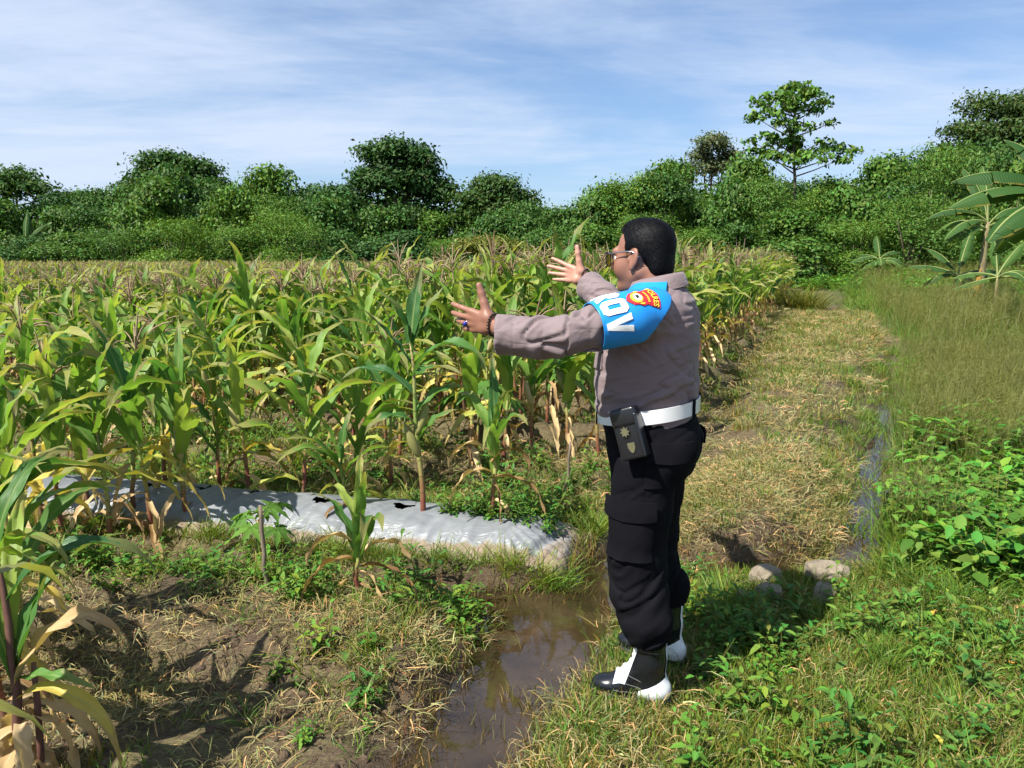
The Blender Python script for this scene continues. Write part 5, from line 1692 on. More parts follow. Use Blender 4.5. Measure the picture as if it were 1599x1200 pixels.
# ------------------------------------------------------------------ the man
class Field:
    """Distance field on a grid: smooth unions of simple forms, turned into one continuous mesh."""
    def __init__(s, lo, hi, h):
        s.lo, s.h = np.array(lo, float), h
        s.n = np.ceil((np.array(hi) - s.lo) / h).astype(int) + 1
        s.f = np.full(tuple(s.n), 0.5, np.float32)

    def block(s, lo, hi):
        a = np.clip(np.floor((np.array(lo) - s.lo) / s.h).astype(int), 0, s.n - 1)
        b = np.clip(np.ceil((np.array(hi) - s.lo) / s.h).astype(int) + 1, 1, s.n)
        ax = [s.lo[i] + s.h * np.arange(a[i], b[i]) for i in range(3)]
        return tuple(slice(a[i], b[i]) for i in range(3)), np.stack(np.meshgrid(*ax, indexing='ij'), -1)

    def put(s, fn, lo, hi, k=0.01, cut=False):
        pad = k * 1.5 + 0.03
        sl, P = s.block(np.array(lo) - pad, np.array(hi) + pad)
        if P.size == 0:
            return
        d = fn(P)
        a = s.f[sl]
        if cut:
            d = -d
            hh = np.clip(0.5 - 0.5 * (d - a) / k, 0, 1)
            s.f[sl] = d + (a - d) * hh + k * hh * (1 - hh)
        else:
            hh = np.clip(0.5 + 0.5 * (a - d) / k, 0, 1)
            s.f[sl] = a + (d - a) * hh - k * hh * (1 - hh)

    def cap(s, a, b, ra, rb, k=0.01, cut=False):
        a, b = np.array(a, float), np.array(b, float)
        ab = b - a
        r = max(ra, rb)

        def fn(P):
            t_ = np.clip(((P - a) @ ab) / (ab @ ab + 1e-12), 0, 1)
            return np.linalg.norm(P - (a + t_[..., None] * ab), axis=-1) - (ra + (rb - ra) * t_)
        s.put(fn, np.minimum(a, b) - r, np.maximum(a, b) + r, k, cut)

    def chain(s, pts, rad, k=0.01):
        for i in range(len(pts) - 1):
            s.cap(pts[i], pts[i + 1], rad[i], rad[i + 1], k)

    def ell(s, c, r, k=0.01, M=None, cut=False):
        c, r = np.array(c, float), np.array(r, float)

        def fn(P):
            q = P - c
            if M is not None:
                q = q @ M
            k0 = np.linalg.norm(q / r, axis=-1)
            k1 = np.linalg.norm(q / (r * r), axis=-1) + 1e-9
            return k0 * (k0 - 1) / k1
        m = r.max()
        s.put(fn, c - m, c + m, k, cut)

    def loft(s, rings, k=0.01, p=2.4):
        """rings: (z, cx, cy, rx, ry) stacked bottom to top."""
        Rg = np.array(rings, float)

        def fn(P):
            z = P[..., 2]
            cx, cy, rx, ry = [np.interp(z, Rg[:, 0], Rg[:, i]) for i in (1, 2, 3, 4)]
            e = (np.abs((P[..., 0] - cx) / rx) ** p + np.abs((P[..., 1] - cy) / ry) ** p) ** (1 / p)
            d = (e - 1) * np.minimum(rx, ry)
            return np.maximum(d, np.maximum(Rg[0, 0] - z, z - Rg[-1, 0]))
        m = Rg[:, 3:].max() + 0.06
        s.put(fn, (Rg[:, 1].min() - m, Rg[:, 2].min() - m, Rg[0, 0]), (Rg[:, 1].max() + m, Rg[:, 2].max() + m, Rg[-1, 0]), k)

    def plane(s, p, n, k=0.002, near=None):
        """Cut away everything on the side n points to (within near = (centre, radius))."""
        p, n = np.array(p, float), np.array(n, float)
        n = n / np.linalg.norm(n)

        def fn(P):
            d = -((P - p) @ n)
            if near is not None:
                d = np.maximum(d, np.linalg.norm(P - np.array(near[0]), axis=-1) - near[1])
            return d
        c, r = near
        s.put(fn, np.array(c) - r, np.array(c) + r, k, True)

    def mesh(s):
        f = s.f
        ins = f < 0
        c = [ins[i:i + f.shape[0] - 1, j:j + f.shape[1] - 1, k:k + f.shape[2] - 1] for i in (0, 1) for j in (0, 1) for k in (0, 1)]
        cnt = sum(x.astype(np.int8) for x in c)
        act = (cnt > 0) & (cnt < 8)
        I = np.stack(np.nonzero(act), -1)
        idx = np.full(act.shape, -1, np.int64)
        idx[act] = np.arange(len(I))
        acc = np.zeros((len(I), 3))
        num = np.zeros(len(I))
        corners = np.array([(i, j, k) for i in (0, 1) for j in (0, 1) for k in (0, 1)])
        val = np.stack([f[I[:, 0] + c_[0], I[:, 1] + c_[1], I[:, 2] + c_[2]] for c_ in corners], -1)
        for a in range(8):
            for b in range(a + 1, 8):
                if np.abs(corners[a] - corners[b]).sum() != 1:
                    continue
                va, vb = val[:, a], val[:, b]
                m = (va < 0) != (vb < 0)
                t_ = np.where(m, va / (va - vb + 1e-12), 0)
                acc += np.where(m[:, None], corners[a] + t_[:, None] * (corners[b] - corners[a]), 0)
                num += m
        V = s.lo + s.h * (I + acc / num[:, None])
        F = []
        for ax in range(3):
            o1, o2 = [(1, 2), (2, 0), (0, 1)][ax]
            sl0 = [slice(None)] * 3
            sl1 = [slice(None)] * 3
            sl0[ax], sl1[ax] = slice(0, -1), slice(1, None)
            x = ins[tuple(sl0)] != ins[tuple(sl1)]
            E = np.stack(np.nonzero(x), -1)
            E = E[(E[:, o1] > 0) & (E[:, o2] > 0) & (E[:, o1] < f.shape[o1] - 1) & (E[:, o2] < f.shape[o2] - 1)]
            s0 = ins[E[:, 0], E[:, 1], E[:, 2]]
            e1, e2 = np.eye(3, dtype=int)[o1], np.eye(3, dtype=int)[o2]
            g = lambda Q: idx[Q[:, 0], Q[:, 1], Q[:, 2]]
            q = np.stack([g(E - e1 - e2), g(E - e2), g(E), g(E - e1)], -1)
            q = np.where(s0[:, None], q, q[:, ::-1])
            F.append(q)
        F = np.concatenate(F)
        return V, F[(F >= 0).all(1)]


def vnormals(V, F):
    a, b, c, d = V[F[:, 0]], V[F[:, 1]], V[F[:, 2]], V[F[:, 3]]
    n = np.cross(c - a, d - b)
    N = np.zeros_like(V)
    for i in range(4):
        np.add.at(N, F[:, i], n)
    return N / (np.linalg.norm(N, axis=1)[:, None] + 1e-12)


def relax(V, F, it=2, lam=0.5):
    for _ in range(it):
        S = np.zeros_like(V)
        K = np.zeros(len(V))
        for i in range(4):
            for j in ((i + 1) % 4, (i + 3) % 4):
                np.add.at(S, F[:, i], V[F[:, j]])
                np.add.at(K, F[:, i], 1)
        V = V + lam * (S / np.maximum(K, 1)[:, None] - V)
    return V


def ridged(C, seed, octv=2):
    """Soft swells cut by narrow creases."""
    n = vnoise(C, 1.0, seed, octv)
    return 0.6 + 1.1 * n - 0.75 * np.exp(-(n / 0.10) ** 2)


FWD = np.array([-0.93, 0.37])
FWD /= np.linalg.norm(FWD)
MAN = np.array([0.495, 2.70])
man_z = 0.004
man = empty('person', (MAN[0], MAN[1], man_z), math.atan2(FWD[1], FWD[0]))
tag(man, 'man in taupe uniform shirt, black trousers and blue armband, arms stretched towards the maize', 'person')

# joints (x forward, y to his left, z up)
SH_L, EL_L, WR_L = np.array([-0.02, 0.185, 1.375]), np.array([0.20, 0.385, 1.322]), np.array([0.405, 0.435, 1.342])
SH_R, EL_R, WR_R = np.array([-0.02, -0.185, 1.375]), np.array([0.185, -0.365, 1.34]), np.array([0.378, -0.490, 1.47])
HEADC = np.array([0.050, -0.010, 1.566])
HYAW = R(-13)
ch, sh_ = math.cos(HYAW), math.sin(HYAW)
HROT = np.array([[ch, -sh_, 0], [sh_, ch, 0], [0, 0, 1]]) @ np.array([[math.cos(R(4)), 0, math.sin(R(4))], [0, 1, 0], [-math.sin(R(4)), 0, math.cos(R(4))]])


def hp(x, y, z):
    return HEADC + HROT @ np.array([x, y, z])


# --- skin
B = Field((-0.17, -0.62, 1.02), (0.66, 0.58, 1.72), 0.0033)
B.loft([(1.04, 0.02, 0, 0.12, 0.15), (1.25, 0.02, 0, 0.12, 0.155), (1.38, 0.0, 0, 0.09, 0.16), (1.44, -0.005, 0, 0.06, 0.10)], 0.02)
B.chain([SH_L, EL_L, WR_L], [0.055, 0.042, 0.028], 0.02)
B.chain([SH_R, EL_R, WR_R], [0.055, 0.042, 0.028], 0.02)
B.cap(hp(-0.032, 0, -0.06), (-0.018, 0, 1.40), 0.060, 0.070, 0.02)
B.ell(hp(-0.018, 0, 0.034), (0.098, 0.078, 0.088), 0.01, HROT)
B.ell(hp(0.030, 0, -0.032), (0.066, 0.062, 0.082), 0.03, HROT)
for s in (-1, 1):
    B.cap(hp(-0.012, s * 0.050, -0.055), hp(0.064, s * 0.018, -0.098), 0.024, 0.022, 0.02)
    B.ell(hp(0.052, s * 0.038, -0.036), (0.036, 0.030, 0.040), 0.02, HROT)
B.ell(hp(0.074, 0, -0.098), (0.022, 0.024, 0.020), 0.015, HROT)
B.ell(hp(0.030, 0, -0.102), (0.050, 0.046, 0.026), 0.02, HROT)
B.cap(hp(0.078, -0.036, 0.022), hp(0.078, 0.036, 0.022), 0.015, 0.015, 0.012)
for s in (-1, 1):
    B.ell(hp(0.096, s * 0.033, 0.000), (0.016, 0.018, 0.011), 0.010, HROT, cut=True)
B.cap(hp(0.094, 0, 0.014), hp(0.108, 0, -0.030), 0.008, 0.0135, 0.008)
for s in (-1, 1):
    B.ell(hp(0.100, s * 0.014, -0.034), (0.011, 0.009, 0.008), 0.006, HROT)
    B.cap(hp(0.090, s * 0.0, -0.060), hp(0.082, s * 0.022, -0.063), 0.0085, 0.004, 0.004)
    B.cap(hp(0.087, s * 0.0, -0.073), hp(0.080, s * 0.020, -0.070), 0.0085, 0.004, 0.004)
B.cap(hp(0.102, -0.018, -0.0665), hp(0.102, 0.018, -0.0665), 0.0022, 0.0022, 0.004, cut=True)
for s in (-1, 1):                                       # ears
    a_ = R(16)
    M = HROT @ np.array([[math.cos(a_), 0, -math.sin(a_)], [0, 1, 0], [math.sin(a_), 0, math.cos(a_)]]) @ np.array([[math.cos(s * R(22)), math.sin(s * R(22)) * 1, 0], [-math.sin(s * R(22)), math.cos(s * R(22)), 0], [0, 0, 1]])
    B.ell(hp(-0.006, s * 0.080, -0.008), (0.0215, 0.0085, 0.0345), 0.006, M)
    B.ell(hp(0.004, s * 0.079, -0.038), (0.0105, 0.007, 0.012), 0.006, M)
    B.ell(hp(0.000, s * 0.0885, -0.004), (0.0115, 0.0065, 0.0215), 0.004, M, cut=True)
    B.ell(hp(0.012, s * 0.077, -0.010), (0.006, 0.007, 0.010), 0.004, M)


def hand_sdf(W, D, Nn, T, spread_, curl, thumb_dir, sc=1.0):
    """Palm, four unequal jointed fingers and a thumb. D along the fingers, Nn out of the palm, T towards the thumb."""
    D = D / np.linalg.norm(D)
    T = T - D * (T @ D)
    T /= np.linalg.norm(T)
    Nn = Nn - D * (Nn @ D) - T * (Nn @ T)
    Nn /= np.linalg.norm(Nn)
    kn = [0.031, 0.010, -0.011, -0.031]
    kl = [0.089, 0.093, 0.088, 0.080]
    segs = [(0.044, 0.026, 0.022), (0.049, 0.030, 0.023), (0.045, 0.028, 0.022), (0.035, 0.021, 0.019)]
    rads = [0.0108, 0.0112, 0.0107, 0.0096]
    tips = []
    for i in range(4):
        b0 = W + (D * 0.012 + T * kn[i] * 0.55) * sc
        k_ = W + (D * kl[i] + T * kn[i]) * sc + Nn * (-0.003 if i in (1, 2) else 0.0) * sc
        B.cap(b0, k_, 0.0165 * sc, 0.0125 * sc, 0.010 * sc)
        ang = spread_[i]
        d = D * math.cos(ang) + T * math.sin(ang)
        p, tot = k_, 0.0
        for j, L in enumerate(segs[i]):
            tot += curl[i] * (0.6, 1.0, 0.7)[j]
            dd = d * math.cos(tot) + Nn * math.sin(tot)
            e = p + dd * L * sc
            r0 = rads[i] * (1 - 0.10 * j) * sc
            B.cap(p, e, r0, r0 * 0.90, 0.0045)
            p = e
        tips.append((k_, d, p))
    # thumb: leaves the side of the palm near its base
    tb = W + (D * 0.022 + T * 0.022 + Nn * 0.006) * sc
    td = D * thumb_dir[0] + T * thumb_dir[1] + Nn * thumb_dir[2]
    td /= np.linalg.norm(td)
    t1 = tb + td * 0.047 * sc
    t2d = td + D * 0.05 + T * 0.12
    t2d /= np.linalg.norm(t2d)
    t2 = t1 + t2d * 0.034 * sc
    t3d = t2d - Nn * 0.10 + T * 0.1
    t3d /= np.linalg.norm(t3d)
    t3 = t2 + t3d * 0.028 * sc
    B.cap(W + D * 0.035 * sc + T * 0.008 * sc + Nn * 0.006, tb, 0.016 * sc, 0.019 * sc, 0.012)
    B.cap(tb, t1, 0.0195 * sc, 0.0145 * sc, 0.010)
    B.cap(t1, t2, 0.0138 * sc, 0.0128 * sc, 0.006)
    B.cap(t2, t3, 0.0130 * sc, 0.0105 * sc, 0.005)
    B.ell(W + (D * 0.03 - T * 0.018 + Nn * 0.008) * sc, (0.026 * sc,) * 3, 0.012)
    return tips, D, T, Nn


tipsL, DL, TL, NL = hand_sdf(WR_L + np.array([0.022, 0.004, 0.010]), np.array([0.92, -0.26, 0.10]), np.array([-0.25, -0.92, 0.25]), np.array([-0.05, 0.15, 1.0]),
                             [0.13, -0.02, -0.08, -0.13], [0.06, 0.18, 0.26, 0.28], (0.42, 0.95, 0.10), 0.95)
tipsR, DR, TR, NR = hand_sdf(WR_R + np.array([0.018, 0.000, 0.012]), np.array([0.92, -0.22, 0.17]), np.array([0.28, 0.93, 0.05]), np.array([-0.05, 0.0, 1.0]),
                             [0.22, 0.03, -0.06, -0.14], [0.08, 0.12, 0.12, 0.12], (0.34, 1.0, 0.12), 0.94)
V, F = B.mesh()
V = relax(V, F, 1, 0.35)
Nb = vnormals(V, F)
skin = np.tile(np.array([0.232, 0.116, 0.078]), (len(V), 1))
for W, Nn in ((WR_L, NL), (WR_R, NR)):
    near = 1 - sstep(0.20, 0.24, np.linalg.norm(V - W, axis=1))
    palm = near * sstep(0.0, 0.6, Nb @ Nn)
    skin = skin * (1 - palm[:, None]) + palm[:, None] * np.array([0.40, 0.225, 0.165])
hl = (V - HEADC) @ HROT
lips = np.exp(-(((hl[:, 2] + 0.067) / 0.010) ** 2 + (hl[:, 1] / 0.022) ** 2)) * (hl[:, 0] > 0.078)
skin = skin * (1 - 0.4 * lips[:, None]) + 0.4 * lips[:, None] * np.array([0.22, 0.08, 0.06])
stub = sstep(0.01, -0.055, hl[:, 2]) * sstep(0.0, 0.04, hl[:, 0]) * (hl[:, 2] > -0.13) * (np.linalg.norm(V - HEADC, axis=1) < 0.16)
skin = skin * (1 - 0.12 * stub[:, None])
t = NT('skin')
co = t.coord('Object')
c = t.mix(t.noise(co, 60, 4), t.col(), t.mix(1.0, t.col(), (1.12, 0.95, 0.90), 'MULTIPLY'))
M_SKIN = t.end(t.bsdf(c, 0.47, 0.42, normal=t.bump(t.noise(co, 420, 3), 0.12, 0.001)))
body = ob('body', mesh_np('person_body', V, F, [M_SKIN], True, col=skin), man)

# eyes behind the glasses
for s in (-1, 1):
    bm = bmesh.new()
    bmesh.ops.create_uvsphere(bm, u_segments=12, v_segments=8, radius=0.0125)
    me = bpy.data.meshes.new('eye')
    bm.to_mesh(me)
    bm.free()
    me.materials.append(plain('eye_white', (0.6, 0.55, 0.5), 0.2))
    ob('eye', me, man, tuple(hp(0.077, s * 0.033, -0.001)))

# --- hair
Hf = Field(HEADC - [0.16, 0.13, 0.15], HEADC + [0.15, 0.13, 0.16], 0.0032)
Hf.ell(hp(-0.020, 0, 0.040), (0.1035, 0.0825, 0.0905), 0.01, HROT)
Hf.ell(hp(-0.066, 0, -0.020), (0.048, 0.066, 0.078), 0.02, HROT)
Hf.ell(hp(0.015, 0, 0.088), (0.046, 0.050, 0.036), 0.02, HROT)


def face_cut(P):
    q = (P - HEADC) @ HROT
    x, y, z = q[..., 0], np.abs(q[..., 1]), q[..., 2]
    edge = np.interp(z, [-0.15, -0.055, -0.035, -0.012, 0.01, 0.03, 0.05, 0.075, 0.10, 0.15], [-0.060, -0.040, -0.026, 0.016, 0.028, 0.033, 0.038, 0.052, 0.066, 0.2])
    edge = edge - 0.012 * sstep(0.02, 0.06, y) * sstep(0.02, 0.06, z)
    low = np.interp(x, [-0.14, -0.09, -0.05], [-0.088, -0.082, -0.060])
    ear = np.sqrt(((x + 0.004) / 0.026) ** 2 + ((z + 0.012) / 0.038) ** 2) - 1
    d = np.maximum(-(x - edge), -(low - z))
    d = np.minimum(edge - x, z - low)
    d = np.minimum(d, np.where(y > 0.05, ear * 0.028, 1))
    return d                       # positive where hair stays


Hf.put(lambda P: face_cut(P), HEADC - 0.2, HEADC + 0.2, 0.004, True)
V, F = Hf.mesh()
Nh = vnormals(V, F)
hlc = (V - HEADC) @ HROT
V = V + Nh * (0.0008 * vnoise(hlc * [1, 1.6, 0.6], 95, 5, 2) + 0.002 * vnoise(hlc, 26, 6, 2))[:, None]
t = NT('black_hair')
co = t.coord('Object', (1, 1, 0.35))
nz_ = t.noise(co, 420, 3, 0.6)
M_HAIR = t.end(t.bsdf(t.ramp(nz_, [(0.3, (0.002, 0.002, 0.003)), (0.8, (0.008, 0.008, 0.009))]), 0.5, 0.10, normal=t.bump(nz_, 0.4, 0.002)))
rgh = np.random.default_rng(8)
pick = rgh.integers(0, len(V), 9000)
hp0, hn0, hq = V[pick], Nh[pick], hlc[pick]
comb_ = np.stack([-0.35 + 0 * hq[:, 0], np.sign(hq[:, 1]) * 0.25, -1.0 + 1.2 * sstep(0.04, 0.11, hq[:, 2])], -1) @ HROT.T
comb_[hq[:, 2] > 0.08] += HROT @ np.array([-0.9, 0.15, 0.1])
comb_ = comb_ + rgh.normal(0, 0.25, comb_.shape)
comb_ -= hn0 * (comb_ * hn0).sum(1)[:, None]
comb_ /= np.linalg.norm(comb_, axis=1)[:, None] + 1e-9
ln_ = rgh.uniform(0.008, 0.017, len(pick))[:, None]
sd_ = np.cross(comb_, hn0) * 0.0007
e_ = hp0 + comb_ * ln_ + hn0 * rgh.uniform(0.0005, 0.0045, len(pick))[:, None]
hb = hp0 - hn0 * 0.001
HV = np.concatenate([V, np.stack([hb - sd_, hb + sd_, e_], 1).reshape(-1, 3)])
HFt = len(V) + np.arange(len(pick) * 3).reshape(-1, 3)
A = Acc()
A.add(HV, np.concatenate([F, np.c_[HFt, HFt[:, 2]]]))
ob('hair', A.mesh('person_hair', [M_HAIR], True), man)

# --- shirt
M = np.eye(3)
S = Field((-0.24, -0.56, 0.97), (0.44, 0.51, 1.53), 0.0055)
TORSO = [(0.985, 0.008, 0, 0.160, 0.186), (1.03, 0.018, 0, 0.170, 0.193), (1.08, 0.022, 0, 0.174, 0.195), (1.16, 0.022, 0, 0.178, 0.197), (1.24, 0.014, 0, 0.171, 0.197), (1.32, 0.002, 0, 0.156, 0.194),
         (1.375, -0.010, 0, 0.142, 0.186), (1.415, -0.018, 0, 0.118, 0.160), (1.45, -0.020, 0, 0.092, 0.115), (1.475, -0.020, 0, 0.074, 0.078)]
S.loft(TORSO, 0.01, 2.35)
for s, SHh, EL, WR in ((1, SH_L, EL_L, WR_L), (-1, SH_R, EL_R, WR_R)):
    cuff = WR + (WR - EL) / np.linalg.norm(WR - EL) * 0.012 + np.array([0, 0, -0.022])
    mid = (SHh + EL) / 2 + np.array([0, 0, 0.004])
    S.chain([SHh + np.array([0, -s * 0.02, 0.0]), SHh + (EL - SHh) * 0.25, mid, EL + np.array([0, 0, -0.004]), (EL + cuff) / 2 + np.array([0, 0, -0.006]), cuff], [0.080, 0.077, 0.070, 0.062, 0.060, 0.063], 0.022)
    d = (cuff - EL) / np.linalg.norm(cuff - EL)
    S.plane(cuff - d * 0.005, d, 0.003, (cuff + d * 0.06, 0.10))
    S.cap(cuff - d * 0.055, cuff + d * 0.05, 0.050, 0.0605, 0.004, cut=True)
S.cap((-0.020, 0, 1.42), (-0.020, 0, 1.60), 0.060, 0.070, 0.006, cut=True)
V, F = S.mesh()
V = relax(V, F, 2, 0.5)
Ns = vnormals(V, F)


def arm_coords(V, A_, B_, C_):
    """Distance along a bent arm, angle round it and distance from its axis."""
    out_s, out_d, out_a = np.zeros(len(V)), np.full(len(V), 9.0), np.zeros(len(V))
    base = 0.0
    for a, b in ((A_, B_), (B_, C_)):
        ab = b - a
        L = np.linalg.norm(ab)
        t_ = np.clip(((V - a) @ ab) / (L * L), -0.1, 1.1)
        r = V - (a + t_[:, None] * ab)
        d = np.linalg.norm(r, axis=1)
        dn = ab / L
        e1 = np.array([0, 0, 1.0]) - dn * dn[2]
        e1 /= np.linalg.norm(e1)
        e2 = np.cross(dn, e1)
        an = np.arctan2(r @ e2, r @ e1)
        m = d < out_d
        out_s[m], out_d[m], out_a[m] = (base + t_ * L)[m], d[m], an[m]
        base += L
    return out_s, out_a, out_d


disp = np.zeros(len(V))
onarm = np.zeros(len(V))
for sd, SHh, EL, WR in ((1, SH_L, EL_L, WR_L), (-1, SH_R, EL_R, WR_R)):
    s_, a_, d_ = arm_coords(V, SHh, EL, WR + np.array([0, 0, -0.02]))
    w = (1 - sstep(0.095, 0.14, d_)) * sstep(0.04, 0.12, s_) * (np.abs(V[:, 1]) > 0.17)
    onarm = np.maximum(onarm, w)
    el = np.exp(-((s_ - 0.32) / 0.11) ** 2)
    spiral = np.stack([s_ * 17 + 0.9 * np.sin(a_ + 0.6), np.cos(a_) * 0.8 + s_ * 2, np.sin(a_) * 0.8], -1)
    disp += w * (0.0125 * el + 0.0052) * (ridged(spiral, 71 + sd, 2) - 0.5)
    fine = np.stack([s_ * 34 + 1.5 * np.sin(a_ * 1.0 + 1), np.cos(a_) * 1.2, np.sin(a_) * 1.2], -1)
    disp += w * 0.0034 * vnoise(fine, 1.0, 75 + sd, 2)
    tot = np.linalg.norm(EL - SHh) + np.linalg.norm(WR - EL)
    disp -= w * 0.0022 * np.exp(-((s_ - (tot - 0.055)) / 0.003) ** 2)           # cuff seam
    disp -= (1 - sstep(0.10, 0.15, d_)) * 0.0030 * np.exp(-((s_ - 0.018) / 0.0035) ** 2) * (np.abs(V[:, 1]) > 0.15)   # sleeve seam
tw = (1 - onarm)
ph = np.arctan2(V[:, 1], V[:, 0] - 0.01)
low = np.exp(-((V[:, 2] - 1.09) / 0.07) ** 2)
back = sstep(0.2, -0.8, np.cos(ph))
hz_ = np.stack([V[:, 2] * 26 + 1.2 * np.sin(ph * 1.5 + 0.5) + 0.3 * ph, np.cos(ph) * 1.1, np.sin(ph) * 1.1], -1)
disp += tw * (0.0115 * low + 0.0050 * back * sstep(1.05, 1.15, V[:, 2])) * (ridged(hz_, 81, 2) - 0.55)
dg = np.stack([(V[:, 2] - 0.9 * V[:, 0]) * 20, (V[:, 2] + V[:, 0]) * 3.0, V[:, 1] * 4], -1)
arm_pit = np.exp(-(((V[:, 2] - 1.30) / 0.09) ** 2)) * sstep(0.08, 0.16, np.abs(V[:, 1]))
disp += tw * 0.0100 * arm_pit * (ridged(dg, 83, 2) - 0.5)
disp += 0.0020 * vnoise(V, 14, 84, 2)
yoke = np.exp(-((V[:, 2] - 1.385 + 0.10 * np.abs(V[:, 1])) / 0.0035) ** 2) * (V[:, 0] < -0.03) * tw
disp -= 0.0035 * yoke
V = V + Ns * disp[:, None]
SHIRT_V, SHIRT_F = V, F
t = NT('shirt_cloth')
co = t.coord('Object')
wv_ = t.noise(t.coord('Object', (1, 1, 1)), 900, 2, 0.5)
c = t.mix(t.noise(co, 7, 4), (0.172, 0.131, 0.134), (0.212, 0.164, 0.168))
c = t.mix(t.math('MULTIPLY', wv_, 0.25), c, (0.14, 0.10, 0.097))
wk = t.noise(t.coord('Object', (1, 1, 2.2)), 9, 2, 0.5, 1.6)
M_SHIRT = t.end(t.bsdf(c, 0.72, 0.25, normal=t.bump(wv_, 0.15, 0.001, t.bump(wk, 0.35, 0.014)), Sheen_Weight=0.15, Sheen_Roughness=0.4))
shirt = ob('shirt', mesh_np('shirt', V, F, [M_SHIRT], True), man)
SH_BVH = BVHTree.FromPolygons([tuple(v) for v in V], [tuple(f) for f in F])


def wrap(bvh, org_, dirs, off, far=0.5):
    """Points on a surface met when looking in from outside towards org_ along -dirs; org_ may be per point."""
    out = []
    for o, d in zip(np.broadcast_to(org_, dirs.shape), dirs):
        d = d / (np.linalg.norm(d) + 1e-9)
        hit = bvh.ray_cast(Vector(o + d * far), Vector(-d), far)
        p = np.array(hit[0]) if hit[0] is not None else o + d * 0.08
        out.append(p + d * off)
    return np.array(out)


def shell(P, nu, nv, thick_dirs, thick, name, mat, parent, smooth=True):
    """Closed thin slab from an nu x nv grid of points, thickened inwards."""
    Q = P - thick_dirs * thick
    A = Acc()
    A.add(P, grid_faces(nu, nv))
    A.add(Q, grid_faces(nu, nv)[:, ::-1])
    rim = list(range(nv)) + [i * nv + nv - 1 for i in range(1, nu)] + [(nu - 1) * nv + j for j in range(nv - 2, -1, -1)] + [i * nv for i in range(nu - 2, 0, -1)]
    Vr = np.concatenate([P[rim], Q[rim]])
    m = len(rim)
    j = np.arange(m)
    A.add(Vr, np.stack([j, j + m, (j + 1) % m + m, (j + 1) % m], -1))
    me = A.mesh(name, [mat], False)
    if smooth:
        me.polygons.foreach_set('use_smooth', np.ones(len(me.polygons), bool))
    return ob(name, me, parent)


# collar: stand, fold and fall
nphi = 56
an = np.linspace(R(20), R(340), nphi)
prof = [(0.066, 1.452), (0.0655, 1.485), (0.067, 1.508), (0.072, 1.514), (0.079, 1.506), (0.087, 1.487), (0.094, 1.468)]
P = []
for a in an:
    fr = 0.5 + 0.5 * math.cos(a)                       # 1 at the front
    for j, (r, z) in enumerate(prof):
        rr = r * (1 + 0.06 * fr) + (0.012 * fr if j > 3 else 0)
        P.append((-0.018 + rr * math.cos(a) * 1.05, rr * math.sin(a) * 1.02, z - 0.030 * fr - (0.020 * fr if j > 4 else 0)))
P = np.array(P)
dirs = np.repeat(np.stack([np.cos(an), np.sin(an), np.zeros(nphi)], -1), len(prof), 0)
shell(P, nphi, len(prof), dirs * 0 + np.array([0, 0, 1]) * 0 + dirs, 0.0025, 'collar', M_SHIRT, man)

# shoulder straps
for s in (-1, 1):
    g = []
    gd = []
    for i in range(12):
        f = i / 11
        y = s * (0.075 + 0.095 * f)
        for j in range(5):
            x = -0.025 + (j / 4 - 0.5) * (0.040 + 0.008 * f)
            h_ = SH_BVH.ray_cast(Vector((x, y, 1.7)), Vector((0, 0, -1)), 0.6)
            g.append((x, y, (h_[0].z if h_[0] else 1.43) + 0.006))
            gd.append((0, 0, 1))
    g, gd = np.array(g), np.array(gd, float)
    if s < 0:
        shell(g[::-1], 12, 5, gd, 0.004, 'shoulder_strap', M_SHIRT, man)
    else:
        shell(g, 12, 5, gd, 0.004, 'shoulder_strap', M_SHIRT, man)


def patch(bvh, axis_fn, a0, a1, z0, z1, off, thick, name, mat, parent, nu=14, nv=10, bulge=0.0, sag=0.0, taper=0.0):
    """Cloth patch lying on a limb or trunk: angles a0..a1 about the axis, heights z0..z1."""
    P, Dd = [], []
    for i in range(nu):
        for j in range(nv):
            fa, fz = i / (nu - 1), j / (nv - 1)
            a = a0 + (a1 - a0) * fa
            z = z0 + (z1 - z0) * fz - sag * math.sin(fa * math.pi) * (1 - fz)
            o = np.array([*axis_fn(z), z])
            d = np.array([math.cos(a), math.sin(a), 0])
            h_ = bvh.ray_cast(Vector(o + d * 0.5), Vector(-d), 0.5)
            p = np.array(h_[0]) if h_[0] is not None else o + d * 0.1
            P.append(p + d * (off + bulge * math.sin(fa * math.pi) ** 0.5 * (math.sin(min(1, (1 - fz) * 1.25) * math.pi / 1.25) if bulge else 0)))
            Dd.append(d)
    P = relax_grid(np.array(P), nu, nv)
    return shell(P, nu, nv, np.array(Dd), thick, name, mat, parent)


def relax_grid(P, nu, nv, it=2):
    G = P.reshape(nu, nv, 3)
    for _ in range(it):
        H = G.copy()
        H[1:-1, 1:-1] = 0.5 * G[1:-1, 1:-1] + 0.125 * (G[:-2, 1:-1] + G[2:, 1:-1] + G[1:-1, :-2] + G[1:-1, 2:])
        G = H
    return G.reshape(-1, 3)


# breast pockets with flaps
for s in (1, -1):
    c0 = s * R(33)
    pk = patch(SH_BVH, lambda z: (0.01, 0), c0 - R(17), c0 + R(17), 1.185, 1.295, 0.004, 0.004, 'breast_pocket', M_SHIRT, man, bulge=0.006)
    fl = patch(SH_BVH, lambda z: (0.01, 0), c0 - R(18), c0 + R(18), 1.265, 1.300, 0.012, 0.004, 'flap', M_SHIRT, pk, nv=5, sag=0.012)
pen = plain('orange_tag', (0.55, 0.16, 0.03), 0.5)
patch(SH_BVH, lambda z: (0.01, 0), R(38), R(44), 1.272, 1.312, 0.018, 0.003, 'pocket_tag', pen, man, nu=3, nv=6)

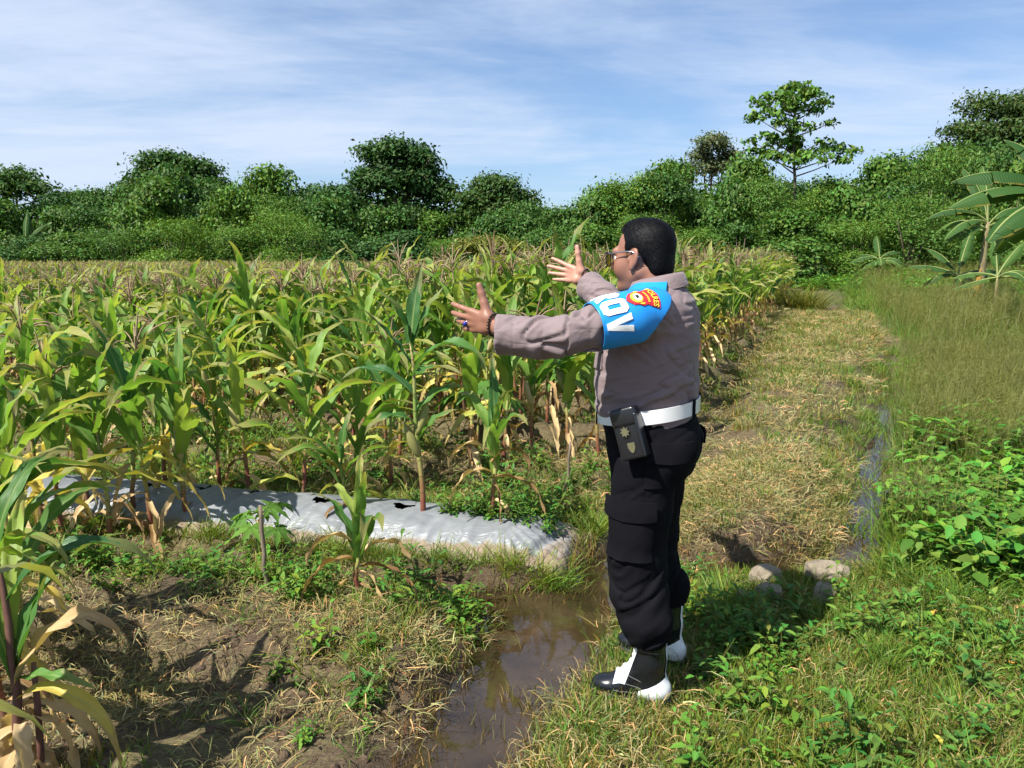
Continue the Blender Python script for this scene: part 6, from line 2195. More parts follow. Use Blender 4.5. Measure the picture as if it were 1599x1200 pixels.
# --- trousers
T_ = Field((-0.24, -0.30, 0.14), (0.26, 0.30, 1.07), 0.0065)
T_.loft([(0.80, -0.008, 0, 0.135, 0.180), (0.88, -0.014, 0, 0.164, 0.192), (0.94, -0.012, 0, 0.170, 0.194), (1.00, 0.006, 0, 0.166, 0.190), (1.045, 0.016, 0, 0.164, 0.188)], 0.02, 2.2)
FOOT_L, FOOT_R = np.array([-0.015, 0.150]), np.array([-0.02, -0.165])
for s, ft in ((1, FOOT_L), (-1, FOOT_R)):
    T_.chain([(-0.008, s * 0.098, 0.86), (0.004, s * 0.110, 0.70), (0.012, s * 0.125, 0.52), (-0.008, s * 0.140, 0.38), (ft[0] - 0.026, ft[1], 0.300), (ft[0] - 0.030, ft[1], 0.268)], [0.114, 0.108, 0.099, 0.090, 0.084, 0.076], 0.025)
T_.ell((-0.08, 0.075, 0.90), (0.085, 0.10, 0.11), 0.03)
T_.ell((-0.08, -0.075, 0.90), (0.085, 0.10, 0.11), 0.03)
V, F = T_.mesh()
V = relax(V, F, 2, 0.5)
Nt = vnormals(V, F)
leg_y = np.where(V[:, 1] > 0, 1, -1)
ph = np.arctan2(V[:, 1] - leg_y * 0.13, V[:, 0])
low = sstep(0.62, 0.42, V[:, 2])
cz = np.stack([V[:, 2] * 17 + 1.3 * np.sin(ph + leg_y), np.cos(ph) * 0.9 + leg_y * 3, np.sin(ph) * 0.9], -1)
dsp = (0.009 * low + 0.004) * (ridged(cz, 91, 2) - 0.5)
czh = np.stack([V[:, 2] * 9 + 2.2 * np.sin(ph), np.cos(ph) * 1.6, np.sin(ph) * 1.6], -1)
dsp += 0.004 * vnoise(czh, 1.0, 92, 2)
dsp += 0.004 * np.exp(-((V[:, 2] - 0.30) / 0.045) ** 2)
V = V + Nt * dsp[:, None]
t = NT('black_trouser_cloth')
co = t.coord('Object')
rip = t.math('ADD', t.noise(co, 700, 2), t.math('MULTIPLY', t.noise(co, 16, 3, 0.5, 1.6), 3.0))
c = t.mix(t.noise(co, 9, 4), (0.0035, 0.0035, 0.0050), (0.0070, 0.0070, 0.0095))
M_TROU = t.end(t.bsdf(c, 0.9, 0.08, normal=t.bump(rip, 0.3, 0.002)))
ob('trousers', mesh_np('trousers', V, F, [M_TROU], True), man)
TR_BVH = BVHTree.FromPolygons([tuple(v) for v in V], [tuple(f) for f in F])
for s in (1, -1):
    ax = lambda z, s=s: (0.004, s * 0.112)
    c0 = s * R(78)
    pk = patch(TR_BVH, ax, c0 - R(48), c0 + R(46), 0.545, 0.735, 0.008, 0.006, 'cargo_pocket', M_TROU, man, nu=16, nv=14, bulge=0.010)
    patch(TR_BVH, ax, c0 - R(50), c0 + R(48), 0.690, 0.755, 0.020, 0.006, 'flap', M_TROU, pk, nu=16, nv=6, sag=0.006)
    bp = patch(TR_BVH, lambda z: (-0.01, 0), s * R(118) - R(24), s * R(118) + R(24), 0.80, 0.93, 0.004, 0.005, 'back_pocket', M_TROU, man, bulge=0.006)
    patch(TR_BVH, lambda z: (-0.01, 0), s * R(118) - R(26), s * R(118) + R(26), 0.895, 0.955, 0.017, 0.006, 'flap', M_TROU, bp, nv=6, sag=0.010)

# --- belt
M_WHITE = plain('white_patent', (0.78, 0.79, 0.78), 0.16, 0.6, var=0.05, nscale=9)
M_BLACK = plain('black_leather', (0.010, 0.010, 0.013), 0.28, 0.55, var=0.3, bump=0.15, bscale=160)
na = 72
rings = np.array(TORSO)


def belt_strip(name, mat, a0, a1, off, zlo, zhi, parent, n=72, thick=0.004):
    P, Dd = [], []
    for i in range(n):
        a = a0 + (a1 - a0) * i / (n - 1)
        zc_ = 1.032 - 0.026 * math.cos(a)
        for z in (zlo, zlo * 0.5 + zhi * 0.5, zhi):
            zz = zc_ + z
            d = np.array([math.cos(a), math.sin(a), 0])
            o = np.array([0.015, 0, zz])
            rs = []
            for bv in (SH_BVH, TR_BVH):
                h_ = bv.ray_cast(Vector(o + d * 0.5), Vector(-d), 0.5)
                if h_[0] is not None:
                    rs.append(np.linalg.norm(np.array(h_[0]) - o))
            r = np.interp(zc_, rings[:, 0], 1 / np.sqrt((math.cos(a) / rings[:, 3]) ** 2 + (math.sin(a) / rings[:, 4]) ** 2))
            P.append(o + d * (r + 0.008 + off))
            Dd.append(d)
    return shell(np.array(P), n, 3, np.array(Dd), thick, name, mat, parent)


belt = belt_strip('belt', M_WHITE, R(4), R(356), 0.003, -0.024, 0.024, man, 110)
for k, a in enumerate((30, 158, 205, 250, 322)):
    belt_strip('belt_loop', M_TROU, R(a - 2.3), R(a + 2.3), 0.008, -0.031, 0.031, man, 4)
belt_strip('buckle', plain('buckle_metal', (0.72, 0.72, 0.70), 0.25, 0.5, 1.0), R(-9), R(9), 0.010, -0.028, 0.028, belt, 8)


def rbox(sx, sy, sz, bev, seg=3):
    bm = bmesh.new()
    bmesh.ops.create_cube(bm, size=1)
    bmesh.ops.scale(bm, vec=(sx, sy, sz), verts=bm.verts)
    bmesh.ops.bevel(bm, geom=bm.edges[:], offset=bev, segments=seg, affect='EDGES', profile=0.6)
    return bm


def bm_ob(name, bm, mat, parent, loc=(0, 0, 0), rot=(0, 0, 0), smooth=True):
    me = bpy.data.meshes.new(name)
    bm.to_mesh(me)
    bm.free()
    me.materials.append(mat)
    if smooth:
        me.polygons.foreach_set('use_smooth', np.ones(len(me.polygons), bool))
    return ob(name, me, parent, loc, rot)


hol = bm_ob('radio_pouch', rbox(0.086, 0.050, 0.160, 0.010), M_BLACK, man, (0.020, 0.236, 0.985), (R(4), R(18), R(-4)))
bm_ob('pouch_flap', rbox(0.090, 0.054, 0.062, 0.012), M_BLACK, hol, (0, 0.003, 0.062))
bm_ob('pouch_rim', rbox(0.012, 0.056, 0.146, 0.005), M_BLACK, hol, (-0.040, 0.004, -0.004))
bm = bmesh.new()
M_BRASS = plain('nickel_brass', (0.62, 0.56, 0.38), 0.28, 0.5, 1.0, 0.2)
star = []
for k in range(16):
    a = k / 16 * 6.2832
    r = 0.017 if k % 2 == 0 else 0.010
    star.append((r * math.cos(a), 0, r * math.sin(a) * 1.1))
vs = [bm.verts.new(p) for p in star]
fc_ = bm.faces.new(vs)
ext = bmesh.ops.extrude_face_region(bm, geom=[fc_])
bmesh.ops.translate(bm, vec=(0, 0.004, 0), verts=[v for v in ext['geom'] if isinstance(v, bmesh.types.BMVert)])
bmesh.ops.recalc_face_normals(bm, faces=bm.faces)
bm_ob('star_emblem', bm, M_BRASS, hol, (0.004, 0.0295, 0.014), smooth=False)
bm = bmesh.new()
shp = [(-0.012, 0.016), (0.012, 0.016), (0.0125, 0.0), (0.007, -0.012), (0, -0.019), (-0.007, -0.012), (-0.0125, 0.0)]
vs = [bm.verts.new((x, 0, z)) for x, z in shp]
fc_ = bm.faces.new(vs)
ext = bmesh.ops.extrude_face_region(bm, geom=[fc_])
bmesh.ops.translate(bm, vec=(0, 0.004, 0), verts=[v for v in ext['geom'] if isinstance(v, bmesh.types.BMVert)])
bmesh.ops.recalc_face_normals(bm, faces=bm.faces)
bm_ob('shield_emblem', bm, M_BRASS, hol, (-0.004, 0.0245, -0.040), smooth=False)

# --- boots
M_BOOT = plain('black_boot_leather', (0.008, 0.009, 0.012), 0.22, 0.6, var=0.3, nscale=20, bump=0.10, bscale=90)
M_BWHITE = plain('white_boot_leather', (0.74, 0.76, 0.77), 0.28, 0.5, var=0.08, nscale=25, bump=0.12, bscale=60)
M_RUB = plain('black_rubber', (0.010, 0.010, 0.010), 0.6, 0.4, bump=0.3)
M_THREAD = plain('grey_thread', (0.20, 0.20, 0.20), 0.7)


def foot_outline(n=40, grow=0.0):
    P = []
    for k in range(n):
        a = k / n * 2 * math.pi
        x = math.cos(a)
        w = np.interp(x, [-1, -0.5, 0.0, 0.45, 0.8, 1], [0.034, 0.038, 0.037, 0.050, 0.046, 0.036])
        s_ = math.sin(a)
        P.append((0.030 + 0.143 * x + grow * x, (w + grow) * np.sign(s_) * abs(s_) ** 0.72))
    return np.array(P)


Bt = Field((-0.16, -0.09, 0.0), (0.22, 0.09, 0.33), 0.004)
Bt.ell((-0.062, 0, 0.055), (0.048, 0.038, 0.052), 0.02)
Bt.cap((-0.065, 0, 0.052), (0.06, 0, 0.048), 0.036, 0.040, 0.02)
Bt.ell((0.098, 0, 0.044), (0.074, 0.047, 0.036), 0.02)
Bt.chain([(-0.045, 0, 0.07), (-0.038, 0, 0.16), (-0.034, 0, 0.30)], [0.046, 0.050, 0.060], 0.02)
Bt.cap((-0.02, 0, 0.135), (0.070, 0, 0.058), 0.042, 0.034, 0.025)
Bt.plane((0, 0, 0.022), (0, 0, -1), 0.002, ((0.03, 0, -0.15), 0.4))
BV, BF = Bt.mesh()
BV = relax(BV, BF, 1, 0.4)
BNn = vnormals(BV, BF)
BV = BV + BNn * (0.0016 * vnoise(BV * [1, 1, 1.5], 30, 15, 2) * sstep(0.05, 0.09, BV[:, 2]))[:, None]
BOOT_ME = mesh_np('boot', BV, BF, [M_BOOT], True)
fcen = BV[BF].mean(1)
fnor = BNn[BF].mean(1)


def region_mesh(name, cuts, mat, off):
    """Piece of the boot between clean cuts (point, normal of the side thrown away), lifted off the leather."""
    b2 = bmesh.new()
    vs_ = [b2.verts.new(v) for v in (BV + BNn * off)]
    for f_ in BF:
        b2.faces.new([vs_[i] for i in f_])
    for p_, n_ in cuts:
        bmesh.ops.bisect_plane(b2, geom=b2.verts[:] + b2.edges[:] + b2.faces[:], plane_co=p_, plane_no=n_, clear_outer=True)
    me = bpy.data.meshes.new(name)
    b2.to_mesh(me)
    b2.free()
    me.materials.append(mat)
    me.polygons.foreach_set('use_smooth', np.ones(len(me.polygons), bool))
    return me


LACE_ME = region_mesh('lace_panel', [((0, 0.047, 0), (0, 1, 0.05)), ((0, -0.047, 0), (0, -1, 0.05)), ((-0.016, 0, 0.27), (-0.955, 0, -0.297)), ((0.090, 0, 0.05), (1, 0, 0.15)), ((0, 0, 0.056), (0.12, 0, -1))], M_BWHITE, 0.0022)
HEEL_ME = region_mesh('heel_panel', [((0, 0, 0.026), (0, 0, -1)), ((-0.085, 0, 0.104), (0.60, 0, 1)), ((0.000, 0, 0.04), (1, 0, 0.25))], M_BWHITE, 0.0024)
STRAP_ME = region_mesh('heel_strap', [((0, 0.010, 0), (0, 1, 0)), ((0, -0.010, 0), (0, -1, 0)), ((-0.05, 0, 0), (1, 0, 0)), ((0, 0, 0.095), (0, 0, -1)), ((0, 0, 0.28), (0, 0, 1))], M_BWHITE, 0.0028)
# sole and heel block
A = Acc()
o1, o2, o3 = foot_outline(grow=0.004), foot_outline(grow=0.006), foot_outline(grow=0.003)
arch = lambda P, z: np.c_[P, np.full(len(P), z) + (0.012 * np.exp(-((P[:, 0] + 0.005) / 0.025) ** 2) if z < 0.004 else 0)]
L3 = np.concatenate([arch(o3, 0.0), arch(o2, 0.010), arch(o1, 0.026), arch(o1 * [0.9, 0.8], 0.028)])
A.add(L3, grid_faces(4, 40, True)[:, ::-1])
A.add(np.concatenate([arch(o3, 0.0), [[0.03, 0, 0.004]]]), np.stack([np.arange(40), (np.arange(40) + 1) % 40, np.full(40, 40), np.full(40, 40)], -1)[:, ::-1])
SOLE_ME = A.mesh('boot_sole', [M_RUB], False)
# laces and stitching
LACES_ME, STITCH_ME = [], []
BT_BVH = BVHTree.FromPolygons([tuple(v) for v in BV], [tuple(f) for f in BF])


def boot_pt(x, y, z, d, off):
    d = np.array(d, float) / np.linalg.norm(d)
    h_ = BT_BVH.ray_cast(Vector(np.array([x, y, z]) + d * 0.25), Vector(-d), 0.4)
    return (np.array(h_[0]) if h_[0] is not None else np.array([x, y, z])) + d * off


for k in range(8):
    f = k / 7
    z0 = 0.072 + 0.185 * f
    x0 = np.interp(z0, [0.05, 0.09, 0.14, 0.3], [0.05, 0.02, -0.02, -0.034])
    row = []
    for y in np.linspace(-0.019, 0.019, 7):
        row.append(boot_pt(x0, y, z0, (1, 0, 0.55 * (1 - f) + 0.1), 0.0045))
    A = Acc()
    A.add(*tube(np.array(row), 0.0026, 5))
    LACES_ME.append(A.mesh('lace', [M_BWHITE], True))
for s in (-1, 1):
    for (xa, za, xb, zb) in ((0.035, 0.105, -0.012, 0.088), (0.05, 0.075, -0.018, 0.060), (-0.005, 0.21, -0.07, 0.205), (0.085, 0.045, -0.02, 0.040)):
        row = [boot_pt(xa + (xb - xa) * f, 0, za + (zb - za) * f, (0, s, 0.05), 0.0006) for f in np.linspace(0, 1, 9)]
        A = Acc()
        A.add(*tube(np.array(row), 0.0009, 4))
        STITCH_ME.append(A.mesh('stitch_line', [M_THREAD], True))
for s, ft, yaw in ((1, FOOT_L, R(4)), (-1, FOOT_R, R(-10))):
    b = ob('boot', BOOT_ME, man, (ft[0], ft[1], 0.0), (0, 0, yaw))
    ob('lace_panel', LACE_ME, b)
    ob('heel_panel', HEEL_ME, b)
    ob('sole', SOLE_ME, b)
    ob('heel_strap', STRAP_ME, b)
    for m_ in LACES_ME:
        ob('lace', m_, b)
    for m_ in STITCH_ME:
        ob('stitch_line', m_, b)

# --- armband on the left arm: the sleeve between two cuts, lifted off the cloth
arm_d = (EL_L - SH_L) / np.linalg.norm(EL_L - SH_L)
bm = bmesh.new()
sel = np.linalg.norm(SHIRT_V[SHIRT_F].mean(1) - (SH_L + arm_d * 0.06), axis=1) < 0.30
F_ = SHIRT_F[sel]
used = np.unique(F_)
mp = np.full(len(SHIRT_V), -1)
mp[used] = np.arange(len(used))
lift = SHIRT_V - Ns * disp[:, None] + Ns * (disp[:, None] * 0.15 + 0.0095)     # stiff: hardly follows the folds below
bv = [bm.verts.new(v) for v in lift[used]]
for f in mp[F_]:
    bm.faces.new([bv[i] for i in f])


def slice_bm(p, n):
    geom = bm.verts[:] + bm.edges[:] + bm.faces[:]
    bmesh.ops.bisect_plane(bm, geom=geom, plane_co=p, plane_no=n, clear_outer=True)


slice_bm(SH_L + arm_d * 0.205, arm_d)                                    # edge towards the elbow
side_n = np.cross(arm_d, [0, 0, 1.0])
side_n /= np.linalg.norm(side_n)                                         # points to his front/right of the arm
upv = np.cross(side_n, arm_d)
P_top = np.array([-0.035, 0.100, 1.445])
P_low = SH_L + arm_d * 0.085 - upv * 0.08
cutv = P_low - P_top
nrm_b = np.cross(cutv, side_n)
nrm_b /= np.linalg.norm(nrm_b)
if nrm_b @ arm_d > 0:
    nrm_b = -nrm_b
slice_bm(P_top, nrm_b)                                                   # slanting edge up over the shoulder
slice_bm(SH_L + arm_d * 0.12 - upv * 0.066, -upv)                        # open below
# keep the piece that holds the arm
bm.verts.ensure_lookup_table()
seed_v = min(bm.verts, key=lambda v: (v.co - Vector(SH_L + arm_d * 0.15 + upv * 0.09)).length)
stack, seen = [seed_v], {seed_v}
while stack:
    v = stack.pop()
    for e in v.link_edges:
        w = e.other_vert(v)
        if w not in seen:
            seen.add(w)
            stack.append(w)
bmesh.ops.delete(bm, geom=[v for v in bm.verts if v not in seen], context='VERTS')
for _ in range(3):
    bmesh.ops.smooth_vert(bm, verts=[v for v in bm.verts if not v.is_boundary], factor=0.5, use_axis_x=True, use_axis_y=True, use_axis_z=True)
band_bvh = BVHTree.FromBMesh(bm)
M_BAND = plain('blue_vinyl', (0.010, 0.225, 0.62), 0.38, 0.45, var=0.06, nscale=14, bump=0.05, bscale=300)
band = bm_ob('armband', bm, M_BAND, man)
sol = band.modifiers.new('thickness', 'SOLIDIFY')
sol.thickness = 0.003
sol.offset = 1.0


def on_band(x, y, off):
    """Flat artwork to armband: x metres round the arm (towards the front is negative), y metres along it towards the shoulder."""
    o = SH_L + arm_d * (0.125 - y)
    a = x / 0.092
    d = upv * math.cos(a) - side_n * math.sin(a)
    hit = band_bvh.ray_cast(Vector(o + d * 0.4), Vector(-d), 0.45)
    p = np.array(hit[0]) if hit[0] is not None else o + d * 0.092
    return p + d * (0.003 + off)


def art(name, bm2, mat, parent, off, step=0.009, thick=0.0025):
    """Wrap a flat bmesh (x, y) onto the armband, cut into small steps so that it follows the curve."""
    xs = [v.co.x for v in bm2.verts]
    ys = [v.co.y for v in bm2.verts]
    for ax, lo, hi in ((0, min(xs), max(xs)), (1, min(ys), max(ys))):
        c_ = lo + step
        while c_ < hi:
            n_ = (1, 0, 0) if ax == 0 else (0, 1, 0)
            p_ = (c_, 0, 0) if ax == 0 else (0, c_, 0)
            bmesh.ops.bisect_plane(bm2, geom=bm2.verts[:] + bm2.edges[:] + bm2.faces[:], plane_co=p_, plane_no=n_)
            c_ += step
    bmesh.ops.triangulate(bm2, faces=bm2.faces[:])
    for v in bm2.verts:
        v.co = Vector(on_band(v.co.x, v.co.y, off))
    bmesh.ops.recalc_face_normals(bm2, faces=bm2.faces)
    ctr = Vector(SH_L + arm_d * 0.125)
    for f in bm2.faces:
        if f.normal.dot(f.calc_center_median() - ctr) < 0:
            f.normal_flip()
    o = bm_ob(name, bm2, mat, parent, smooth=False)
    so = o.modifiers.new('thickness', 'SOLIDIFY')
    so.thickness = thick
    so.offset = -1.0
    return o


def text_bm(s, size, bold=0.0, width=1.0):
    cu = bpy.data.curves.new('lettering', 'FONT')
    cu.body = s
    cu.size = size
    cu.offset = bold
    cu.align_x = 'CENTER'
    cu.align_y = 'CENTER'
    cu.resolution_u = 3
    o = bpy.data.objects.new('lettering', cu)
    COL.objects.link(o)
    bpy.context.view_layer.update()
    me = bpy.data.meshes.new_from_object(o.evaluated_get(bpy.context.evaluated_depsgraph_get()))
    bm2 = bmesh.new()
    bm2.from_mesh(me)
    bpy.data.objects.remove(o)
    bpy.data.meshes.remove(me)
    for v in bm2.verts:
        v.co.x *= width
        v.co.z = 0
    bmesh.ops.remove_doubles(bm2, verts=bm2.verts, dist=1e-6)
    return bm2


def poly_bm(pts):
    bm2 = bmesh.new()
    bm2.faces.new([bm2.verts.new((x, y, 0)) for x, y in pts])
    return bm2


M_LET = plain('white_vinyl', (0.80, 0.80, 0.78), 0.4, 0.4, var=0.04)
M_RED = plain('red_badge', (0.48, 0.020, 0.030), 0.5, 0.4, var=0.1)
M_GOLD = plain('yellow_badge', (0.72, 0.50, 0.045), 0.5, 0.4, var=0.1)
M_BW = plain('badge_white', (0.72, 0.70, 0.62), 0.5)
M_BK = plain('badge_black', (0.02, 0.02, 0.02), 0.5)


def slab_letter(ch_):
    """Heavy squared capitals, 1 high, as outlines with an optional counter."""
    if ch_ == 'O':
        return [[(0.0, 0.14), (0.14, 0), (0.56, 0), (0.70, 0.14), (0.70, 0.86), (0.56, 1), (0.14, 1), (0.0, 0.86)]], [[(0.24, 0.24), (0.46, 0.24), (0.46, 0.76), (0.24, 0.76)]], 0.70
    if ch_ == 'V':
        return [[(0.22, 0), (0.50, 0), (0.74, 1), (0.49, 1), (0.36, 0.36), (0.24, 1), (-0.02, 1)]], [], 0.72
    if ch_ == 'R':
        return [[(0, 0), (0.24, 0), (0.24, 0.36), (0.30, 0.36), (0.44, 0), (0.71, 0), (0.54, 0.42), (0.68, 0.56), (0.68, 0.86), (0.54, 1), (0, 1)]], [[(0.24, 0.56), (0.45, 0.56), (0.45, 0.79), (0.24, 0.79)]], 0.70
    return [[(0, 0), (0.24, 0), (0.24, 0.36), (0.54, 0.36), (0.68, 0.50), (0.68, 0.86), (0.54, 1), (0, 1)]], [[(0.24, 0.56), (0.45, 0.56), (0.45, 0.79), (0.24, 0.79)]], 0.68


def letter_bm(ch_, h_, x0, y0, wd):
    outer, inner, w = slab_letter(ch_)
    cu = bpy.data.curves.new('letter', 'CURVE')
    cu.dimensions = '2D'
    cu.fill_mode = 'BOTH'
    for loop in outer + inner:
        sp_ = cu.splines.new('POLY')
        sp_.points.add(len(loop) - 1)
        for p_, (x, y) in zip(sp_.points, loop):
            p_.co = (x0 + x * h_ * wd, y0 + y * h_, 0, 1)
        sp_.use_cyclic_u = True
    o = bpy.data.objects.new('letter', cu)
    COL.objects.link(o)
    bpy.context.view_layer.update()
    me = bpy.data.meshes.new_from_object(o.evaluated_get(bpy.context.evaluated_depsgraph_get()))
    bm2 = bmesh.new()
    bm2.from_mesh(me)
    bpy.data.objects.remove(o)
    bpy.data.meshes.remove(me)
    bmesh.ops.remove_doubles(bm2, verts=bm2.verts, dist=1e-6)
    return bm2, w * h_ * wd


LH = 0.086
xcur = -0.078
for ch_ in 'PROV':
    b2, w = letter_bm(ch_, LH, xcur, -0.070, 0.92)
    art('letter', b2, M_LET, band, 0.0035, thick=0.003)
    xcur += w + 0.007
# badge: arched name patch over a shield
bx, by = 0.062, 0.070


def arc_pts(r0, r1, a0, a1, n, cx, cy):
    o_ = [(cx + r1 * math.sin(a), cy + r1 * math.cos(a)) for a in np.linspace(a0, a1, n)]
    i_ = [(cx + r0 * math.sin(a), cy + r0 * math.cos(a)) for a in np.linspace(a1, a0, n)]
    return o_ + i_


acx, acy = bx, by - 0.045
badge = art('badge', poly_bm(arc_pts(0.050, 0.112, R(-27), R(27), 12, acx, acy)), M_RED, band, 0.003)
shield = [(-0.030, 0.024), (-0.016, 0.030), (0, 0.026), (0.016, 0.030), (0.030, 0.024), (0.034, 0.010), (0.026, -0.006), (0.024, -0.020), (0.010, -0.034), (0, -0.038), (-0.010, -0.034), (-0.024, -0.020), (-0.026, -0.006), (-0.034, 0.010)]
sy = by - 0.012
art('shield', poly_bm([(bx + x, sy + y) for x, y in shield]), M_RED, badge, 0.0035)
art('badge_ring', poly_bm([(bx + 0.021 * math.cos(a), sy - 0.002 + 0.021 * math.sin(a)) for a in np.linspace(0, 6.2832, 18)[:-1]]), M_GOLD, badge, 0.0050, 0.007)
art('badge_disc', poly_bm([(bx + 0.0145 * math.cos(a), sy + 0.001 + 0.0145 * math.sin(a)) for a in np.linspace(0, 6.2832, 16)[:-1]]), M_BW, badge, 0.0062, 0.007)
art('badge_mark', poly_bm([(bx - 0.006, sy - 0.006), (bx + 0.007, sy - 0.005), (bx + 0.004, sy + 0.002), (bx + 0.006, sy + 0.008), (bx - 0.002, sy + 0.004), (bx - 0.007, sy + 0.007)]), M_BK, badge, 0.0072, 0.006, 0.001)
for s in (-1, 1):
    art('badge_scroll', poly_bm([(bx + s * 0.024, sy + 0.018), (bx + s * 0.029, sy + 0.012), (bx + s * 0.026, sy - 0.004), (bx + s * 0.022, sy + 0.004)]), M_GOLD, badge, 0.0050, 0.006, 0.001)
# arched lettering
tb = text_bm('POLRES', 0.026, 0.0006)
for v in tb.verts:
    a = v.co.x / 0.096
    r = 0.096 + v.co.y
    v.co = Vector((acx + r * math.sin(a), acy + r * math.cos(a), 0))
art('badge_lettering', tb, M_GOLD, badge, 0.0052, 0.008, 0.001)
for k in range(6):
    a = R(-17 + 6.8 * k)
    art('badge_line', poly_bm(arc_pts(0.068, 0.075, a - R(2.4), a + R(2.0), 3, acx, acy)), M_GOLD, badge, 0.0048, 0.01, 0.001)

# --- bracelets, ring, watch-side beads
M_BEAD = plain('dark_beads', (0.035, 0.018, 0.012), 0.3, 0.5)
for W, EL in ((WR_L, EL_L), (WR_R, EL_R)):
    D = DL if EL is EL_L else DR
    Tt = TL if EL is EL_L else TR
    Nn = NL if EL is EL_L else NR
    A = Acc()
    c_ = W + D * 0.020 + np.array([0, 0, 0.006])
    bm0 = bmesh.new()
    bmesh.ops.create_icosphere(bm0, subdivisions=1, radius=0.0048)
    sv = np.array([v.co[:] for v in bm0.verts])
    sf = np.array([[v.index for v in f.verts] for f in bm0.faces])
    bm0.free()
    for k in range(22):
        a = k / 22 * 6.2832
        A.add(sv + c_ + Tt * math.cos(a) * 0.036 + Nn * math.sin(a) * 0.030, sf)
    ob('bracelet', A.mesh('bracelet', [M_BEAD], True), man)
k_, d_, tip_ = tipsL[2]
A = Acc()
rc = k_ + d_ * 0.016 + NL * 0.004
ra = np.linspace(0, 6.2832, 17)
side_r = np.cross(d_, NL)
A.add(*tube(np.array([rc + side_r * math.cos(a) * 0.0115 + NL * math.sin(a) * 0.0115 for a in ra]), 0.0018, 5, False))
ring = ob('ring', A.mesh('ring', [plain('ring_silver', (0.7, 0.7, 0.7), 0.2, 0.5, 1.0)], True), man)
bm = bmesh.new()
bmesh.ops.create_uvsphere(bm, u_segments=12, v_segments=8, radius=0.0085)
bm_ob('ring_stone', bm, plain('blue_stone', (0.01, 0.015, 0.22), 0.08, 0.8), ring, tuple(rc - NL * 0.014))

# --- sunglasses
t = NT('amber_lens')
tr_ = t.new('ShaderNodeBsdfTransparent')
tr_.inputs['Color'].default_value = (0.42, 0.30, 0.12, 1)
gl_ = t.new('ShaderNodeBsdfGlossy')
gl_.inputs['Roughness'].default_value = 0.05
mx_ = t.new('ShaderNodeMixShader')
mx_.inputs[0].default_value = 0.14
t.l.new(tr_.outputs[0], mx_.inputs[1])
t.l.new(gl_.outputs[0], mx_.inputs[2])
M_LENS = t.end(mx_.outputs[0])
M_FRAME = plain('dark_frame', (0.012, 0.012, 0.014), 0.25, 0.5)
M_METAL = plain('temple_metal', (0.55, 0.55, 0.56), 0.25, 0.5, 1.0)
rim = [(-0.026, 0.017), (0.026, 0.019), (0.029, 0.006), (0.024, -0.018), (0.010, -0.027), (-0.010, -0.027), (-0.022, -0.018), (-0.027, 0.004)]
sg = None
for s in (-1, 1):
    pts = []
    for (y, z) in rim + rim[:1]:
        yy = s * (0.033 + y * 1.0)
        pts.append(hp(0.118 - 0.30 * abs(yy) ** 1.3 * 1.2, yy, 0.000 + z))
    A = Acc()
    pts = np.array(pts)
    A.add(*tube(pts, 0.0021, 6, False))
    A.add(*tube(np.stack([pts[0], pts[1]]), 0.0036, 6))
    fr_ = ob('sunglasses' if sg is None else 'rim', A.mesh('glasses_rim', [M_FRAME], True), man if sg is None else sg)
    if sg is None:
        sg = fr_
    Lb = np.concatenate([pts[:-1], [pts[:-1].mean(0) + HROT @ np.array([0.002, 0, 0])]])
    n_ = len(pts) - 1
    j = np.arange(n_)
    me = mesh_np('lens', Lb, np.stack([j, (j + 1) % n_, np.full(n_, n_)], -1), [M_LENS], True)
    ob('lens', me, sg)
    A = Acc()
    A.add(*tube(np.array([hp(0.096, s * 0.064, 0.014), hp(0.060, s * 0.0745, 0.016), hp(0.022, s * 0.083, 0.017), hp(-0.006, s * 0.087, 0.014), hp(-0.030, s * 0.084, -0.006)]), [0.0022, 0.0020, 0.0028, 0.0028, 0.002], 6))
    ob('temple', A.mesh('temple', [M_METAL if s > 0 else M_FRAME], True), sg)
A = Acc()
A.add(*tube(np.array([hp(0.114, -0.008, 0.012), hp(0.118, 0, 0.015), hp(0.114, 0.008, 0.012)]), 0.0018, 6))
A.add(*tube(np.array([hp(0.112, -0.012, 0.018), hp(0.113, 0.012, 0.018)]), 0.0014, 6))
ob('bridge', A.mesh('bridge', [M_METAL], True), sg)
# ------------------------------------------------------------------ stones, sticks, seedlings, fallen leaves
t = NT('field_stone')
co = t.coord('Object')
nb = t.noise(co, 9, 6, 0.65)
M_STONE = t.end(t.bsdf(t.ramp(nb, [(0.3, (0.16, 0.13, 0.095)), (0.55, (0.30, 0.25, 0.18)), (0.75, (0.42, 0.36, 0.27))]), 0.9, 0.2, normal=t.bump(t.noise(co, 32, 6, 0.75), 0.9, 0.02)))


def stone(u, v, z, size, seed, label, flat=0.55, rz=0.0):
    x, y = foot(u, v, z)
    bm = bmesh.new()
    bmesh.ops.create_icosphere(bm, subdivisions=4, radius=1.0)
    P = np.array([w.co[:] for w in bm.verts])
    k = np.array(size)
    N1 = vnoise(P, 1.1, seed, 3)
    N2 = vnoise(P, 2.4, seed + 9, 2)
    P = P * (1 + 0.34 * N1 + 0.13 * N2)[:, None]
    for ax in range(3):                                    # a few broken faces
        P[:, ax] = np.clip(P[:, ax], -0.82 + 0.06 * ax, 0.80)
    P = P * k
    for w, p in zip(bm.verts, P):
        w.co = p
    o = bm_ob('stone', bm, M_STONE, None, (x, y, gz(x, y) + k[2] * 0.48), (0.1, 0.06, rz))
    return tag(o, label, 'stone', 'stones beside the end of the ditch')


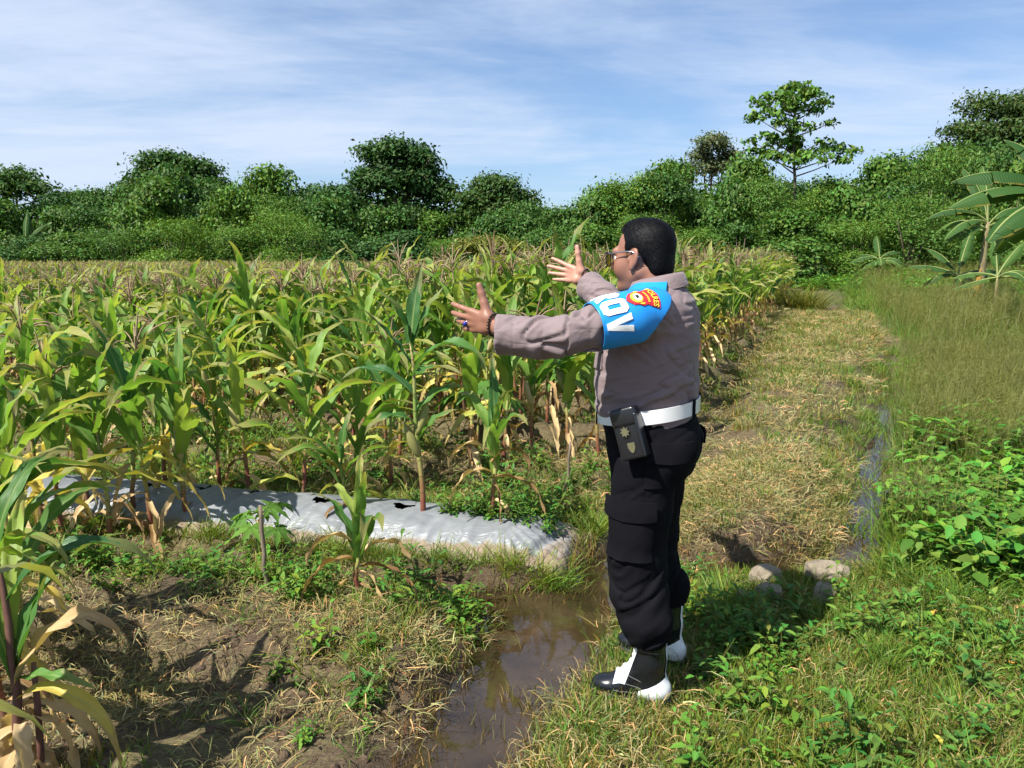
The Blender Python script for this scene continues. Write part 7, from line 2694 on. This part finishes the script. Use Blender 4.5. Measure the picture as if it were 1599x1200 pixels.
stone(1196, 893, 0.05, (0.085, 0.065, 0.07), 21, 'pale grey rough stone nearest to the man', rz=0.4)
stone(1292, 890, 0.05, (0.125, 0.07, 0.07), 2, 'long flat tan stone at the end of the ditch', rz=-0.15)
stone(1290, 935, 0.03, (0.08, 0.06, 0.06), 3, 'tan stone lying in the grass in front of the long flat one', rz=0.8)
stone(1200, 925, 0.03, (0.07, 0.06, 0.055), 4, 'stone lying in the shadow of the man', rz=0.2)
stone(1162, 932, 0.02, (0.045, 0.035, 0.03), 5, 'small reddish brown stone at the edge of the man\'s shadow', rz=0.2)

t = NT('dry_stick')
M_STICK = t.end(t.bsdf(t.ramp(t.noise(t.coord('Object', (1, 1, 0.1)), 60, 4), [(0.3, (0.10, 0.075, 0.055)), (0.7, (0.26, 0.21, 0.155))]), 0.85, 0.2))


def stick(u, v, z, H, r, lean, seed, label):
    x, y = foot(u, v, z)
    rg = np.random.default_rng(seed)
    tt = np.linspace(0, 1, 9)
    P = np.stack([lean[0] * tt + rg.normal(0, 0.004, 9), lean[1] * tt + rg.normal(0, 0.004, 9), H * tt - 0.06], -1)
    A = Acc()
    A.add(*tube(P, r * (1 - 0.25 * tt) * rg.uniform(0.9, 1.12, 9), 8))
    return tag(ob('stick', A.mesh('stick', [M_STICK], True), None, (x, y, gz(x, y))), label, 'stick')


stick(418, 938, 0.06, 0.44, 0.011, (-0.02, 0.02), 1, 'dry upright stick beside the papaya seedling in front of the plastic sheet')
stick(882, 772, 0.05, 0.46, 0.010, (0.03, 0.0), 2, 'dry upright stick standing behind the end of the plastic sheet')


def papaya_leaf(size, seed):
    """Deeply lobed leaf: seven folded lobes round a centre."""
    rg = np.random.default_rng(seed)
    A = Acc()
    for k in range(7):
        a = R(-132 + 44 * k)
        L = size * (1.0 - 0.16 * abs(k - 3) / 3 * 2) * rg.uniform(0.9, 1.1)
        d = np.array([math.cos(a), math.sin(a), 0])
        s_ = np.array([-math.sin(a), math.cos(a), 0])
        dz = np.array([0, 0, 1.0])
        pr = [(0.0, 0.06), (0.25, 0.10), (0.42, 0.20), (0.52, 0.12), (0.66, 0.17), (0.78, 0.08), (1.0, 0.01)]
        Vl, Vc, Vr = [], [], []
        for f, w in pr:
            drop = -0.30 * f * f * L
            Vc.append(d * L * f + dz * drop)
            Vl.append(d * L * (f + 0.03) + s_ * L * w + dz * (drop + 0.05 * L * w / 0.2))
            Vr.append(d * L * (f + 0.03) - s_ * L * w + dz * (drop + 0.05 * L * w / 0.2))
        V = np.stack([Vl, Vc, Vr], 1).reshape(-1, 3)
        c = np.array((0.062, 0.150, 0.034)) * rg.uniform(0.85, 1.2)
        A.add(V, grid_faces(len(pr), 3), col=c)
    return A


PL = [papaya_leaf(1.0, i).mesh('papaya_leaf', [M_WEED], True) for i in range(3)]


def papaya(u, v, z, H, lsz, n, seed, label):
    rg = np.random.default_rng(seed)
    x, y = foot(u, v, z)
    root = empty('papaya_plant', (x, y, gz(x, y) - 0.01))
    tag(root, label, 'papaya plant')
    A = Acc()
    tt = np.linspace(0, 1, 6)
    A.add(*tube(np.stack([0.02 * tt, 0 * tt, H * tt], -1), 0.010 * (1.3 - 0.6 * tt), 7))
    ob('stem', A.mesh('papaya_stem', [M_STALK], True), root)
    for k in range(n):
        az = k * 2.4 + rg.normal(0, 0.3)
        el = R(rg.uniform(5, 55))
        L = lsz * rg.uniform(0.8, 1.2)
        b = np.array([0.02, 0, H * rg.uniform(0.75, 1.0)])
        e = b + np.array([math.cos(az) * math.cos(el), math.sin(az) * math.cos(el), math.sin(el)]) * L
        A = Acc()
        A.add(*tube(np.stack([b, (b + e) / 2 + [0, 0, 0.02], e]), [0.004, 0.003, 0.0025], 5))
        st = ob('leaf_stalk', A.mesh('papaya_leaf_stalk', [M_HUSK], True), root)
        ob('leaf', PL[k % 3], root, tuple(e), (rg.normal(0, 0.2), R(rg.uniform(10, 40)), az), lsz * rg.uniform(0.8, 1.1))


papaya(400, 880, 0.02, 0.30, 0.115, 7, 1, 'papaya seedling with lobed leaves by the upright stick')
papaya(745, 690, 0.05, 0.42, 0.24, 9, 2, 'papaya plant with broad lobed leaves below the man\'s outstretched hand')
papaya(868, 668, 0.05, 0.40, 0.20, 8, 3, 'papaya plant with pale lobed leaves below the man\'s sleeve')

M_FALL = plain('orange_fallen_leaf', (0.52, 0.26, 0.04), 0.6, 0.3, var=0.3, nscale=60)
M_FALLY = plain('yellow_fallen_leaf', (0.50, 0.42, 0.07), 0.6, 0.3, var=0.2, nscale=60)
for k, (u, v, sz, mt, lab) in enumerate(((1449, 962, 0.045, M_FALL, 'small orange leaf lying in the grass right of the stones'), (1470, 1165, 0.040, M_FALLY, 'round yellow leaf low in the bottom right corner'), (1583, 1040, 0.045, M_FALL, 'orange withered leaf at the right frame edge'))):
    x, y = foot(u, v, 0.05)
    V, F, uv = leaf_geo(sz, sz * 0.8, R(25), R(-20), seed=k, n=8, cross=5, fold=0.25, ruffle=0.004, crumple=0.004, w0=0.3)
    tag(ob('fallen_leaf', mesh_np('fallen_leaf', V, F, [mt], True, uv), None, (x, y, gz(x, y) + 0.055), (0.3, -0.3, k * 2.0)), lab, 'fallen leaf', 'fallen leaves on the bank')
